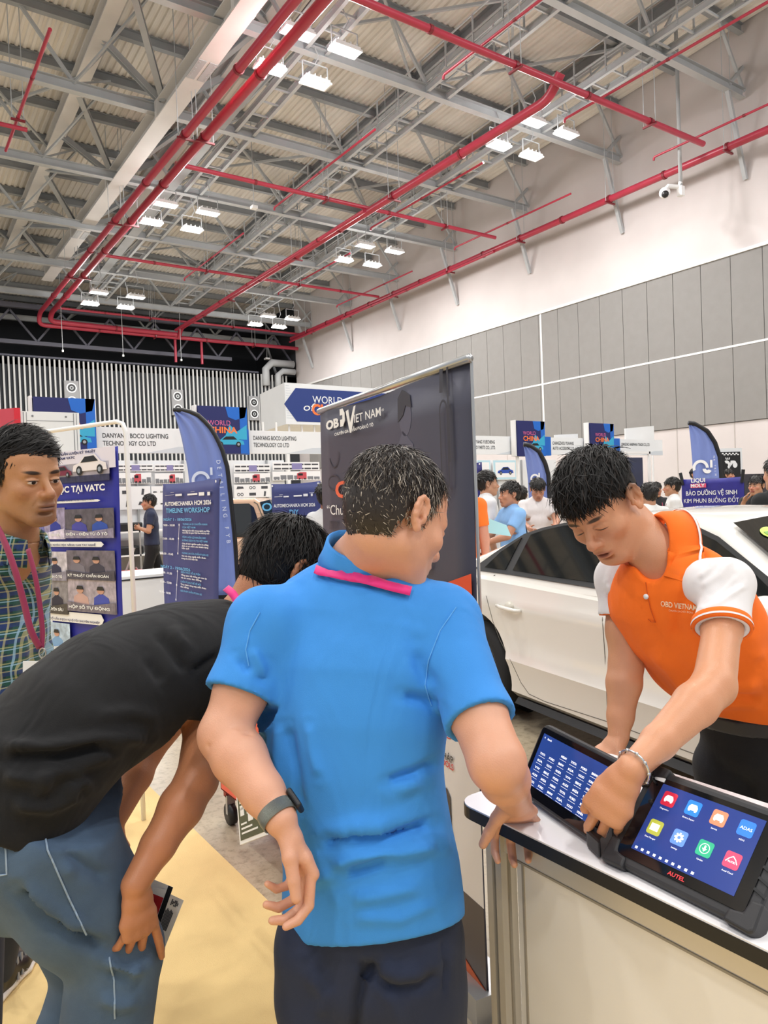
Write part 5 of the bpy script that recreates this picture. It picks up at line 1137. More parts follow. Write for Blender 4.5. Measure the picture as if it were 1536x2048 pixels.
def strip_on(V, Fc, pts, wpx, out, parent, m_, name='lanyard'):
    """ribbon lying on a garment along seen points"""
    Nn = vnormals(V, Fc); uu, vv, dep = pix(V); fr = (Nn*(CC-V)).sum(1) > 0; P = []
    for a, b, c, d in zip([pts[0]]+pts[:-2], pts[:-1], pts[1:], pts[2:]+[pts[-1]]):
        a, b, c, d = [np.array(q, float) for q in (a, b, c, d)]
        for k in range(6): t = k/6; P.append(.5*((2*b)+(-a+c)*t+(2*a-5*b+4*c-d)*t*t+(-a+3*b-3*c+d)*t**3))
    P.append(np.array(pts[-1], float)); G = []
    for i, p in enumerate(P):
        t = P[min(i+1, len(P)-1)]-P[max(i-1, 0)]; t /= np.linalg.norm(t)+1e-9; n = np.array([-t[1], t[0]]); row = []
        for s_ in (-.5, 0, .5):
            q = p+n*s_*wpx; c = np.where(fr & (abs(uu-q[0]) < 9) & (abs(vv-q[1]) < 9))[0]
            if not len(c): row = None; break
            j = c[np.argmin(dep[c]+np.hypot(uu[c]-q[0], vv[c]-q[1])*.002)]; row.append(at(q[0], q[1], D=dep[j])+Nn[j]*out)
        if row: G.append(row)
    if len(G) < 2: return None
    m = MB(); m.grid(G); o = m.build(name, m_, parent, True); md = o.modifiers.new('th', 'SOLIDIFY'); md.thickness = .0015; return o
def fold(V, Nn, pts, amp, w):
    """displace vertices near a polyline by a gaussian ridge"""
    pts = [np.array(p, float) for p in pts]; d = np.full(len(V), 9.)
    for i, (a, b) in enumerate(zip(pts[:-1], pts[1:])):
        ab = b-a; t = np.clip(((V-a) @ ab)/(ab @ ab), 0, 1); d = np.minimum(d, np.linalg.norm(V-a-t[:, None]*ab, axis=1))
    return V+Nn*(amp*np.exp(-(d/w)**2))[:, None]
def make_obj(name, V, Fc, m_, parent, attrs=None, mi=None):
    org = np.array(parent['_o']); me = bpy.data.meshes.new(name)
    nv = len(V); nf = len(Fc); k = Fc.shape[1]
    me.vertices.add(nv); me.vertices.foreach_set('co', (V-org).astype(np.float32).ravel()); me.loops.add(nf*k); me.loops.foreach_set('vertex_index', Fc.astype(np.int32).ravel())
    me.polygons.add(nf); me.polygons.foreach_set('loop_start', np.arange(0, nf*k, k, dtype=np.int32)); me.polygons.foreach_set('loop_total', np.full(nf, k, np.int32))
    me.update(calc_edges=True); me.validate()
    for x in (m_ if isinstance(m_, (list, tuple)) else [m_]): me.materials.append(x)
    me.polygons.foreach_set('use_smooth', [True]*len(me.polygons))
    if mi is not None: me.polygons.foreach_set('material_index', mi.astype(np.int32))
    for an, A in (attrs or {}).items():
        if len(me.vertices) == nv: at_ = me.attributes.new(an, 'FLOAT_VECTOR', 'POINT'); at_.data.foreach_set('vector', A.astype(np.float32).ravel())
    o = bpy.data.objects.new(name, me); COL.objects.link(o); o.parent = parent; o['_o'] = list(map(float, org)); return o
# ------------------------------------------------------------------ head
def rotm(fwd, up):
    f_ = np.array(fwd, float); f_ /= np.linalg.norm(f_); u = np.array(up, float); u -= f_*(u @ f_); u /= np.linalg.norm(u)
    return np.stack([np.cross(f_, u), f_, u], 1)     # columns: x (person's right), y forward, z up
def head_prims(c, R, s=1.0, detail=2, mouth_open=0.0, ears=True, chub=0.0, eye_closed=False):
    c = np.array(c, float); T = lambda p: c+R @ (np.array(p, float)*s); o = []
    E = lambda p, r, k=.015, mode='add', Rl=None: o.append(ell(T(p), np.array(r)*s, R if Rl is None else R @ Rl, k*s, mode))
    Cn = lambda a, b, ra, rb, k=.012, mode='add': o.append(cone(T(a), T(b), ra*s, rb*s, k*s, mode))
    E((0, -.018, .036), (.074+chub*.5, .094, .082)); E((0, .030, .040), (.062, .052, .058), .03)
    E((0, .028, -.030), (.062+chub, .060, .078), .03)
    for x in (-1, 1):
        Cn((x*.050, .004, -.052), (x*.024, .066, -.094), .018+chub*.7, .015, .03)
    E((0, .066, -.098), (.024, .020, .017), .025)
    if detail < 1:
        Cn((0, .088, .004), (0, .106, -.026), .008, .011, .012)
        if ears: [E((x*.078, -.006, -.006), (.010, .018, .031), .006) for x in (-1, 1)]
        return o
    for x in (-1, 1): E((x*.042, .056, -.022), (.024, .024, .020), .022)
    Cn((-.038, .072, .020), (.038, .072, .020), .011, .011, .018)
    for x in (-1, 1): E((x*.031, .098, .003), (.019, .017, .0125), .014, 'sub')
    for x in (-1, 1):
        E((x*.031, .0755, .000), (.0155, .0125, .0125), .005)     # lidded eyeball
        if detail > 1: Cn((x*.018, .0875, .0035), (x*.044, .0815, .0045), .0022, .0022, .004)
    Cn((0, .084, .012), (0, .106, -.023), .0066, .0098, .012); E((0, .1105, -.030), (.0120, .0105, .0102), .009)
    for x in (-1, 1): E((x*.0125, .0985, -.033), (.0085, .0105, .0078), .007)
    if detail > 1:
        for x in (-1, 1): E((x*.0065, .105, -.041), (.0035, .005, .004), .003, 'sub')
    E((0, .074, -.058), (.030, .024, .026), .022)
    E((0, .0935, -.0590-.0*mouth_open), (.023, .0085, .0052), .006); E((0, .0925, -.0700-mouth_open), (.019, .0085, .0060), .006)
    if mouth_open > 0: E((0, .098, -.0645-mouth_open*.5), (.016, .014, .0022+mouth_open*.5), .003, 'sub')
    else: Cn((-.021, .0985, -.0645), (.021, .0985, -.0645), .0016, .0016, .003, 'sub')
    E((0, .088, -.080), (.018, .008, .004), .008, 'sub')
    if ears:
        for x in (-1, 1):
            th = .32; Rl = np.array([[math.cos(x*th), math.sin(x*th), 0], [-math.sin(x*th), math.cos(x*th), 0], [0, 0, 1]])
            # ear plane points (y back negative, z)
            Q = lambda y, z, out=0.0: (x*(.075+out+(-(y)-.0)*.28+.002), -.010+y, z)
            E(Q(-.004, -.002, .002), (.0055, .016, .026), .006)
            path = [(.012, .006), (.010, .018), (.002, .027), (-.010, .028), (-.018, .020), (-.021, .006), (-.018, -.008), (-.011, -.019), (-.004, -.026), (.003, -.028)]
            for a, b in zip(path[:-1], path[1:]): Cn(Q(*a, .007), Q(*b, .007), .0042, .0042, .004)
            E(Q(-.001, -.027, .006), (.0055, .0075, .0085), .005)                      # lobe
            E(Q(-.004, -.003, .013), (.0085, .009, .014), .004, 'sub'); E(Q(.001, -.006, .010), (.010, .0045, .006), .003, 'sub')
            Cn(Q(-.010, .016, .008), Q(-.013, -.006, .008), .0032, .003, .004); Cn(Q(.009, -.004, .008), (x*.079, .002, -.010), .0042, .004, .005)
    return o
def skin_mat(name, base, lip='#a65f58', brow='#1a1614', eye=True, stub=0.0, fade=None):
    """skin with facial colouring placed in head coordinates (attribute hp, metres)"""
    m = mat(name, base, .42, noise=.05, nscale=14, bump=.12, bscale=420); nt = m.node_tree; b = nt.nodes['Principled BSDF']; Lk = nt.links.new
    b.inputs['Subsurface Weight'].default_value = .10; b.inputs['Subsurface Radius'].default_value = (.012, .004, .002); b.inputs['Subsurface Scale'].default_value = .6
    at_ = N(nt, 'ShaderNodeAttribute', attribute_name='hp'); sp = N(nt, 'ShaderNodeSeparateXYZ'); Lk(at_.outputs['Vector'], sp.inputs[0])
    def M(op, a, c=None, d=None):
        n = N(nt, 'ShaderNodeMath', operation=op)
        for i, q in enumerate((a, c, d)):
            if q is None: continue
            if isinstance(q, (int, float)): n.inputs[i].default_value = q
            else: Lk(q, n.inputs[i])
        return n.outputs[0]
    ax = M('ABSOLUTE', sp.outputs[0]); y = sp.outputs[1]; z = sp.outputs[2]; cur = b.inputs['Base Color'].links[0].from_socket
    def layer(mask, col, cur, fac=1.0):
        n = N(nt, 'ShaderNodeMix', data_type='RGBA'); f_ = M('MULTIPLY', mask, fac); Lk(f_, n.inputs[0]); Lk(cur, n.inputs[6]); n.inputs[7].default_value = lin(col); return n.outputs[2]
    def ellmask(cx, cz, rx, rz, soft=.25, ymin=.03, slope=0.0):
        dz = M('SUBTRACT', z, cz); 
        if slope: dz = M('SUBTRACT', dz, M('MULTIPLY', M('SUBTRACT', ax, cx), slope))
        a = M('POWER', M('ABSOLUTE', M('DIVIDE', M('SUBTRACT', ax, cx), rx)), 2.0); c = M('POWER', M('ABSOLUTE', M('DIVIDE', dz, rz)), 2.0)
        r = M('ADD', a, c); n = N(nt, 'ShaderNodeMapRange'); n.inputs[1].default_value = 1+soft; n.inputs[2].default_value = 1-soft; n.inputs[3].default_value = 0; n.inputs[4].default_value = 1; Lk(r, n.inputs[0])
        return M('MULTIPLY', n.outputs[0], M('GREATER_THAN', y, ymin))
    cur = layer(ellmask(0, -.030, .020, .018, .9), '#c9836c', cur, .25); cur = layer(ellmask(.045, -.028, .020, .018, .9), '#d08a72', cur, .22)
    cur = layer(ellmask(0, -.0645, .0235, .0105, .5, .06), lip, cur, .55)
    cur = layer(ellmask(0, -.0645, .021, .0014, .4, .06), '#4a2320', cur, .9)
    nzb = N(nt, 'ShaderNodeTexNoise'); nzb.inputs['Scale'].default_value = 900; Lk(at_.outputs['Vector'], nzb.inputs[0])
    cur = layer(ellmask(.031, .0235, .0190, .0050, .5, .05, .10), brow, cur, .93)
    if eye:
        cur = layer(ellmask(.031, -.0012, .0130, .0040, .2, .06), '#d2c3b8', cur); cur = layer(ellmask(.030, -.0008, .0060, .0044, .15, .06), '#1d120e', cur)
        cur = layer(ellmask(.031, .0032, .0145, .0017, .4, .06), '#1a1210', cur, .9)
    else: cur = layer(ellmask(.031, -.0045, .0150, .0020, .5, .06, -.12), '#1c1412', cur, .95)
    if stub: cur = layer(ellmask(0, -.085, .05, .045, .8, .01), '#6b5a50', cur, stub)
    if fade:
        # short clipped hair: colour of scalp above a line round the ears and nape
        mr = N(nt, 'ShaderNodeMapRange'); mr.inputs[1].default_value = -.02; mr.inputs[2].default_value = .035; mr.inputs[3].default_value = 0; mr.inputs[4].default_value = fade; Lk(z, mr.inputs[0])
        bk = N(nt, 'ShaderNodeMapRange'); bk.inputs[1].default_value = .045; bk.inputs[2].default_value = .02; bk.inputs[3].default_value = 0; bk.inputs[4].default_value = 1; Lk(y, bk.inputs[0])
        ok = M('MULTIPLY', M('MULTIPLY', mr.outputs[0], bk.outputs[0]), M('LESS_THAN', M('ABSOLUTE', ax), .30)); cur = layer(ok, '#1b1715', cur)
    Lk(cur, b.inputs['Base Color']); return m
def head_coords(V, c, R, s=1.0): return ((V-np.array(c)) @ R)/s
# ------------------------------------------------------------------ hair: cap plus strands
def hair_obj(parent, c, R, s, style, mats, seed=0, n=5200, length=.03, width=.0013, lift=.35, cap=.010, name='hair'):
    c = np.array(c, float); r = np.random.default_rng(seed)
    ce = np.array([0, -.018, .036]); re = np.array([.074, .094, .082])
    T = lambda p: c+(R @ (np.array(p)*s).T).T
    def inhair(P):     # P local points; True where hair grows
        x, y, z = P[:, 0], P[:, 1], P[:, 2]; ax = np.abs(x)
        front = style.get('front', .062); side = style.get('side', .020); nape = style.get('nape', -.050)
        zl = np.where(y > .045, front-ax*.15, np.where(y > .012, np.interp(y, [.012, .045], [style.get('temple', -.002), front-ax[0]*0]), np.where(y > -.035, side, np.interp(y, [-.09, -.035], [nape, nape+.01]))))
        return z > zl+.004*np.sin(x*170)+.003*np.sin(x*410+1)
    # cap mesh: ellipsoid shell with cells removed
    nu, nv = 64, 40; U = np.linspace(0, 2*math.pi, nu, endpoint=False); Wv = np.linspace(-1.2, 1.5, nv)
    uu, ww = np.meshgrid(U, Wv, indexing='ij'); d = np.stack([np.cos(ww)*np.cos(uu), np.cos(ww)*np.sin(uu), np.sin(ww)], -1)
    fw = np.clip(d[..., 1], 0, 1)**2*np.clip(1-d[..., 2]*.3, 0, 1)*.004
    bulk = style.get('bulk', 0.0)*np.clip(d[..., 2], 0, 1)[..., None]
    P = ce+d*(re[None, None, :]+cap+bulk)*np.where(d[..., 2:3] < 0, np.array([1.0, 1.0, 1.45]), 1.0); P[..., 1] += fw
    Pf = P.reshape(-1, 3); ok = inhair(Pf-np.array([0, 0, .006])).reshape(nu, nv)
    inner = ce+(P-ce)*.90
    Fc = []; Vv = np.concatenate([P.reshape(-1, 3), inner.reshape(-1, 3)])
    for i in range(nu):
        for j in range(nv-1):
            i2 = (i+1) % nu
            if ok[i, j] and ok[i2, j] and ok[i, j+1] and ok[i2, j+1]:
                Fc.append((i*nv+j, i2*nv+j, i2*nv+j+1, i*nv+j+1)); o = nu*nv; Fc.append((o+i*nv+j+1, o+i2*nv+j+1, o+i2*nv+j, o+i*nv+j))
    top = [i*nv+nv-1 for i in range(nu)]
    Fc = np.array(Fc); V = T(Vv); MI = np.zeros(len(Fc))
    # strands
    q = r.normal(size=(n*3, 3)); q /= np.linalg.norm(q, axis=1)[:, None]; root = ce+q*(re+cap*.75+style.get('bulk', 0.0)*np.clip(q[:, 2:3], 0, 1)*.9)*np.where(q[:, 2:3] < 0, np.array([1.0, 1.0, 1.45]), 1.0); k = inhair(root+np.array([0, 0, .004])); root = root[k][:n]; q = q[k][:n]; n = len(root)
    fn = style['flow']; D_ = np.array([fn(p, d_) for p, d_ in zip(root, q)]); D_ += r.normal(size=D_.shape)*style.get('mess', .25); D_ -= q*(D_*q).sum(1)[:, None]; D_ /= np.linalg.norm(D_, axis=1)[:, None]+1e-9
    Ln = length*np.array([style['len'](p) for p in root])*(r.uniform(.6, 1.25, n)); lf = lift*np.array([style.get('liftf', lambda p: 1.0)(p) for p in root])*r.uniform(.3, 1.5, n)
    seg = 4; pts = [root]; cur = root.copy(); dr = D_+q*lf[:, None]; dr /= np.linalg.norm(dr, axis=1)[:, None]; curl = r.normal(size=(n, 3))*style.get('curl', .15)
    for i in range(seg):
        cur = cur+dr*(Ln/seg)[:, None]; pts.append(cur.copy()); nn = (cur-ce)/re; nn /= np.linalg.norm(nn, axis=1)[:, None]
        dr = dr+curl*.5-nn*style.get('hug', .12)+np.array([0, 0, -style.get('grav', .06)]); dr /= np.linalg.norm(dr, axis=1)[:, None]
    side = np.cross(D_, q); side /= np.linalg.norm(side, axis=1)[:, None]+1e-9
    tilt = r.uniform(-.6, .6, n)[:, None]; side = side+q*tilt; side /= np.linalg.norm(side, axis=1)[:, None]
    SV = []; wd = width*r.uniform(.6, 1.4, n)
    for i, p in enumerate(pts):
        w_ = wd*(1-.75*(i/seg)**1.5); SV += [p-side*w_[:, None], p+side*w_[:, None]]
    SV = np.stack(SV, 1).reshape(-1, 3); m_ = 2*(seg+1); b = np.arange(n)*m_
    SF = np.concatenate([np.stack([b+2*i, b+2*i+1, b+2*i+3, b+2*i+2], 1) for i in range(seg)]); smi = np.tile(style['matpick'](root, r), seg)
    Fc2 = SF+len(V); V = np.concatenate([V, T(SV)]); allF = np.concatenate([Fc, Fc2]); MI = np.concatenate([MI, smi])
    return make_obj(name, V, allF, mats, parent, mi=MI)
# ------------------------------------------------------------------ hand
def hand_prims(w, d, nrm, s=1.0, curl=(.3, .35, .4, .45), spread=.10, thumb_side=1, thumb=(.5, .3), k=.004, wrist_r=.024, thumb_dir=None, curl2=None):
    """w wrist, d towards fingers, nrm out of the back of the hand; returns prims"""
    w = np.array(w, float); d = np.array(d, float)/np.linalg.norm(d); nrm = np.array(nrm, float); nrm -= d*(nrm @ d); nrm /= np.linalg.norm(nrm); lat = np.cross(nrm, d)*thumb_side   # lat points to thumb
    P = lambda a, b, c_=0: w+(d*a+lat*b+nrm*c_)*s; o = []
    o += tubes([(P(-.01, 0), lat, wrist_r*s, .018*s), (P(.02, 0), lat, .029*s, .018*s), (P(.055, -.002), lat, .038*s, .0155*s), (P(.082, -.001), lat, .0385*s, .013*s)], k=.008)
    bases = [(.084, .0275), (.088, .009), (.084, -.010), (.076, -.0275)]; lens = [(.043, .026, .021), (.048, .030, .022), (.044, .028, .022), (.034, .021, .019)]; rad = [.0092, .0095, .0090, .0080]
    for i in range(4):
        a, b = bases[i]; cv = curl[i]; c2 = (curl2[i] if curl2 else cv*1.15); ang = spread*(1.4-i)*1.0; p = P(a-.008, b); dd = d*math.cos(ang)+lat*math.sin(ang); th = cv; r0 = rad[i]*s
        o.append(cone(P(a-.03, b*.8, .002), P(a, b, .0), .010*s, r0*1.03, .006))
        for j, L in enumerate(lens[i]):
            dj = dd*math.cos(th)-nrm*math.sin(th); q = p+dj*(L+(.008 if j == 0 else 0))*s; r1 = r0*(.93 if j < 2 else .82); o.append(cone(p, q, r0, r1, .0015)); p = q; r0 = r1; th += c2*(1.0 if j == 0 else .7)
    tb = P(.022, .022, -.006); td = (d*.62+lat*.70-nrm*.35) if thumb_dir is None else np.array(thumb_dir, float); td = td/np.linalg.norm(td)
    o.append(cone(P(.012, .012, -.004), tb+td*.022*s, .016*s, .0135*s, .010)); p = tb+td*.022*s; t2 = td*math.cos(thumb[0])+d*math.sin(thumb[0]); t2 /= np.linalg.norm(t2); q = p+t2*.034*s; o.append(cone(p, q, .0118*s, .0105*s, .004))
    t3 = t2*math.cos(thumb[1])+(d-nrm*.4)*math.sin(thumb[1]); t3 /= np.linalg.norm(t3); o.append(cone(q, q+t3*.026*s, .0105*s, .0085*s, .003)); return o
# ================================================================== PEOPLE
def lcut(pt, n, R):
    pt = np.array(pt, float); n = np.array(n, float)/np.linalg.norm(n)
    def fn(X, Y, Z):
        x, y, z = X-pt[0], Y-pt[1], Z-pt[2]; return np.maximum(-(x*n[0]+y*n[1]+z*n[2]), np.sqrt(x*x+y*y+z*z)-R)
    return dict(lo=pt-R, hi=pt+R, fn=fn, k=0, mode='sub')
def J(u, v, D): return at(u, v, D=D)
def unit(v): v = np.array(v, float); return v/np.linalg.norm(v)
def cloth_mat(name, col, bump=.25, bscale=500, noise=.04, rough=.85, sheen=.04, folds=0.0):
    m = mat(name, col, rough, noise=noise, nscale=5, bump=bump, bscale=bscale, sheen=sheen)
    if folds:
        nt = m.node_tree; b = nt.nodes['Principled BSDF']; tc = N(nt, 'ShaderNodeTexCoord'); mp = N(nt, 'ShaderNodeMapping'); mp.inputs['Scale'].default_value = (7, 7, 2.2)
        nz = N(nt, 'ShaderNodeTexNoise'); nz.inputs['Scale'].default_value = 1.3; nz.inputs['Detail'].default_value = 2; nz.inputs['Distortion'].default_value = .8
        nt.links.new(tc.outputs['Object'], mp.inputs[0]); nt.links.new(mp.outputs[0], nz.inputs[0]); bp = N(nt, 'ShaderNodeBump'); bp.inputs['Strength'].default_value = folds; bp.inputs['Distance'].default_value = .03
        nt.links.new(nz.outputs[0], bp.inputs['Height'])
        old = b.inputs['Normal'].links[0].from_node; nt.links.new(bp.outputs[0], old.inputs['Normal'])
    return m
def limb(pts, k=.01):      # pts: (point, radius)
    return [cone(a, b, ra, rb, k) for (a, ra), (b, rb) in zip(pts[:-1], pts[1:])]
def apply_folds(V, Fc, folds):
    if folds:
        for pts, amp, w in folds: V = fold_seen(V, Fc, pts, amp, w) if isinstance(pts[0], tuple) else fold(V, vnormals(V, Fc), pts, amp, w)
    return V
def Q_(u, v, D): return (u, v, D)
def band_ring(cn, a, b, n, rows, ang0=0, ang1=360, seg=56, wob=None):
    """grid round a centre: rows = [(rad_a, rad_b, height)]"""
    G = []
    for i in range(seg+1):
        t = math.radians(ang0+(ang1-ang0)*i/seg); G.append([cn+a*ra*math.cos(t)+b*rb*math.sin(t)+n*(h+(wob(t) if wob else 0)) for ra, rb, h in rows])
    return G
def push_out(G, prims, off, rows=None):
    """lift garment points out of the body they lie on"""
    A = np.array(G, float); sh_ = A.shape; P = A.reshape(-1, 3).astype(np.float64); add = [p for p in prims if p['mode'] == 'add']
    def F(Q): return np.min([p['fn'](Q[:, 0], Q[:, 1], Q[:, 2]) for p in add], 0)
    for _ in range(4):
        d = F(P); e = 1e-3; g = np.stack([F(P+np.eye(3)[i]*e)-d for i in range(3)], 1)/e; g /= np.linalg.norm(g, axis=1)[:, None]+1e-9; P = P+g*np.clip(off-d, 0, .03)[:, None]
    B = P.reshape(sh_)
    if rows is not None: C = A.copy(); C[:, rows] = B[:, rows]; B = C
    return B
def collar_obj(parent, cn, a, b, n, m_, ra=.068, rb=.070, rise=.030, drop=.034, gap=26, flare=.022, trim=None, name='collar', prims=None, off=.012):
    cn = np.array(cn, float); wob = lambda t: -.016*max(0, math.sin(t))**2
    rows = [(ra, rb, -.012), (ra-.002, rb-.002, rise*.6), (ra+.001, rb+.001, rise), (ra+.006, rb+.006, rise*.9), (ra+flare*.6, rb+flare*.6, rise*.2), (ra+flare, rb+flare, -drop), (ra+flare-.003, rb+flare-.003, -drop-.001), (ra+flare*.5, rb+flare*.5, rise*.1)]
    G = band_ring(cn, a, b, n, rows, 90+gap, 450-gap, 60, wob)
    if prims: G = push_out(G, prims, off, slice(4, 7))
    m = MB(); m.grid(G); o = m.build(name, m_, parent, True)
    if trim:
        m = MB(); G = np.array(G); w0 = G[:, 5]*.84+G[:, 4]*.16; w1 = G[:, 5]*.93+G[:, 4]*.07; nn = np.cross(w1-w0, np.gradient(w0, axis=0)); nn /= np.linalg.norm(nn, axis=1)[:, None]; nn *= np.sign((nn*(w0-cn)).sum(1))[:, None]; G2 = np.stack([w0+nn*.0022, w1+nn*.0022], 1); m.grid(G2); t_ = m.build('collar_stripe', trim, o, True)
        md = t_.modifiers.new('th', 'SOLIDIFY'); md.thickness = .0015
    return o
def ribbon(parent, pts, nrm, w, m_, name='lanyard', th=.0015):
    pts = [np.array(p, float) for p in pts]; P = []
    for a, b, c, d in zip([pts[0]]+pts[:-2], pts[:-1], pts[1:], pts[2:]+[pts[-1]]):
        for k in range(6):
            t = k/6; P.append(.5*((2*b)+(-a+c)*t+(2*a-5*b+4*c-d)*t*t+(-a+3*b-3*c+d)*t**3))
    P.append(pts[-1]); G = []
    for i, p in enumerate(P):
        d = unit(P[min(i+1, len(P)-1)]-P[max(i-1, 0)]); s_ = unit(np.cross(d, nrm)); G.append([p-s_*w/2, p, p+s_*w/2])
    m = MB(); m.grid(G); o = m.build(name, m_, parent, True); md = o.modifiers.new('th', 'SOLIDIFY'); md.thickness = th; return o
def shoe(parent, heel, toe, m_, msole, s=1.0, strap=None):
    heel = np.array(heel, float); toe = np.array(toe, float); f = unit((toe-heel)*np.array([1, 1, 0])); lt = np.array([f[1], -f[0], 0]); up = np.array([0, 0, 1.]); L = np.linalg.norm((toe-heel)[:2])
    P = lambda a, z: np.r_[(heel+f*a*L)[:2], z]
    pr = tubes([(P(.08, .055), lt, .034*s, .045*s), (P(.35, .05), lt, .038*s, .045*s), (P(.62, .042), lt, .046*s, .032*s), (P(.90, .034), lt, .040*s, .022*s)], k=.015)+[cone(P(.18, .08), P(.15, .13), .036*s, .040*s, .02)]
    V, F_ = field_mesh(pr, .006, extra=[half((0, 0, .02), (0, 0, -1))]); o = make_obj('shoe', V, F_, m_, parent)
    pr = tubes([(P(.04, .018), lt, .038*s, .02), (P(.4, .018), lt, .040*s, .02), (P(.65, .018), lt, .050*s, .02), (P(.95, .020), lt, .040*s, .018)], k=.01)
    V, F_ = field_mesh(pr, .006, extra=[half((0, 0, .002), (0, 0, -1)), half((0, 0, .034), (0, 0, 1))]); make_obj('sole', V, F_, msole, o)
    if strap:
        for k in range(3):
            m = MB(); c = P(.42+.09*k, .07); m.bar(P(.40+.09*k, .03)+lt*.047, P(.50+.09*k, .085)+lt*.03, .012, .004, lt); m.bar(P(.40+.09*k, .03)-lt*.047, P(.50+.09*k, .085)-lt*.03, .012, .004, lt); m.build('stripe', strap, o)
    return o
m_skinB = skin_mat('skin_fair', '#d9a184', eye=False); m_skinD = skin_mat('skin_tan', '#b97b56'); m_skinO = skin_mat('skin_light', '#cf9470', lip='#9c5650', eye=False, fade=.75); m_skinP = skin_mat('skin_warm', '#b9855f', lip='#a0635a', stub=.35)
m_hblack = mat('hair_black', '#0f0c0b', .55, spec=.3); m_hbrown = mat('hair_dark_brown', '#241a14', .6, spec=.3); m_hgrey = mat('hair_grey', '#8d8276', .45); m_hwht = mat('hair_silver', '#c9c0b4', .45)
m_hblk2 = mat('hair_soft_black', '#241d1a', .45, spec=.5)
# ------------------------------------------------------------------ 1. man in blue
def man_blue():
    Lr = unit(CR*math.cos(.35)-CF*math.sin(.35)); Fw = unit(np.cross([0, 0, 1.], Lr)); UP = np.array([0, 0, 1.])
    hipc = J(745, 1870, 1.40); t = thing('person', (hipc[0], hipc[1], 0), 'man in a bright blue polo seen from behind, one hand resting on the counter', 'person')
    S = [(727, 1163, 1.465, .082, .068), (720, 1192, 1.46, .148, .080), (710, 1240, 1.45, .184, .098), (704, 1340, 1.43, .190, .118), (702, 1430, 1.42, .183, .128), (703, 1530, 1.41, .172, .130), (722, 1630, 1.40, .163, .130), (742, 1730, 1.39, .161, .136), (745, 1810, 1.385, .166, .138), (744, 1920, 1.385, .164, .136)]
    torso = tubes([(J(u, v, D), Lr, a, b) for u, v, D, a, b in S], k=.03)
    shL = J(533, 1252, 1.43); elL = J(449, 1470, 1.33); wrL = J(562, 1640, 1.22)
    shR = J(884, 1246, 1.42); elR = J(994, 1526, 1.20); wrR = J(1030, 1600, 1.345)
    hemL = shL+(elL-shL)*.66; hemR = shR+(elR-shR)*.74
    sl = limb([(shL+(shR-shL)*.07, .070), (shL, .072), (hemL, .060), (hemL+unit(hemL-shL)*.02, .060)], .03)+limb([(shR+(shL-shR)*.07, .070), (shR, .071), (hemR, .056), (hemR+unit(hemR-shR)*.03, .056)], .03)
    # body
    hc = np.array([.825, 1.150, 1.462]); hR = rotm((.89, .02, -.47), (.46, .06, .88)); HS = 1.04
    nb = J(722, 1132, 1.465); hb = hc+hR @ np.array([0, -.028, -.050])
    neck = limb([(nb+np.array([0, 0, -.06]), .075), (nb, .061), (hb, .055)], .025)
    dL = unit(.46*CR-.89*CU+.02*CF); nL = unit(.80*CR+.25*CU+.45*CF); ts = 1 if np.cross(nL, dL) @ (-CF) > 0 else -1
    handL = hand_prims(wrL+dL*.012, dL, nL, 1.0, (.60, .74, .82, .90), .03, ts, (.75, .35), thumb_dir=unit(dL*.75-CR*.10-CF*.35-nL*.35))
    dR = unit(.14*CR-.66*CU+.70*CF); nR = unit(CF*.66+CU*.70); ts = 1 if np.cross(nR, dR) @ (-CR) > 0 else -1
    handR = hand_prims(wrR, dR, nR, 1.0, (.45, .55, .60, .15), .26, ts, (.15, .15), curl2=(.95, 1.05, 1.05, .5), thumb_dir=unit(-.50*CR-.85*CU+.10*CF), wrist_r=.027)
    armL = limb([(shL, .050), (shL*.4+elL*.6, .048), (elL, .046)], .02)+limb([(elL, .046), (elL*.72+wrL*.28, .0475), (elL*.3+wrL*.7, .036), (wrL, .0275)], .012)
    armR = limb([(shR, .050), (shR*.35+elR*.65, .049), (elR, .046)], .02)+limb([(elR, .046), (elR*.6+wrR*.4, .042), (wrR, .029)], .012)
    bprims = [dict(p) for p in tubes([(J(u, v, D), Lr, a-.022, b-.022) for u, v, D, a, b in S[:-2]], k=.03)]
    prims = bprims+neck+armL+armR+head_prims(hc, hR, HS)+handL+handR
    bl = lambda P, r: (np.array(P)-r, np.array(P)+r)
    hl = bounds(handL, .004); hr_ = bounds(handR, .004); hh = (hc-.17, hc+.17); hh[0][2] = hc[2]-.14
    V, F_ = field_mesh(prims, .0027)
    N_ = vnormals(V, F_); V = fold(V, N_, [J(420, 1492, 1.285), J(470, 1478, 1.28), J(512, 1462, 1.29)], -.004, .005)
    make_obj('body', V, F_, m_skinB, t, {'hp': head_coords(V, hc, hR, HS)})
    # polo shirt
    hem_n = unit(np.array([0, 0, -1.])+.10*Lr*0)
    hemp = J(573, 1852, 1.44); hq = [hemp, J(915, 1830, 1.36), J(640, 1884, 1.30)]; hem_n = unit(np.cross(hq[1]-hq[0], hq[2]-hq[0])); hem_n = hem_n if hem_n[2] < 0 else -hem_n
    cav = [cone(hemL-(hemL-shL)*.25, hemL+(hemL-shL)*.3, .053, .055, 0, 'sub'), cone(hemR-(hemR-shR)*.25, hemR+(hemR-shR)*.3, .050, .052, 0, 'sub')]
    extra = [lcut(hemL, hemL-shL, .078), lcut(hemR, hemR-shR, .10)]+cav+[cone(nb+np.array([0, 0, -.01])+Lr*.012, hb, .064, .066, .01, 'sub'), half(hemp, hem_n)]
    extra += [dict(p, mode='sub', k=0) for p in tubes([(J(744, 1840, 1.385), Lr, .155, .128), (J(744, 1960, 1.385), Lr, .155, .128)], k=0)]
    V, F_ = field_mesh(torso+sl, .0045, extra=extra, relax=2)
    D_ = 1.27
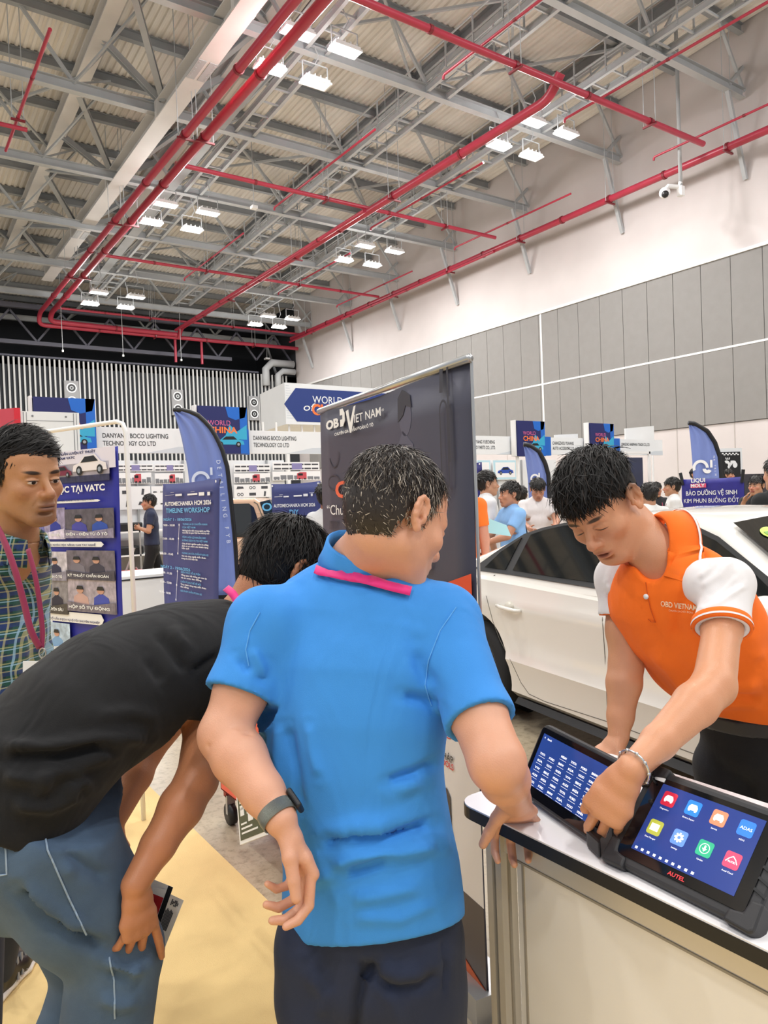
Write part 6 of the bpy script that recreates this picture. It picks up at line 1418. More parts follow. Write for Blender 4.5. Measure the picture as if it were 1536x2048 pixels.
    fl = [([Q_(640, 1690, D_), Q_(700, 1672, D_), Q_(790, 1668, D_), Q_(870, 1645, D_)], -.012, .010), ([Q_(650, 1675, D_), Q_(720, 1655, D_), Q_(800, 1650, D_)], .010, .018), ([Q_(655, 1730, D_), Q_(720, 1712, D_), Q_(800, 1704, D_), Q_(880, 1690, D_)], .010, .014), ([Q_(690, 1750, D_), Q_(780, 1722, D_)], -.006, .008),
          ([Q_(770, 1565, D_), Q_(830, 1545, D_), Q_(880, 1520, 1.3)], -.007, .009), ([Q_(780, 1585, D_), Q_(850, 1560, D_)], .007, .012), ([Q_(640, 1560, D_), Q_(625, 1500, D_), Q_(618, 1440, D_)], .005, .010), ([Q_(600, 1620, D_), Q_(590, 1540, D_), Q_(575, 1450, D_)], -.006, .010), ([Q_(560, 1600, D_), Q_(555, 1520, D_), Q_(560, 1440, D_)], .006, .010),
          ([Q_(868, 1380, 1.33), Q_(840, 1330, 1.32), Q_(830, 1290, 1.33)], -.007, .012), ([Q_(880, 1420, 1.35), Q_(850, 1400, 1.32), Q_(800, 1390, D_)], -.008, .010), ([Q_(535, 1330, 1.33), Q_(520, 1380, 1.33)], -.008, .012), ([Q_(500, 1290, 1.36), Q_(520, 1330, 1.34), Q_(530, 1370, 1.34)], .005, .010), ([Q_(470, 1310, 1.36), Q_(505, 1350, 1.34)], -.005, .008),
          ([Q_(690, 1800, D_), Q_(760, 1790, D_), Q_(850, 1770, D_)], .006, .014), ([Q_(600, 1770, D_), Q_(680, 1745, D_)], .006, .012), ([Q_(700, 1835, 1.26), Q_(800, 1838, 1.26), Q_(880, 1800, 1.28)], .004, .012), ([Q_(640, 1150, 1.36), Q_(700, 1165, 1.35), Q_(760, 1170, 1.35)], -.003, .008)]
    V = apply_folds(V, F_, fl)
    m_blue_s = cloth_mat('azure_pique', '#3a8fe0', .12, 700, folds=.45)
    sh = make_obj('polo_shirt', V, F_, m_blue_s, t)
    seam = mat('azure_seam', '#5aa6ea', .8)
    def on_surface(pts, D0): return [J(u, v, D0) for u, v in pts]
    # stitched seams: project onto shirt by nearest vertex
    def snap(pts, out=.0012):
        P = []; Nn = vnormals(V, F_); px_ = (V-CC); dep = px_ @ CF; uu = 768+FPX*(px_ @ CR)/dep; vv = 1024-FPX*(px_ @ CU)/dep; fr = ((Nn*(CC-V)).sum(1) > 0)
        for (u0, v0), (u1, v1) in zip(pts[:-1], pts[1:]):
            n_ = max(2, int(math.hypot(u1-u0, v1-v0)/8))
            for k in range(n_):
                u, v = u0+(u1-u0)*k/n_, v0+(v1-v0)*k/n_; c = np.where(fr & (abs(uu-u) < 7) & (abs(vv-v) < 7))[0]
                if len(c): j = c[np.argmin((uu[c]-u)**2+(vv[c]-v)**2+((dep[c]-dep[c].min())*300)**2)]; P.append(J(u, v, dep[j])+Nn[j]*out)
        return P
    m = MB()
    for pts in ([(912, 1215), (880, 1262), (858, 1320), (850, 1370), (866, 1420)], [(520, 1225), (500, 1262), (492, 1300), (500, 1340)]):
        q = snap(pts)
        if len(q) > 3: m.tube(q, .0012, 5)
    m.build('seam', seam, sh)
    cn = nb+np.array([0, 0, .020]); nk = unit(hb-nb+np.array([0, 0, .12])); a = unit(Lr-nk*(Lr @ nk)); b = np.cross(nk, a); cn2 = cn-b*.004
    collar_obj(sh, cn2+a*.012-nk*.004, a, b, nk, m_blue_s, .076, .073, .036, .012, 22, .017)
    strip_on(V, F_, [(634, 1144), (655, 1151), (700, 1160), (750, 1170), (795, 1181), (820, 1187)], 18, .008, t, mat('hot_pink_ribbon', '#e3177d', .6, sheen=.3))
    # hair, salt and pepper
    def flow(p, d): 
        w_ = np.array([.0, -.05, .11]); v_ = p-w_; return unit(v_*np.array([1, 1, .6])+np.array([0, 0.02, -.05]))
    style = dict(front=.070, side=-.012, nape=-.078, temple=.000, flow=flow, mess=.38, len=lambda p: .55 if p[2] < .02 else (1.1 if p[2] < .08 else 1.35), curl=.10, hug=.16, grav=.03, bulk=.004,
        matpick=lambda P, r: np.where(r.random(len(P)) < np.clip(.52-(P[:, 2])*4.5+(P[:, 1])*1.5, .14, .75), np.where(r.random(len(P)) < .35, 3, 2), np.where(r.random(len(P)) < .5, 1, 0)))
    hair_obj(t, hc, hR, HS, style, [m_hblk2, m_hbrown, m_hgrey, m_hwht], 3, 12000, .021, .0007, .30, .006)
    # watch
    ax = unit(wrL-elL); cw = wrL-ax*.012; a = unit(np.cross(ax, CF)); b = np.cross(ax, a); m = MB(); m.grid(band_ring(cw, a, b, ax, [(.0315, .0315, -.011), (.0325, .0325, 0), (.0315, .0315, .011), (.0295, .0295, .011), (.0295, .0295, -.011), (.0315, .0315, -.011)])); w = m.build('wrist_watch', mat('steel_mesh', '#8e9796', .3, metal=.9, bump=.6, bscale=1500), t, True)
    fd = unit(CR*.9+CU*.35+CF*.2); fd = unit(fd-ax*(fd @ ax)); sd = np.cross(ax, fd); c = cw+fd*.036; m = MB(); m.hexa([c+ax*x*.019+sd*y*.017+fd*z for z in (-.005, .005) for x, y in ((-1, -1), (1, -1), (1, 1), (-1, 1))]); bevel(m.build('watch_case', m_black, w), .004, 3)
    # trousers
    hp = J(742, 1850, 1.385); lL = J(650, 1960, 1.38); lR = J(835, 1960, 1.36); g = np.array([0, 0, 1.])
    an1 = np.array([lL[0], lL[1], .09])-Lr*.02; an2 = np.array([lR[0], lR[1], .09])+Lr*.02
    kn1 = (lL+an1)/2+Fw*.02; kn2 = (lR+an2)/2+Fw*.02
    leg = tubes([(hp+g*.05, Lr, .158, .128), (hp-g*.06, Lr, .168, .135)], k=.02)+tubes([(lL+g*.07, Lr, .088, .105), (lL-g*.02, Lr, .089, .10), (kn1, Lr, .075, .078), (an1, Lr, .062, .062)], k=.015)+tubes([(lR+g*.07, Lr, .088, .105), (lR-g*.02, Lr, .087, .10), (kn2, Lr, .075, .078), (an2, Lr, .062, .062)], k=.015)
    V, F_ = field_mesh(leg, .006, extra=[half(hp+g*.07, g)], relax=2)
    fl = [([Q_(715, 1920, 1.26), Q_(735, 1950, 1.26), Q_(745, 1965, 1.26)], -.006, .008), ([Q_(735, 1935, 1.25), Q_(780, 1975, 1.25), Q_(840, 1972, 1.26), Q_(885, 1945, 1.3)], -.007, .010), ([Q_(750, 1925, 1.25), Q_(800, 1950, 1.25), Q_(860, 1940, 1.27)], .007, .014), ([Q_(610, 1930, 1.27), Q_(650, 1990, 1.26), Q_(640, 2048, 1.26)], .006, .015), ([(752, 1925, 1), (728, 1960, 1), (714, 2010, 1), (708, 2140, 1)], -.012, .010), ([(884, 1880, 1), (892, 1930, 1), (888, 1990, 1)], -.004, .004), ([(770, 1960, 1), (790, 2010, 1), (800, 2080, 1)], .006, .016)]
    V = apply_folds(V, F_, fl); make_obj('trousers', V, F_, cloth_mat('navy_twill', '#1d2740', .15, 800, folds=.15), t)
    for an in (an1, an2): shoe(t, an-Fw*.06, an+Fw*.2, m_black, m_white)
man_blue()
# ------------------------------------------------------------------ 2. man in black, bending
def man_black():
    KS = 1.12; J = lambda u, v, D: at(u, v, D=D*KS); JJ = lambda u, v, D: at(u, v, D=D)
    g = np.array([0, 0, 1.]); Fw = unit(CR*.80+CF*.60-g*((CR*.80+CF*.60) @ g)); Lt = unit(np.cross(Fw, g))   # his right side
    t0 = J(100, 1750, 1.24); t = thing('person', (t0[0], t0[1], 0), 'man in black shirt and blue jeans bending far forward, hand on knee', 'person')
    S = [(10, 1610, 1.21, .150, .108), (65, 1530, 1.24, .155, .112), (143, 1446, 1.29, .160, .110), (217, 1392, 1.35, .165, .116), (294, 1351, 1.42, .170, .116), (365, 1318, 1.48, .170, .108), (430, 1290, 1.53, .130, .090), (475, 1262, 1.58, .075, .068)]
    S = [(u, v, D, a*KS, b*KS) for u, v, D, a, b in S]
    torso = tubes([(J(u, v, D), Lt, a, b) for u, v, D, a, b in S], k=.03)
    shR = J(440, 1330, 1.44); elR = J(394, 1560, 1.29); wrR = J(270, 1768, 1.17); hemR = J(418, 1448, 1.40)
    shL = J(430, 1330, 1.70); elL = J(290, 1500, 1.62); wrL = J(222, 1650, 1.50)
    sl = limb([(J(425, 1300, 1.47), .075), (shR, .075), (hemR, .062), (hemR+(hemR-shR)*.3, .062)], .035)+limb([(shL, .07), (shL*.45+elL*.55, .06)], .03)
    hc = J(548, 1150, 1.60)+Fw*.03; hR = rotm(unit(Fw*.75-g*.66), unit(Fw*.66+g*.75)); HS = 1.06; nb = J(485, 1245, 1.57)
    neck = limb([(J(455, 1275, 1.54), .07), (nb, .058), (hc+hR @ np.array([0, -.04, -.04]), .056)], .03)
    d = unit(.10*CR-.97*CU+.05*CF); nn = unit(.75*CR-.62*CF+.1*CU); ts = 1 if np.cross(nn, d) @ CF > 0 else -1
    hand = hand_prims(wrR+d*.01, d, nn, .93, (.15, .50, .58, .62), .16, ts, (.3, .3), curl2=(.1, .45, .5, .5), thumb_dir=unit(d*.85+CF*.5-nn*.3))
    dl = unit(.12*CR-.98*CU-.2*CF); nl_ = unit(-.5*CR+.8*CF); hand2 = hand_prims(wrL, dl, nl_, .95, (.6, .7, .7, .7), .05, 1, (.4, .4))
    arm = limb([(shR, .048), (hemR, .050), (elR, .040)], .02)+limb([(elR, .040), (elR*.72+wrR*.28, .041), (elR*.35+wrR*.65, .031)  , (wrR, .024)], .012)+limb([(shL, .045), (elL, .043), (elL*.65+wrL*.35, .043), (wrL, .027)], .012)
    b1 = bounds(hand, .004); b2 = bounds(hand2, .004)
    V, F_ = field_mesh(tubes([(J(u, v, D), Lt, a-.02, b-.02) for u, v, D, a, b in S], k=.03)+neck+arm+hand+hand2+head_prims(hc, hR, HS, 1), .0029)
    N_ = vnormals(V, F_); V = fold(V, N_, [J(360, 1558, 1.31), J(378, 1566, 1.30), J(392, 1566, 1.30)], -.005, .005); V = fold(V, vnormals(V, F_), [J(378, 1552, 1.30), J(400, 1556, 1.30)], .004, .008)
    V = fold(V, vnormals(V, F_), [J(250, 1782, 1.23), J(275, 1788, 1.23), J(290, 1784, 1.23)], -.002, .003)
    make_obj('body', V, F_, m_skinD, t, {'hp': head_coords(V, hc, hR, HS)})
    wn = unit(J(30, 1640, 1.2)-J(120, 1500, 1.24))
    ex = [lcut(hemR, hemR-shR, .11), cone(hemR-(hemR-shR)*.2, hemR+(hemR-shR)*.3, .055, .056, 0, 'sub'), lcut(shL*.45+elL*.55, elL-shL, .11)]
    hp_ = J(68, 1588, 1.22); ex.append(half(hp_, unit(-.48*CR-.87*CU+.1*CF))); ex.append(cone(nb-unit(hc-nb)*.02, hc, .062, .062, .01, 'sub'))
    V, F_ = field_mesh(torso+sl, .005, extra=ex, relax=2); Dn = 1.16
    fl = [([Q_(0, 1495, 1.05), Q_(90, 1498, 1.08), Q_(200, 1478, 1.13), Q_(300, 1472, 1.2)], .010, .014), ([Q_(10, 1515, 1.05), Q_(120, 1515, 1.08), Q_(210, 1495, 1.14)], -.009, .009), ([Q_(0, 1552, 1.05), Q_(70, 1560, 1.07), Q_(150, 1535, 1.1), Q_(230, 1500, 1.15)], .010, .012), ([Q_(60, 1600, 1.06), Q_(90, 1570, 1.08), Q_(100, 1540, 1.08)], .007, .012), ([Q_(120, 1590, 1.08), Q_(160, 1560, 1.1), Q_(190, 1570, 1.14)], .009, .012), ([Q_(20, 1610, 1.05), Q_(100, 1615, 1.07), Q_(170, 1580, 1.12)], .008, .012), ([Q_(310, 1260, 1.3), Q_(350, 1310, 1.28), Q_(380, 1350, 1.3)], -.006, .010), ([Q_(335, 1250, 1.32), Q_(380, 1310, 1.31)], .006, .012), ([Q_(290, 1310, 1.25), Q_(330, 1370, 1.25)], -.005, .010), ([Q_(180, 1435, 1.13), Q_(260, 1425, 1.17), Q_(330, 1440, 1.22)], .005, .014), ([Q_(385, 1345, 1.33), Q_(410, 1325, 1.36), Q_(440, 1305, 1.4)], -.008, .006)]
    V = apply_folds(V, F_, fl); sh = make_obj('shirt', V, F_, cloth_mat('black_jersey', '#0d0d0f', .2, 700, rough=.95, folds=.5), t)
    # hair
    def flow(p, d): return unit(np.array([p[0]*2, .06, -.12])+(p-np.array([0, -.04, .11]))*1.5)
    style = dict(front=.050, side=-.02, nape=-.085, temple=-.01, flow=flow, mess=.22, len=lambda p: 1.2 if p[2] > .03 else .8, curl=.12, hug=.15, grav=.04, bulk=.006, matpick=lambda P, r: np.where(r.random(len(P)) < .12, 1, 0))
    hair_obj(t, hc, hR, HS, style, [m_hblack, m_hbrown], 5, 7500, .040, .0012, .25, .010)
    ribbon(t, [J(452, 1176, 1.52), J(462, 1184, 1.50), J(470, 1194, 1.49), J(476, 1206, 1.48)], -CF+CU*.5, .018, MATS['hot_pink_ribbon'])
    # jeans
    m_j = cloth_mat('denim', '#4a6079', .35, 900, noise=.32, rough=.9, folds=.3)
    hipR = J(85, 1690, 1.20); kR = J(232, 1905, 1.24); hipL = J(95, 1690, 1.42); kL = J(185, 1945, 1.42)
    aR = np.array([kR[0]-Fw[0]*.10, kR[1]-Fw[1]*.10, .10]); aL = np.array([kL[0]-Fw[0]*.16, kL[1]-Fw[1]*.16, .10])
    leg = tubes([(J(125, 1530, 1.29), Lt, .160, .124), (J(90, 1600, 1.29), Lt, .166, .130), (J(55, 1690, 1.28), Lt, .176, .152)], k=.02)+limb([(hipR+g*.02, .128), (hipR*.5+kR*.5, .108), (kR, .085)], .02)+limb([(kR, .085), (kR*.7+aR*.3, .083), (aR, .064)], .015)+limb([(hipL, .118), (hipL*.5+kL*.5, .096), (kL, .078), (kL*.7+aL*.3, .077), (aL, .06)], .015)
    V, F_ = field_mesh(leg, .0055, extra=[half(J(74, 1566, 1.22), unit(.48*CR+.87*CU-.1*CF))], relax=2)
    fl = [([Q_(30, 1780, 1.12), Q_(90, 1835, 1.12), Q_(160, 1878, 1.14), Q_(215, 1898, 1.16)], -.014, .012), ([Q_(40, 1765, 1.12), Q_(110, 1825, 1.12), Q_(180, 1865, 1.14)], .008, .014), ([Q_(200, 1920, 1.15), Q_(260, 1945, 1.17), Q_(290, 1930, 1.2)], .009, .010), ([Q_(210, 1940, 1.15), Q_(270, 1965, 1.17)], -.006, .008), ([Q_(120, 1700, 1.1), Q_(180, 1740, 1.12), Q_(225, 1760, 1.15)], -.006, .012), ([Q_(110, 1720, 1.1), Q_(160, 1760, 1.12)], .006, .014), ([Q_(190, 1990, 1.15), Q_(240, 2010, 1.15), Q_(285, 2000, 1.18)], .006, .012)]
    V = apply_folds(V, F_, fl); jn = make_obj('jeans', V, F_, m_j, t)
    Nn = vnormals(V, F_); P_ = V-CC; dep = P_ @ CF; uu = 768+FPX*(P_ @ CR)/dep; vv = 1024-FPX*(P_ @ CU)/dep; fr = (Nn*(CC-V)).sum(1) > 0
    def snap(pts, out=.001):
        Q = []
        for (u0, v0), (u1, v1) in zip(pts[:-1], pts[1:]):
            n_ = max(2, int(math.hypot(u1-u0, v1-v0)/9))
            for k in range(n_):
                u, v = u0+(u1-u0)*k/n_, v0+(v1-v0)*k/n_; c = np.where(fr & (abs(uu-u) < 9) & (abs(vv-v) < 9))[0]
                if len(c): j = c[np.argmin((uu[c]-u)**2+(vv[c]-v)**2+((dep[c]-dep[c].min())*300)**2)]; Q.append(JJ(u, v, dep[j])+Nn[j]*out)
        return Q
    m = MB()
    for pts in ([(86, 1655), (95, 1700), (118, 1750), (135, 1790), (158, 1840), (178, 1878)], [(218, 1915), (228, 1960), (230, 2046)], [(0, 1750), (14, 1748), (12, 1700), (4, 1660)]):
        q = snap(pts)
        if len(q) > 3: m.tube(q, .0016, 5)
    m.build('seam', mat('denim_seam', '#93a7bd', .8), jn)
    for an in (aR, aL): shoe(t, an-Fw*.06, an+Fw*.2, m_black, m_white)
man_black()
# leaflets in his hand (far hand, beside the thigh)
def leaflet(pts, D, lab, bgc, deco):
    A, B, C_ = [J(u, v, d) for (u, v), d in zip(pts, D)]; F = Face(C_, B-C_, A-C_); w = float(np.linalg.norm(B-C_)); h = float(np.linalg.norm(A-C_))
    t = thing('leaflet', C_, lab, 'leaflet', 'leaflets in the hand of the man in black'); m = MB(); F.rect(m, 0, 0, w, h, -.0006, 0); m.build('sheet', bgc, t); deco(F, w, h, t)
def deco1(F, w, h, t):
    m = MB()
    for i in range(9): F.line(m, [(w*(.25+.06*i), h*.35), (w*(.25+.06*i), h*(.75-.02*(i % 3)))], .0022, .0006)
    for i in range(5):
        for j in range(4):
            if (i*j+i) % 3 != 1: F.rect(m, w*(.45+.08*i), h*(.82+.03*j), w*(.51+.08*i), h*(.845+.03*j), .0003, .0008)
    F.ring(m, (w*.3, h*.1), .006, .009, .0006); F.line(m, [(w*.5, h*.1), (w*.5, h*.3)], .003, .0006); m.build('print', m_txt, t)
def deco2(F, w, h, t):
    m = MB(); F.rect(m, 0, h*.0, w*.8, h*.78, .0002, .0007); m.build('print', mat('leaflet_red', '#b5262c', .4), t); m = MB(); F.rect(m, w*.82, 0, w, h, .0002, .0008); m.build('print', m_black, t); m = MB(); F.poly(m, [(0, h*.78), (w*.8, h*.86), (w*.8, h*.93), (0, h*.86)], .0008, .0003); m.build('print', m_wht, t)
leaflet([(313, 1775), (345, 1903), (299, 1888)], (1.40, 1.37, 1.37), 'pale leaflet with small dark print sticking out beside the knee', mat('paper_grey', '#d9d6d2', .6), lambda F, w, h, t: None) if False else None
A_ = [(316, 1772), (349, 1795), (300, 1888)]
def quad_leaf(TL, TR, BL, D, lab, deco, m_):
    a, b, c = J(*TL, D), J(*TR, D-.01), J(*BL, D-.03); F = Face(c, b-a, a-c); w = float(np.linalg.norm(b-a)); h = float(np.linalg.norm(a-c)); t = thing('leaflet', c, lab, 'leaflet', 'leaflets in the hand of the man in black')
    m = MB(); F.rect(m, 0, 0, w, h, -.0006, 0); m.build('sheet', m_, t); deco(F, w, h, t)
m_paper = mat('paper_grey', '#d9d6d2', .6)
quad_leaf((314, 1778), (350, 1795), (290, 1885), 1.52, 'pale leaflet with small dark print sticking out beside the knee, rightmost of the fan', deco1, m_paper)
quad_leaf((262, 1748), (312, 1768), (254, 1870), 1.50, 'red white and black leaflet behind the wrist of the man in black', deco2, m_wht)
quad_leaf((232, 1732), (262, 1742), (226, 1800), 1.49, 'pale grey leaflet edge between thigh and wrist of the man in black', lambda F, w, h, t: None, m_paper)
# ------------------------------------------------------------------ 3. man in orange leaning over the counter
def man_orange():
    g = np.array([0, 0, 1.]); Rt = unit([-.05, .98, -.16]); Fwd = unit(np.cross(g, Rt)*1.0)
    Fwd = unit([-1, -.05, 0]); pel = J(1525, 1452, 1.92)
    t = thing('person', (pel[0], pel[1], 0), 'young man in orange polo with white sleeves leaning over the counter', 'person')
    S = [(1320, 1114, 1.74, .064, .058), (1332, 1140, 1.74, .104, .070), (1340, 1165, 1.74, .146, .086), (1352, 1200, 1.745, .172, .100), (1378, 1248, 1.77, .172, .112), (1420, 1310, 1.81, .160, .115), (1465, 1368, 1.86, .152, .112), (1510, 1425, 1.91, .152, .112), (1530, 1460, 1.93, .150, .112)]
    torso = tubes([(J(u, v, D), Rt, a, b) for u, v, D, a, b in S], k=.03)
    shR = J(1243, 1158, 1.875); elR = J(1252, 1330, 1.84); wrR = J(1236, 1478, 1.79); shL = J(1438, 1168, 1.60); elL = J(1428, 1372, 1.42); wrL = J(1262, 1540, 1.235)
    hemR = shR+(elR-shR)*.42; hemL = J(1444, 1258, 1.535)
    sR = limb([(shR+(shL-shR)*.10, .060), (shR, .062), (hemR, .055), (hemR+(hemR-shR)*.4, .055)], .025); sL = limb([(shL+(shR-shL)*.10, .056), (shL+CR*.018, .053), (hemL, .0525), (hemL+(hemL-shL)*.3, .0525)], .02)
    hc = np.array([1.43, 1.15, 1.46]); hR = rotm((-.79, -.15, -.60), (-.62, .14, .77)); HS = 1.0; nb = J(1318, 1112, 1.74)
    neck = limb([(J(1330, 1160, 1.745), .066), (nb, .058), (hc+hR @ np.array([0, -.035, -.050]), .056)], .025)
    dh = unit(-.48*CR-.80*CU+.10*CF); nh = unit(CU*.65-CF*.75-CR*.15); ts = 1 if np.cross(nh, dh) @ (-CR) > 0 else -1
    hand = hand_prims(wrL+dh*.006, dh, nh, 1.0, (1.25, .62, .60, .75), .10, ts, (.9, .6), curl2=(1.3, .45, .45, .7), thumb_dir=unit(dh*.8-CR*.3-nh*.5))
    dr = unit(-.15*CR-.35*CU+.1*CF-Rt*.0+Fwd*.3); nr = g; hand2 = hand_prims(wrR, dr, nr, .95, (.1, .1, .1, .1), .15, -1 if np.cross(nr, dr) @ Rt > 0 else 1, (.2, .2))
    arm = limb([(shR, .043), (shR*.4+elR*.6, .042), (elR, .041)], .02)+limb([(elR, .041), (elR*.75+wrR*.25, .042), (elR*.3+wrR*.7, .031), (wrR, .0235)], .012)+limb([(shL, .038), (hemL, .037), (elL, .0395)], .02)+limb([(elL, .0395), (elL*.75+wrL*.25, .0395), (elL*.3+wrL*.7, .029), (wrL, .0225)], .012)
    b1 = bounds(hand, .004); b2 = bounds(hand2, .004); hh = (hc-.165, hc+.165)
    V, F_ = field_mesh(tubes([(J(u, v, D), Rt, a-.03, b-.035) for u, v, D, a, b in S], k=.03)+neck+arm+hand+hand2+head_prims(hc, hR, HS, 2, .003), .0027)
    make_obj('body', V, F_, m_skinO, t, {'hp': head_coords(V, hc, hR, HS)})
    m_or = cloth_mat('orange_pique', '#ff7412', .12, 700, folds=.4); m_ws = cloth_mat('white_sleeve_knit', '#ece9ea', .1, 700, folds=.35)
    hp = J(1490, 1428, 1.90); hn = unit(J(1530, 1460, 1.93)-J(1420, 1310, 1.81)+CU*-.02)
    hn = unit(.35*CR-.95*CU)
    ex = [half(J(1450, 1432, 1.8), unit(-.12*CR-.97*CU)), cone(nb-unit(hc-nb)*.03, hc, .060, .060, .01, 'sub'), cone(nb+CU*.01, J(1294, 1150, 1.655), .052, .022, .01, 'sub')]
    V, F_ = field_mesh(torso, .0045, extra=ex, relax=2)
    fl = [([Q_(1400, 1130, 1.62), Q_(1375, 1180, 1.62), Q_(1355, 1230, 1.63), Q_(1350, 1290, 1.66)], -.006, .012), ([Q_(1385, 1130, 1.62), Q_(1365, 1170, 1.62)], .005, .012), ([Q_(1330, 1130, 1.63), Q_(1400, 1105, 1.66), Q_(1430, 1120, 1.62)], -.004, .007), ([Q_(1385, 1340, 1.65), Q_(1450, 1370, 1.68), Q_(1530, 1370, 1.75)], .010, .014), ([Q_(1400, 1370, 1.66), Q_(1460, 1395, 1.7), Q_(1530, 1400, 1.76)], -.007, .012), ([Q_(1500, 1290, 1.66), Q_(1520, 1330, 1.7)], .008, .014), ([Q_(1300, 1290, 1.68), Q_(1340, 1340, 1.7), Q_(1380, 1390, 1.72)], .006, .014), ([Q_(1410, 1410, 1.7), Q_(1470, 1405, 1.74), Q_(1530, 1410, 1.8)], .006, .010)]
    V = apply_folds(V, F_, fl); sh = make_obj('polo_shirt', V, F_, m_or, t)
    for (sp, hem, s0, e0, rr_) in ((sR, hemR, shR, elR, .047), (sL, hemL, shL, elL, .041)):
        V2, F2_ = field_mesh(sp, .004, extra=[lcut(hem, hem-s0, .09), cone(hem-(hem-s0)*.3, hem+(hem-s0)*.4, rr_, rr_+.001, 0, 'sub')], relax=2)
        ax = unit(hem-s0)
        if s0 is shL: V2 = apply_folds(V2, F2_, [([(1400, 1180, 1), (1440, 1150, 1), (1470, 1110, 1)], .004, .007), ([(1398, 1215, 1), (1430, 1200, 1), (1480, 1160, 1)], -.0015, .005), ([(1396, 1222, 1), (1440, 1205, 1), (1492, 1170, 1)], .003, .005), ([(1410, 1195, 1), (1440, 1178, 1), (1475, 1140, 1)], -.0015, .005), ([(1395, 1160, 1), (1420, 1140, 1), (1440, 1115, 1)], .004, .006)])
        else: V2 = apply_folds(V2, F2_, [([(1215, 1165, 1), (1225, 1185, 1), (1236, 1205, 1)], .004, .005), ([(1212, 1185, 1), (1222, 1200, 1), (1230, 1215, 1)], -.004, .004)])
        so = make_obj('sleeve', V2, F2_, m_ws, sh); a = unit(np.cross(ax, CF)); b = np.cross(ax, a); R_ = .0585 if s0 is shL else .0590
        m = MB(); m.grid(band_ring(hem, a, b, ax, [(R_-.003, R_-.003, -.021), (R_, R_, -.019), (R_+.0008, R_+.0008, -.009), (R_, R_, .001), (R_-.006, R_-.006, .001), (R_-.006, R_-.006, -.012)])); m.build('cuff', m_or, so, True)
        m = MB(); m.grid(band_ring(hem, a, b, ax, [(R_+.0016, R_+.0016, -.0080), (R_+.0016, R_+.0016, -.0035)])); m.build('cuff_stripe', m_ws, so, True)
    nk = unit(hc+hR @ np.array([0, -.03, -.05])-nb); a = unit(Rt-nk*(Rt @ nk)); b = np.cross(nk, a); nk = unit(-.95*CR+.16*CU-.22*CF); a = unit(Rt-nk*(Rt @ nk)); b = np.cross(nk, a); cn = J(1322, 1096, 1.74)
    collar_obj(sh, cn, a, b, nk, m_or, .064, .072, .024, .044, 26, .026, trim=m_ws, prims=torso)
    Nn = vnormals(V, F_); P_ = V-CC; dep = P_ @ CF; uu = 768+FPX*(P_ @ CR)/dep; vv = 1024-FPX*(P_ @ CU)/dep; fr = (Nn*(CC-V)).sum(1) > 0
    def surf(u, v):
        c = np.where(fr & (abs(uu-u) < 9) & (abs(vv-v) < 9))[0]
        if not len(c): return None
        j = c[np.argmin((uu[c]-u)**2+(vv[c]-v)**2+((dep[c]-dep[c].min())*200)**2)]; return J(u, v, dep[j])+Nn[j]*.0015, Nn[j]
    m = MB(); seam = [surf(*q) for q in ((1292, 1165), (1296, 1190), (1301, 1215), (1309, 1238), (1312, 1244))]; seam = [s_[0] for s_ in seam if s_]
    if len(seam) > 2: m.tube(seam, .0012, 5)
    seam2 = [surf(*q) for q in ((1312, 1244), (1303, 1243), (1297, 1238))]; seam2 = [s_[0] for s_ in seam2 if s_]
    if len(seam2) > 1: m.tube(seam2, .0012, 5)
    m.build('placket', mat('orange_seam', '#c95308', .8), sh)
    q = surf(1293, 1193)
    if q: m = MB(); d_, s_, u_ = basis(q[1]); m.tube([q[0]-q[1]*.001, q[0]+q[1]*.002], .006, 14); m.build('button', m_white, sh, True)
    # chest lettering follows the cloth
    q0 = surf(1323, 1214); q1 = surf(1388, 1222)
    if q0 and q1:
        V3, F3 = text_mesh('OBD VIETNAM', .02); x0, x1 = V3[:, 0].min(), V3[:, 0].max(); P3 = []
        for x, y, _ in V3:
            k_ = (x-x0)/(x1-x0); u_ = 1322+k_*72; v_ = 1212+k_*9-y*15; r_ = surf(u_, v_); P3.append(r_[0] if r_ else q1[0])
        m = MB(); m.add(P3, F3); V3, F3 = text_mesh('CHUYÊN GIA CHẨN ĐOÁN', .0); x0, x1 = V3[:, 0].min(), V3[:, 0].max(); P3 = []
        for x, y, _ in V3: k_ = (x-x0)/(x1-x0); r_ = surf(1338+k_*48, 1222+k_*5-y*5); P3.append(r_[0] if r_ else q1[0])
        m.add(P3, F3); m.build('lettering', mat('cream_print', '#ffe3bd', .7), sh)
    # hair
    def flow(p, d): return unit(np.array([p[0]*1.2, .16+p[1]*.4, .02])+ (p-np.array([0, -.06, .10]))*1.2) if p[2] > .045 else unit(np.array([p[0]*.3, -.02, -.1]))
    style = dict(front=.068, side=.026, nape=-.01, temple=.026, flow=flow, mess=.30, len=lambda p: 1.1 if p[2] > .085 else (.85 if p[2] > .06 else .40), liftf=lambda p: .9 if (p[1] > .03 and p[2] > .06) else (.6 if p[2] > .06 else .3), curl=.16, hug=.26, grav=.03, bulk=.020, matpick=lambda P, r: np.where(r.random(len(P)) < .10, 1, 0))
    hair_obj(t, hc, hR, HS, style, [m_hblack, m_hbrown], 11, 6500, .048, .0016, .42, .008)
    m = MB(); loc = hc+hR @ np.array([-.060, .066, -.012]); m.ball(loc, .0017, 8, 6); m.build('mole', mat('mole_brown', '#3a2418', .6), t)
    # bracelet
    ax = unit(wrL-elL); cw = wrL-ax*.008; a = unit(np.cross(ax, CF)); b = np.cross(ax, a); P = [cw+a*.0295*math.cos(q_)+b*.0295*math.sin(q_)+ax*.004*math.sin(q_+1) for q_ in np.linspace(0, 2*math.pi, 41)[:-1]]; m = MB(); m.tube(P, .0022, 8, closed=True)
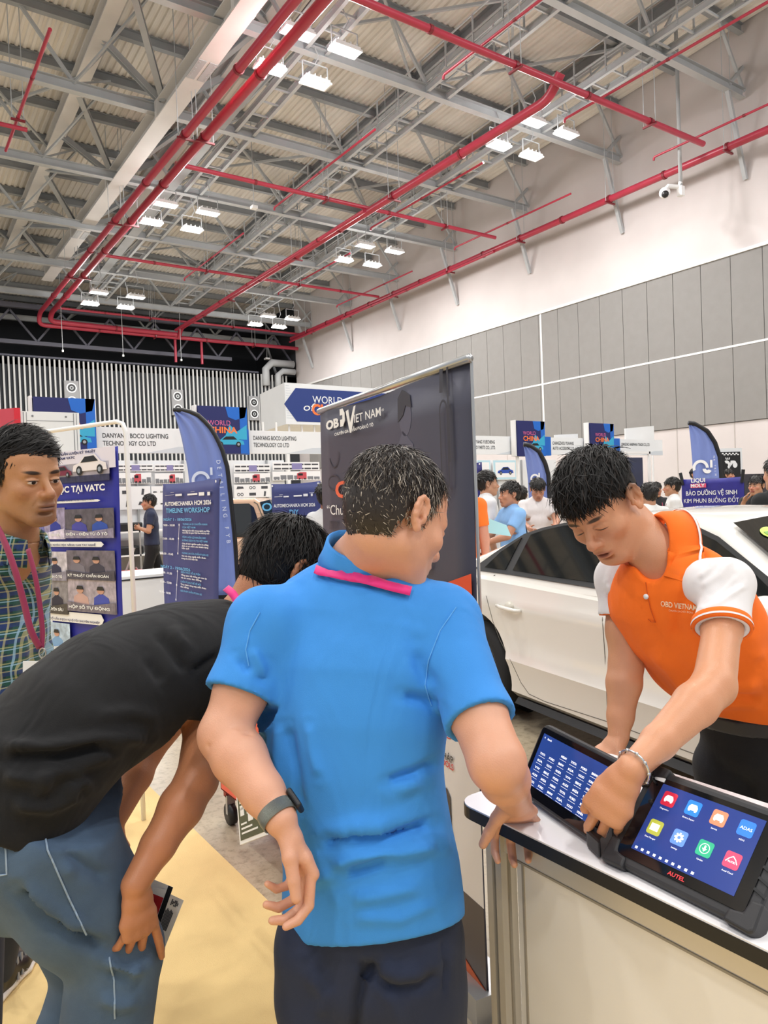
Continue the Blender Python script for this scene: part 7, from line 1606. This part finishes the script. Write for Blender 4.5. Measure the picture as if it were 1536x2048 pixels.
    for i in range(0, 40, 4): m.ball(P[i], .0036, 8, 6)
    m.build('bracelet', mat('silver', '#c9ccd0', .2, metal=.9), t, True)
    # trousers and belt
    aR_ = np.array([pel[0]+.10, pel[1]+.12, .1]); aL_ = np.array([pel[0]+.02, pel[1]-.14, .1]); hR_ = pel+Rt*.085-g*.12; hL_ = pel-Rt*.085-g*.12
    leg = tubes([(J(1490, 1385, 1.89), Rt, .142, .102), (J(1512, 1428, 1.91), Rt, .150, .110), (pel-g*.03, Rt, .160, .120)], k=.02)+limb([(hR_, .10), (hR_*.5+aR_*.5, .075), (aR_, .055)], .02)+limb([(hL_, .10), (hL_*.5+aL_*.5, .075), (aL_, .055)], .02)
    V, F_ = field_mesh(leg, .007, relax=2, extra=[half(J(1470, 1406, 1.85), unit(.1*CR+.99*CU))]); tr = make_obj('jeans', V, F_, cloth_mat('black_denim', '#15171f', .3, 800, noise=.15, folds=.3), t)
    pr = tubes([(J(1502, 1400, 1.90), Rt, .153, .114), (J(1518, 1450, 1.915), Rt, .158, .118)], k=.005); ax2 = unit(-CU+.1*CR); V, F_ = field_mesh(pr, .005, extra=[half(J(1504, 1418, 1.905), -ax2), half(J(1514, 1447, 1.915), ax2)]); make_obj('belt', V, F_, mat('belt_grey', '#3b3c42', .4), t)
    for an in (aR_, aL_): shoe(t, an+np.array([.07, 0, 0]), an-np.array([.18, 0, 0]), m_black, m_white)
man_orange()
# ------------------------------------------------------------------ 4. man in plaid at the left edge
def plaid_mat():
    m = mat('plaid_cloth', '#1f3a44', .85, bump=.15, bscale=600, sheen=.15); nt = m.node_tree; b = nt.nodes['Principled BSDF']; L_ = nt.links.new; tc = N(nt, 'ShaderNodeTexCoord')
    def dot(v):
        n = N(nt, 'ShaderNodeVectorMath', operation='DOT_PRODUCT'); L_(tc.outputs['Object'], n.inputs[0]); n.inputs[1].default_value = v; return n.outputs['Value']
    nzn = N(nt, 'ShaderNodeTexNoise'); nzn.inputs['Scale'].default_value = 5
    L_(tc.outputs['Object'], nzn.inputs[0])
    def M(op, a, c=None):
        n = N(nt, 'ShaderNodeMath', operation=op)
        for i, q in enumerate((a, c)):
            if q is None: continue
            if isinstance(q, (int, float)): n.inputs[i].default_value = q
            else: L_(q, n.inputs[i])
        return n.outputs[0]
    wob = M('MULTIPLY', nzn.outputs[0], .007); U = M('ADD', dot((.78, -.55, -.10)), wob); Vv = M('ADD', dot((.05, -.02, 1)), wob); col = None
    base = N(nt, 'ShaderNodeRGB'); base.outputs[0].default_value = lin('#1d3640'); col = base.outputs[0]
    def stripes(src, per, ph, wd, c, fac):
        nonlocal col
        fr = M('FRACT', M('ADD', M('DIVIDE', src, per), ph)); d = M('ABSOLUTE', M('SUBTRACT', fr, .5)); k = M('LESS_THAN', d, wd/2); n = N(nt, 'ShaderNodeMix', data_type='RGBA'); L_(M('MULTIPLY', k, fac), n.inputs[0]); L_(col, n.inputs[6]); n.inputs[7].default_value = lin(c); col = n.outputs[2]
    for s_ in (U, Vv):
        stripes(s_, .042, 0, .45, '#1e5c50', .75); stripes(s_, .042, .5, .35, '#26407e', .75)
    for s_ in (U, Vv): stripes(s_, .021, .25, .15, '#d8d498', .5)
    for s_ in (U, Vv): stripes(s_, .042, .03, .07, '#a9d4ee', .7)
    L_(col, b.inputs['Base Color']); return m
def man_plaid():
    g = np.array([0, 0, 1.]); Fw = unit(CR*.95-CF*.31); Fw = unit(Fw-g*(Fw @ g)); Rt = unit(np.cross(Fw, g)); pel = J(-40, 1600, 2.0); pel[2] = .93
    t = thing('person', (pel[0], pel[1], 0), 'man in green and blue plaid shirt with a maroon lanyard, looking aside', 'person')
    hc = np.array([.33, 2.11, 1.588]); hR = rotm((.39, -.91, -.13), (-.01, -.14, .99)); HS = 1.0
    nb = J(22, 1082, 1.97); ch = J(-28, 1180, 2.0)
    S = [(nb+g*-.01, .075, .065), (nb-g*.045-CR*.02, .150, .078), (ch, .190, .105), (J(-34, 1290, 2.0), .175, .115), (J(-36, 1400, 2.0), .165, .118), (J(-30, 1500, 2.0), .165, .122), (J(-36, 1620, 2.0), .172, .125)]
    torso = tubes([(c, Rt, a, b) for c, a, b in S], k=.03)
    shR = nb-g*.075+Rt*.16-CR*.05; shL = nb-g*.075-Rt*.14-CR*.07; elR = shR-g*.27-Fw*.03+Rt*.05; elL = shL-g*.27-Fw*.04-Rt*.05; wrR = elR-g*.23+Fw*.06; wrL = elL-g*.23+Fw*.05
    sl = limb([(shR, .062), (elR, .052), (elR*.2+wrR*.8, .042)], .03)+limb([(shL, .056), (elL, .050), (elL*.2+wrL*.8, .042)], .03)
    neck = limb([(nb-g*.04, .07), (nb+g*.01, .062), (hc+hR @ np.array([0, -.035, -.055]), .060)], .025)
    h1 = hand_prims(wrR, -g, -Rt*-1, 1.0, (.3, .35, .4, .4), .05, 1); h2 = hand_prims(wrL, -g, -Rt, 1.0, (.3, .35, .4, .4), .05, -1)
    hh = (hc-.165, hc+.165)
    V, F_ = field_mesh(tubes([(c, Rt, a-.02, b-.02) for c, a, b in S], k=.03)+neck+head_prims(hc, hR, HS, 2)+limb([(shR, .045), (elR, .04), (wrR, .027)])+limb([(shL, .045), (elL, .04), (wrL, .027)])+h1+h2, .006, regions=[(hh[0], hh[1], .0023)])
    # forehead and cheek creases
    q = lambda x, y, z: hc+hR @ (np.array([x, y, z]))
    for zc in (.040, .047): V = fold(V, vnormals(V, F_), [q(-.03, .094, zc), q(0, .098, zc+.002), q(.03, .094, zc)], -.0008, .0016)
    for x in (-1, 1): V = fold(V, vnormals(V, F_), [q(x*.015, .100, -.032), q(x*.024, .094, -.045), q(x*.030, .085, -.060)], -.0016, .004)
    make_obj('body', V, F_, m_skinP, t, {'hp': head_coords(V, hc, hR, HS)})
    mp_ = plaid_mat(); V, F_ = field_mesh(torso+sl, .006, extra=[half(pel-g*.06, -g), cone(nb-g*.0, hc, .066, .066, .01, 'sub')], relax=2)
    V = apply_folds(V, F_, [([Q_(40, 1120, 1.86), Q_(60, 1200, 1.85), Q_(70, 1300, 1.85), Q_(65, 1400, 1.86)], -.006, .009), ([Q_(10, 1180, 1.86), Q_(35, 1260, 1.86)], .006, .014), ([Q_(0, 1330, 1.86), Q_(60, 1360, 1.86)], .006, .014)])
    sh = make_obj('plaid_shirt', V, F_, mp_, t)
    nk = unit(g+Fw*.25); a = unit(Rt-nk*(Rt @ nk)); b = np.cross(nk, a); collar_obj(sh, nb+g*.004+Fw*.01, a, b, nk, mp_, .072, .076, .030, .040, 24, .026)
    m_mar = mat('maroon_ribbon', '#8e1746', .6, sheen=.3)
    ribbon(t, [J(-6, 1052, 1.86), J(12, 1090, 1.83), J(30, 1140, 1.81), J(48, 1205, 1.80), J(62, 1260, 1.79), J(80, 1296, 1.79)], -CF, .0165, m_mar)
    ribbon(t, [J(56, 1098, 1.84), J(70, 1150, 1.82), J(80, 1210, 1.81), J(85, 1262, 1.80), J(83, 1298, 1.79)], -CF, .0125, m_mar)
    m = MB(); c = J(85, 1306, 1.79); m.tube([c+CR*.008*math.cos(x)+CU*.012*math.sin(x) for x in np.linspace(0, 6.28, 17)[:-1]], .0018, 6, closed=True); m.build('lanyard_ring', m_alu, t)
    m = MB(); c = J(84, 1345, 1.79); m.hexa([c+CR*x+CU*y-CF*z for z in (0, .003) for x, y in ((-.045, -.045), (.045, -.045), (.045, .028), (-.045, .028))]); m.build('badge', m_wht, t)
    def flow(p, d): return unit(np.array([-.75, -.30 if p[1] > .03 else .1, .15])) if p[2] > .055 else unit(np.array([0, -.05, -.1]))
    style = dict(front=.066, side=.000, nape=-.05, temple=-.004, flow=flow, mess=.16, len=lambda p: 1.3 if p[2] > .06 else .5, curl=.08, hug=.26, grav=.03, bulk=.010, liftf=lambda p: .8, matpick=lambda P, r: np.where(r.random(len(P)) < .12, 1, 0))
    hair_obj(t, hc, hR, HS, style, [m_hblack, m_hblk2], 21, 6000, .046, .0016, .30, .007)
    f1 = np.r_[at(20, 1985, Z=0.05)[:2], .10]; f0 = np.array([pel[0]-.02, pel[1]-.05, .10])
    hA = pel-Rt*.09-g*.1; hB = pel+Rt*.09-g*.1; fa = at(-10, 1935, Z=.10); fb = np.array([hB[0]+.03, hB[1]-.02, .1])
    leg = tubes([(pel+g*.02, Rt, .155, .115), (pel-g*.08, Rt, .165, .125)], k=.02)+limb([(hA, .10), (hA*.5+fa*.5+Fw*.03, .078), (fa, .058)], .02)+limb([(hB, .10), (hB*.5+fb*.5+Fw*.03, .078), (fb, .058)], .02)
    V, F_ = field_mesh(leg, .008, relax=2); make_obj('jeans', V, F_, cloth_mat('dark_denim', '#1c2942', .3, 800, noise=.2, folds=.3), t)
    tdir = unit((at(60, 1915, Z=.03)-at(0, 1990, Z=.03))*np.array([1, 1, 0])); hl_ = np.r_[fa[:2], 0]-tdir*.07
    shoe(t, hl_, hl_+tdir*.29, m_black, m_white, 1.05, strap=mat('shoe_grey', '#8d9196', .6)); shoe(t, fb*np.array([1, 1, 0])-Fw*.08, fb*np.array([1, 1, 0])+Fw*.2, m_black, m_white)
man_plaid()
# ------------------------------------------------------------------ background people
def bg_person(u, vtop, D, face, lab, shirt, trou='#1b1c22', skin='#c08e70', hair='#17120f', pose='down', lean=0.0, H=None, h=.012, look=0.0, group=None, extra=None, sleeve_w=None):
    """u, vtop: where the top of the head shows; face: heading in degrees, 0 = towards +Y, clockwise"""
    g = np.array([0, 0, 1.]); top = at(u, vtop, D=D); Hh = top[2]; f = math.radians(face); Fw = np.array([math.sin(f), math.cos(f), 0]); Rt = np.array([math.cos(f), -math.sin(f), 0]); up = unit(g*math.cos(lean)+Fw*math.sin(lean))
    Hs = 1.70 if lean == 0 else 1.72; s = (Hh/Hs if lean == 0 else 1.0); s = min(max(s, .9), 1.12)
    hu = unit(g+Fw*(lean*.9+look)); hf = unit(Fw-hu*(Fw @ hu)); hc = top-hu*.118*s; R = rotm(hf, hu)
    nb = hc-hu*.12*s-Fw*.02; pel = nb-up*.52*s; pel = np.array([pel[0], pel[1], pel[2]])
    t = thing('person', (pel[0], pel[1], 0), lab, 'person', group)
    P = lambda k: nb+(pel-nb)*k
    S = [(P(0), .065, .055), (P(.10), .150, .080), (P(.25), .188, .105), (P(.5), .170, .112), (P(.8), .155, .110), (P(1.0), .165, .115), (P(1.12), .165, .115)]
    torso = tubes([(c, Rt, a*s, b*s) for c, a, b in S], k=.03)
    arms = []; sleeves = []
    for sg in (1, -1):
        sh = P(.14)+Rt*sg*.165*s
        if pose == 'crossed': el = sh-g*.25*s+Fw*.05+Rt*sg*.05; wr = el+Fw*.13-Rt*sg*.16+g*.05
        elif pose == 'forward' : el = sh-g*.20*s+Fw*.14+Rt*sg*.03; wr = el+Fw*.20-Rt*sg*.05-g*.06
        elif pose == 'phone' and sg == 1: el = sh-g*.22*s+Fw*.10+Rt*.03; wr = el+Fw*.05-Rt*.10+g*.20
        else: el = sh-g*.27*s+Rt*sg*.04-Fw*.02; wr = el-g*.23*s+Fw*.05
        arms += limb([(sh, .046*s), (el, .040*s), (wr, .026*s)], .01)+hand_prims(wr, unit(wr-el), Rt*sg, s, (.3, .3, .3, .3), .06, sg, k=.004)
        e2 = sh+(el-sh)*.62; sleeves.append((sh, e2)); torso += limb([(sh-Rt*sg*.04, .060*s), (sh, .062*s), (e2, .056*s)], .025)
    V, F_ = field_mesh(tubes([(c, Rt, (a-.02)*s, (b-.02)*s) for c, a, b in S], k=.03)+arms+limb([(nb-up*.04, .058), (hc-hu*.05-hf*.02, .054)], .02)+head_prims(hc, R, s, 1), h, regions=[(hc-.14, hc+.14, .0055)])
    make_obj('body', V, F_, skin_mat('skin_'+skin[1:], skin), t, {'hp': head_coords(V, hc, R, s)})
    ex = [lcut(e2, e2-sh, .09) for sh, e2 in sleeves]+[half(P(1.06), -up)]
    V, F_ = field_mesh(torso, h, extra=ex, relax=2); so = make_obj('shirt', V, F_, cloth_mat('cloth_'+shirt[1:], shirt, folds=.35), t)
    fl_, fr_ = np.array([pel[0], pel[1], 0])-Rt*.12, np.array([pel[0], pel[1], 0])+Rt*.12
    if pose == 'crossed': fl_ = fl_+Fw*.22; fr_ = fr_-Fw*.22
    leg = tubes([(P(1.0), Rt, .158*s, .110*s), (P(1.18), Rt, .165*s, .118*s)], k=.02)
    for fo, sg in ((fl_, -1), (fr_, 1)):
        hp = P(1.15)+Rt*sg*.08*s; an = fo+g*.08; leg += limb([(hp, .095*s), ((hp+an)/2, .07*s), (an, .05*s)], .02)
    V, F_ = field_mesh(leg, .014, relax=2); make_obj('trousers', V, F_, cloth_mat('cloth_'+trou[1:], trou, folds=.3), t)
    for fo in (fl_, fr_): shoe(t, fo-Fw*.08, fo+Fw*.19, m_black, m_black)
    flow = lambda p, d: unit(np.array([p[0], .10, -.02])+(p-np.array([0, -.06, .1]))) if p[2] > .04 else unit(np.array([0, -.03, -.1]))
    style = dict(front=.058, side=.0, nape=-.055, temple=-.002, flow=flow, mess=.3, len=lambda p: 1.2 if p[2] > .05 else .5, curl=.12, hug=.2, grav=.03, bulk=.010, matpick=lambda P_, r: np.zeros(len(P_)))
    hair_obj(t, hc, R, s, style, [mat('hair_'+hair[1:], hair, .45)], int(u), 900, .040, .0045, .3, .010)
    if extra: extra(t, dict(nb=nb, P=P, Fw=Fw, Rt=Rt, up=up, s=s, hc=hc, hR=R))
    return t
m_lan = mat('maroon_ribbon', '#8e1746', .6)
def lan(t, q): ribbon(t, [q['nb']+q['Rt']*.06+q['up']*.02, q['P'](.25)+q['Rt']*.05+q['Fw']*.112, q['P'](.6)+q['Fw']*.125, q['P'](.25)-q['Rt']*.05+q['Fw']*.112, q['nb']-q['Rt']*.06+q['up']*.02], q['Fw'], .014, m_lan)
def strap(t, q): ribbon(t, [q['nb']+q['Rt']*.05-q['Fw']*.01+q['up']*.03, q['P'](.2)+q['Rt']*.02-q['Fw']*.108, q['P'](.6)-q['Rt']*.09-q['Fw']*.105, q['P'](.95)-q['Rt']*.165-q['Fw']*.04], -q['Fw'], .03, m_black, 'bag_strap')
def wlan(t, q): ribbon(t, [q['nb']+q['Rt']*.05+q['up']*.02, q['P'](.2)+q['Rt']*.04+q['Fw']*.105, q['P'](.4)+q['Fw']*.12, q['P'](.2)-q['Rt']*.04+q['Fw']*.105], q['Fw'], .012, m_wht)
bg_person(297, 990, 11.6, -75, 'walking man in navy T-shirt and black trousers with arms crossed', '#27304a', '#101114', pose='crossed', extra=wlan)
bg_person(914, 936, 6.1, 45, 'person in orange polo half hidden by the dark roll-up banner', '#ef7420', skin='#c98c74', h=.009)
bg_person(974, 944, 7.4, 120, 'tall young man in a white polo with dark collar right of the roll-up banner', '#e9e9ea', h=.010, skin='#c79678')
bg_person(1018, 966, 6.9, -70, 'young man in a light blue polo with a dark bag strap, seen in profile', '#86b4e8', pose='forward', h=.009, skin='#b98468', extra=strap)
bg_person(1076, 961, 8.4, -140, 'man in a white polo looking down behind the white car', '#ece6e6', pose='forward', h=.010, look=.5, skin='#c08a70')
bg_person(1040, 974, 9.4, 30, 'black haired person mostly hidden between the blue and white polo men', '#2a2a2e')
bg_person(1343, 957, 9.5, -40, 'man in a white shirt with maroon lanyard left of the LIQUI banner', '#eeeeee', h=.010, extra=lan)
bg_person(1312, 966, 11.5, -150, 'man in dark clothes with a lanyard behind the white shirted man', '#23242a', extra=lan)
bg_person(1391, 938, 16.6, 180, 'black haired person peeking over the left half of the LIQUI banner', '#35353a')
bg_person(1458, 939, 16.8, 180, 'black haired person peeking over the right half of the LIQUI banner', '#35353a')
bg_person(1512, 953, 8.6, -90, 'man holding a hand to his face beside the LIQUI banner', '#2a2b30', pose='phone', h=.010)
bg_person(1555, 915, 5.2, 20, 'person in a black jacket cut by the right edge of the photo', '#141517', h=.010)
bg_person(1296, 968, 7.2, 20, 'person in a pale shirt hidden behind the head of the orange shirted man', '#ececea')
bg_person(655, 968, 6.4, 70, 'person in a pale grey shirt whose sleeve shows left of the roll-up banner', '#d9d9da', skin='#9b6a50', h=.009)
# cyan paper held by the blue polo man
p = at(990, 1050, D=6.5); m = MB(); m.prism([p+CR*x+np.array([0, 0, 1])*y for x, y in ((-.06, -.07), (.14, -.10), (.10, .0), (-.06, .06))], CF*.004); tag(m.build('paper_sheet', mat('cyan_paper', '#a9e0ea', .6), loc=p), 'pale cyan paper held in front of the light blue polo man', 'paper')
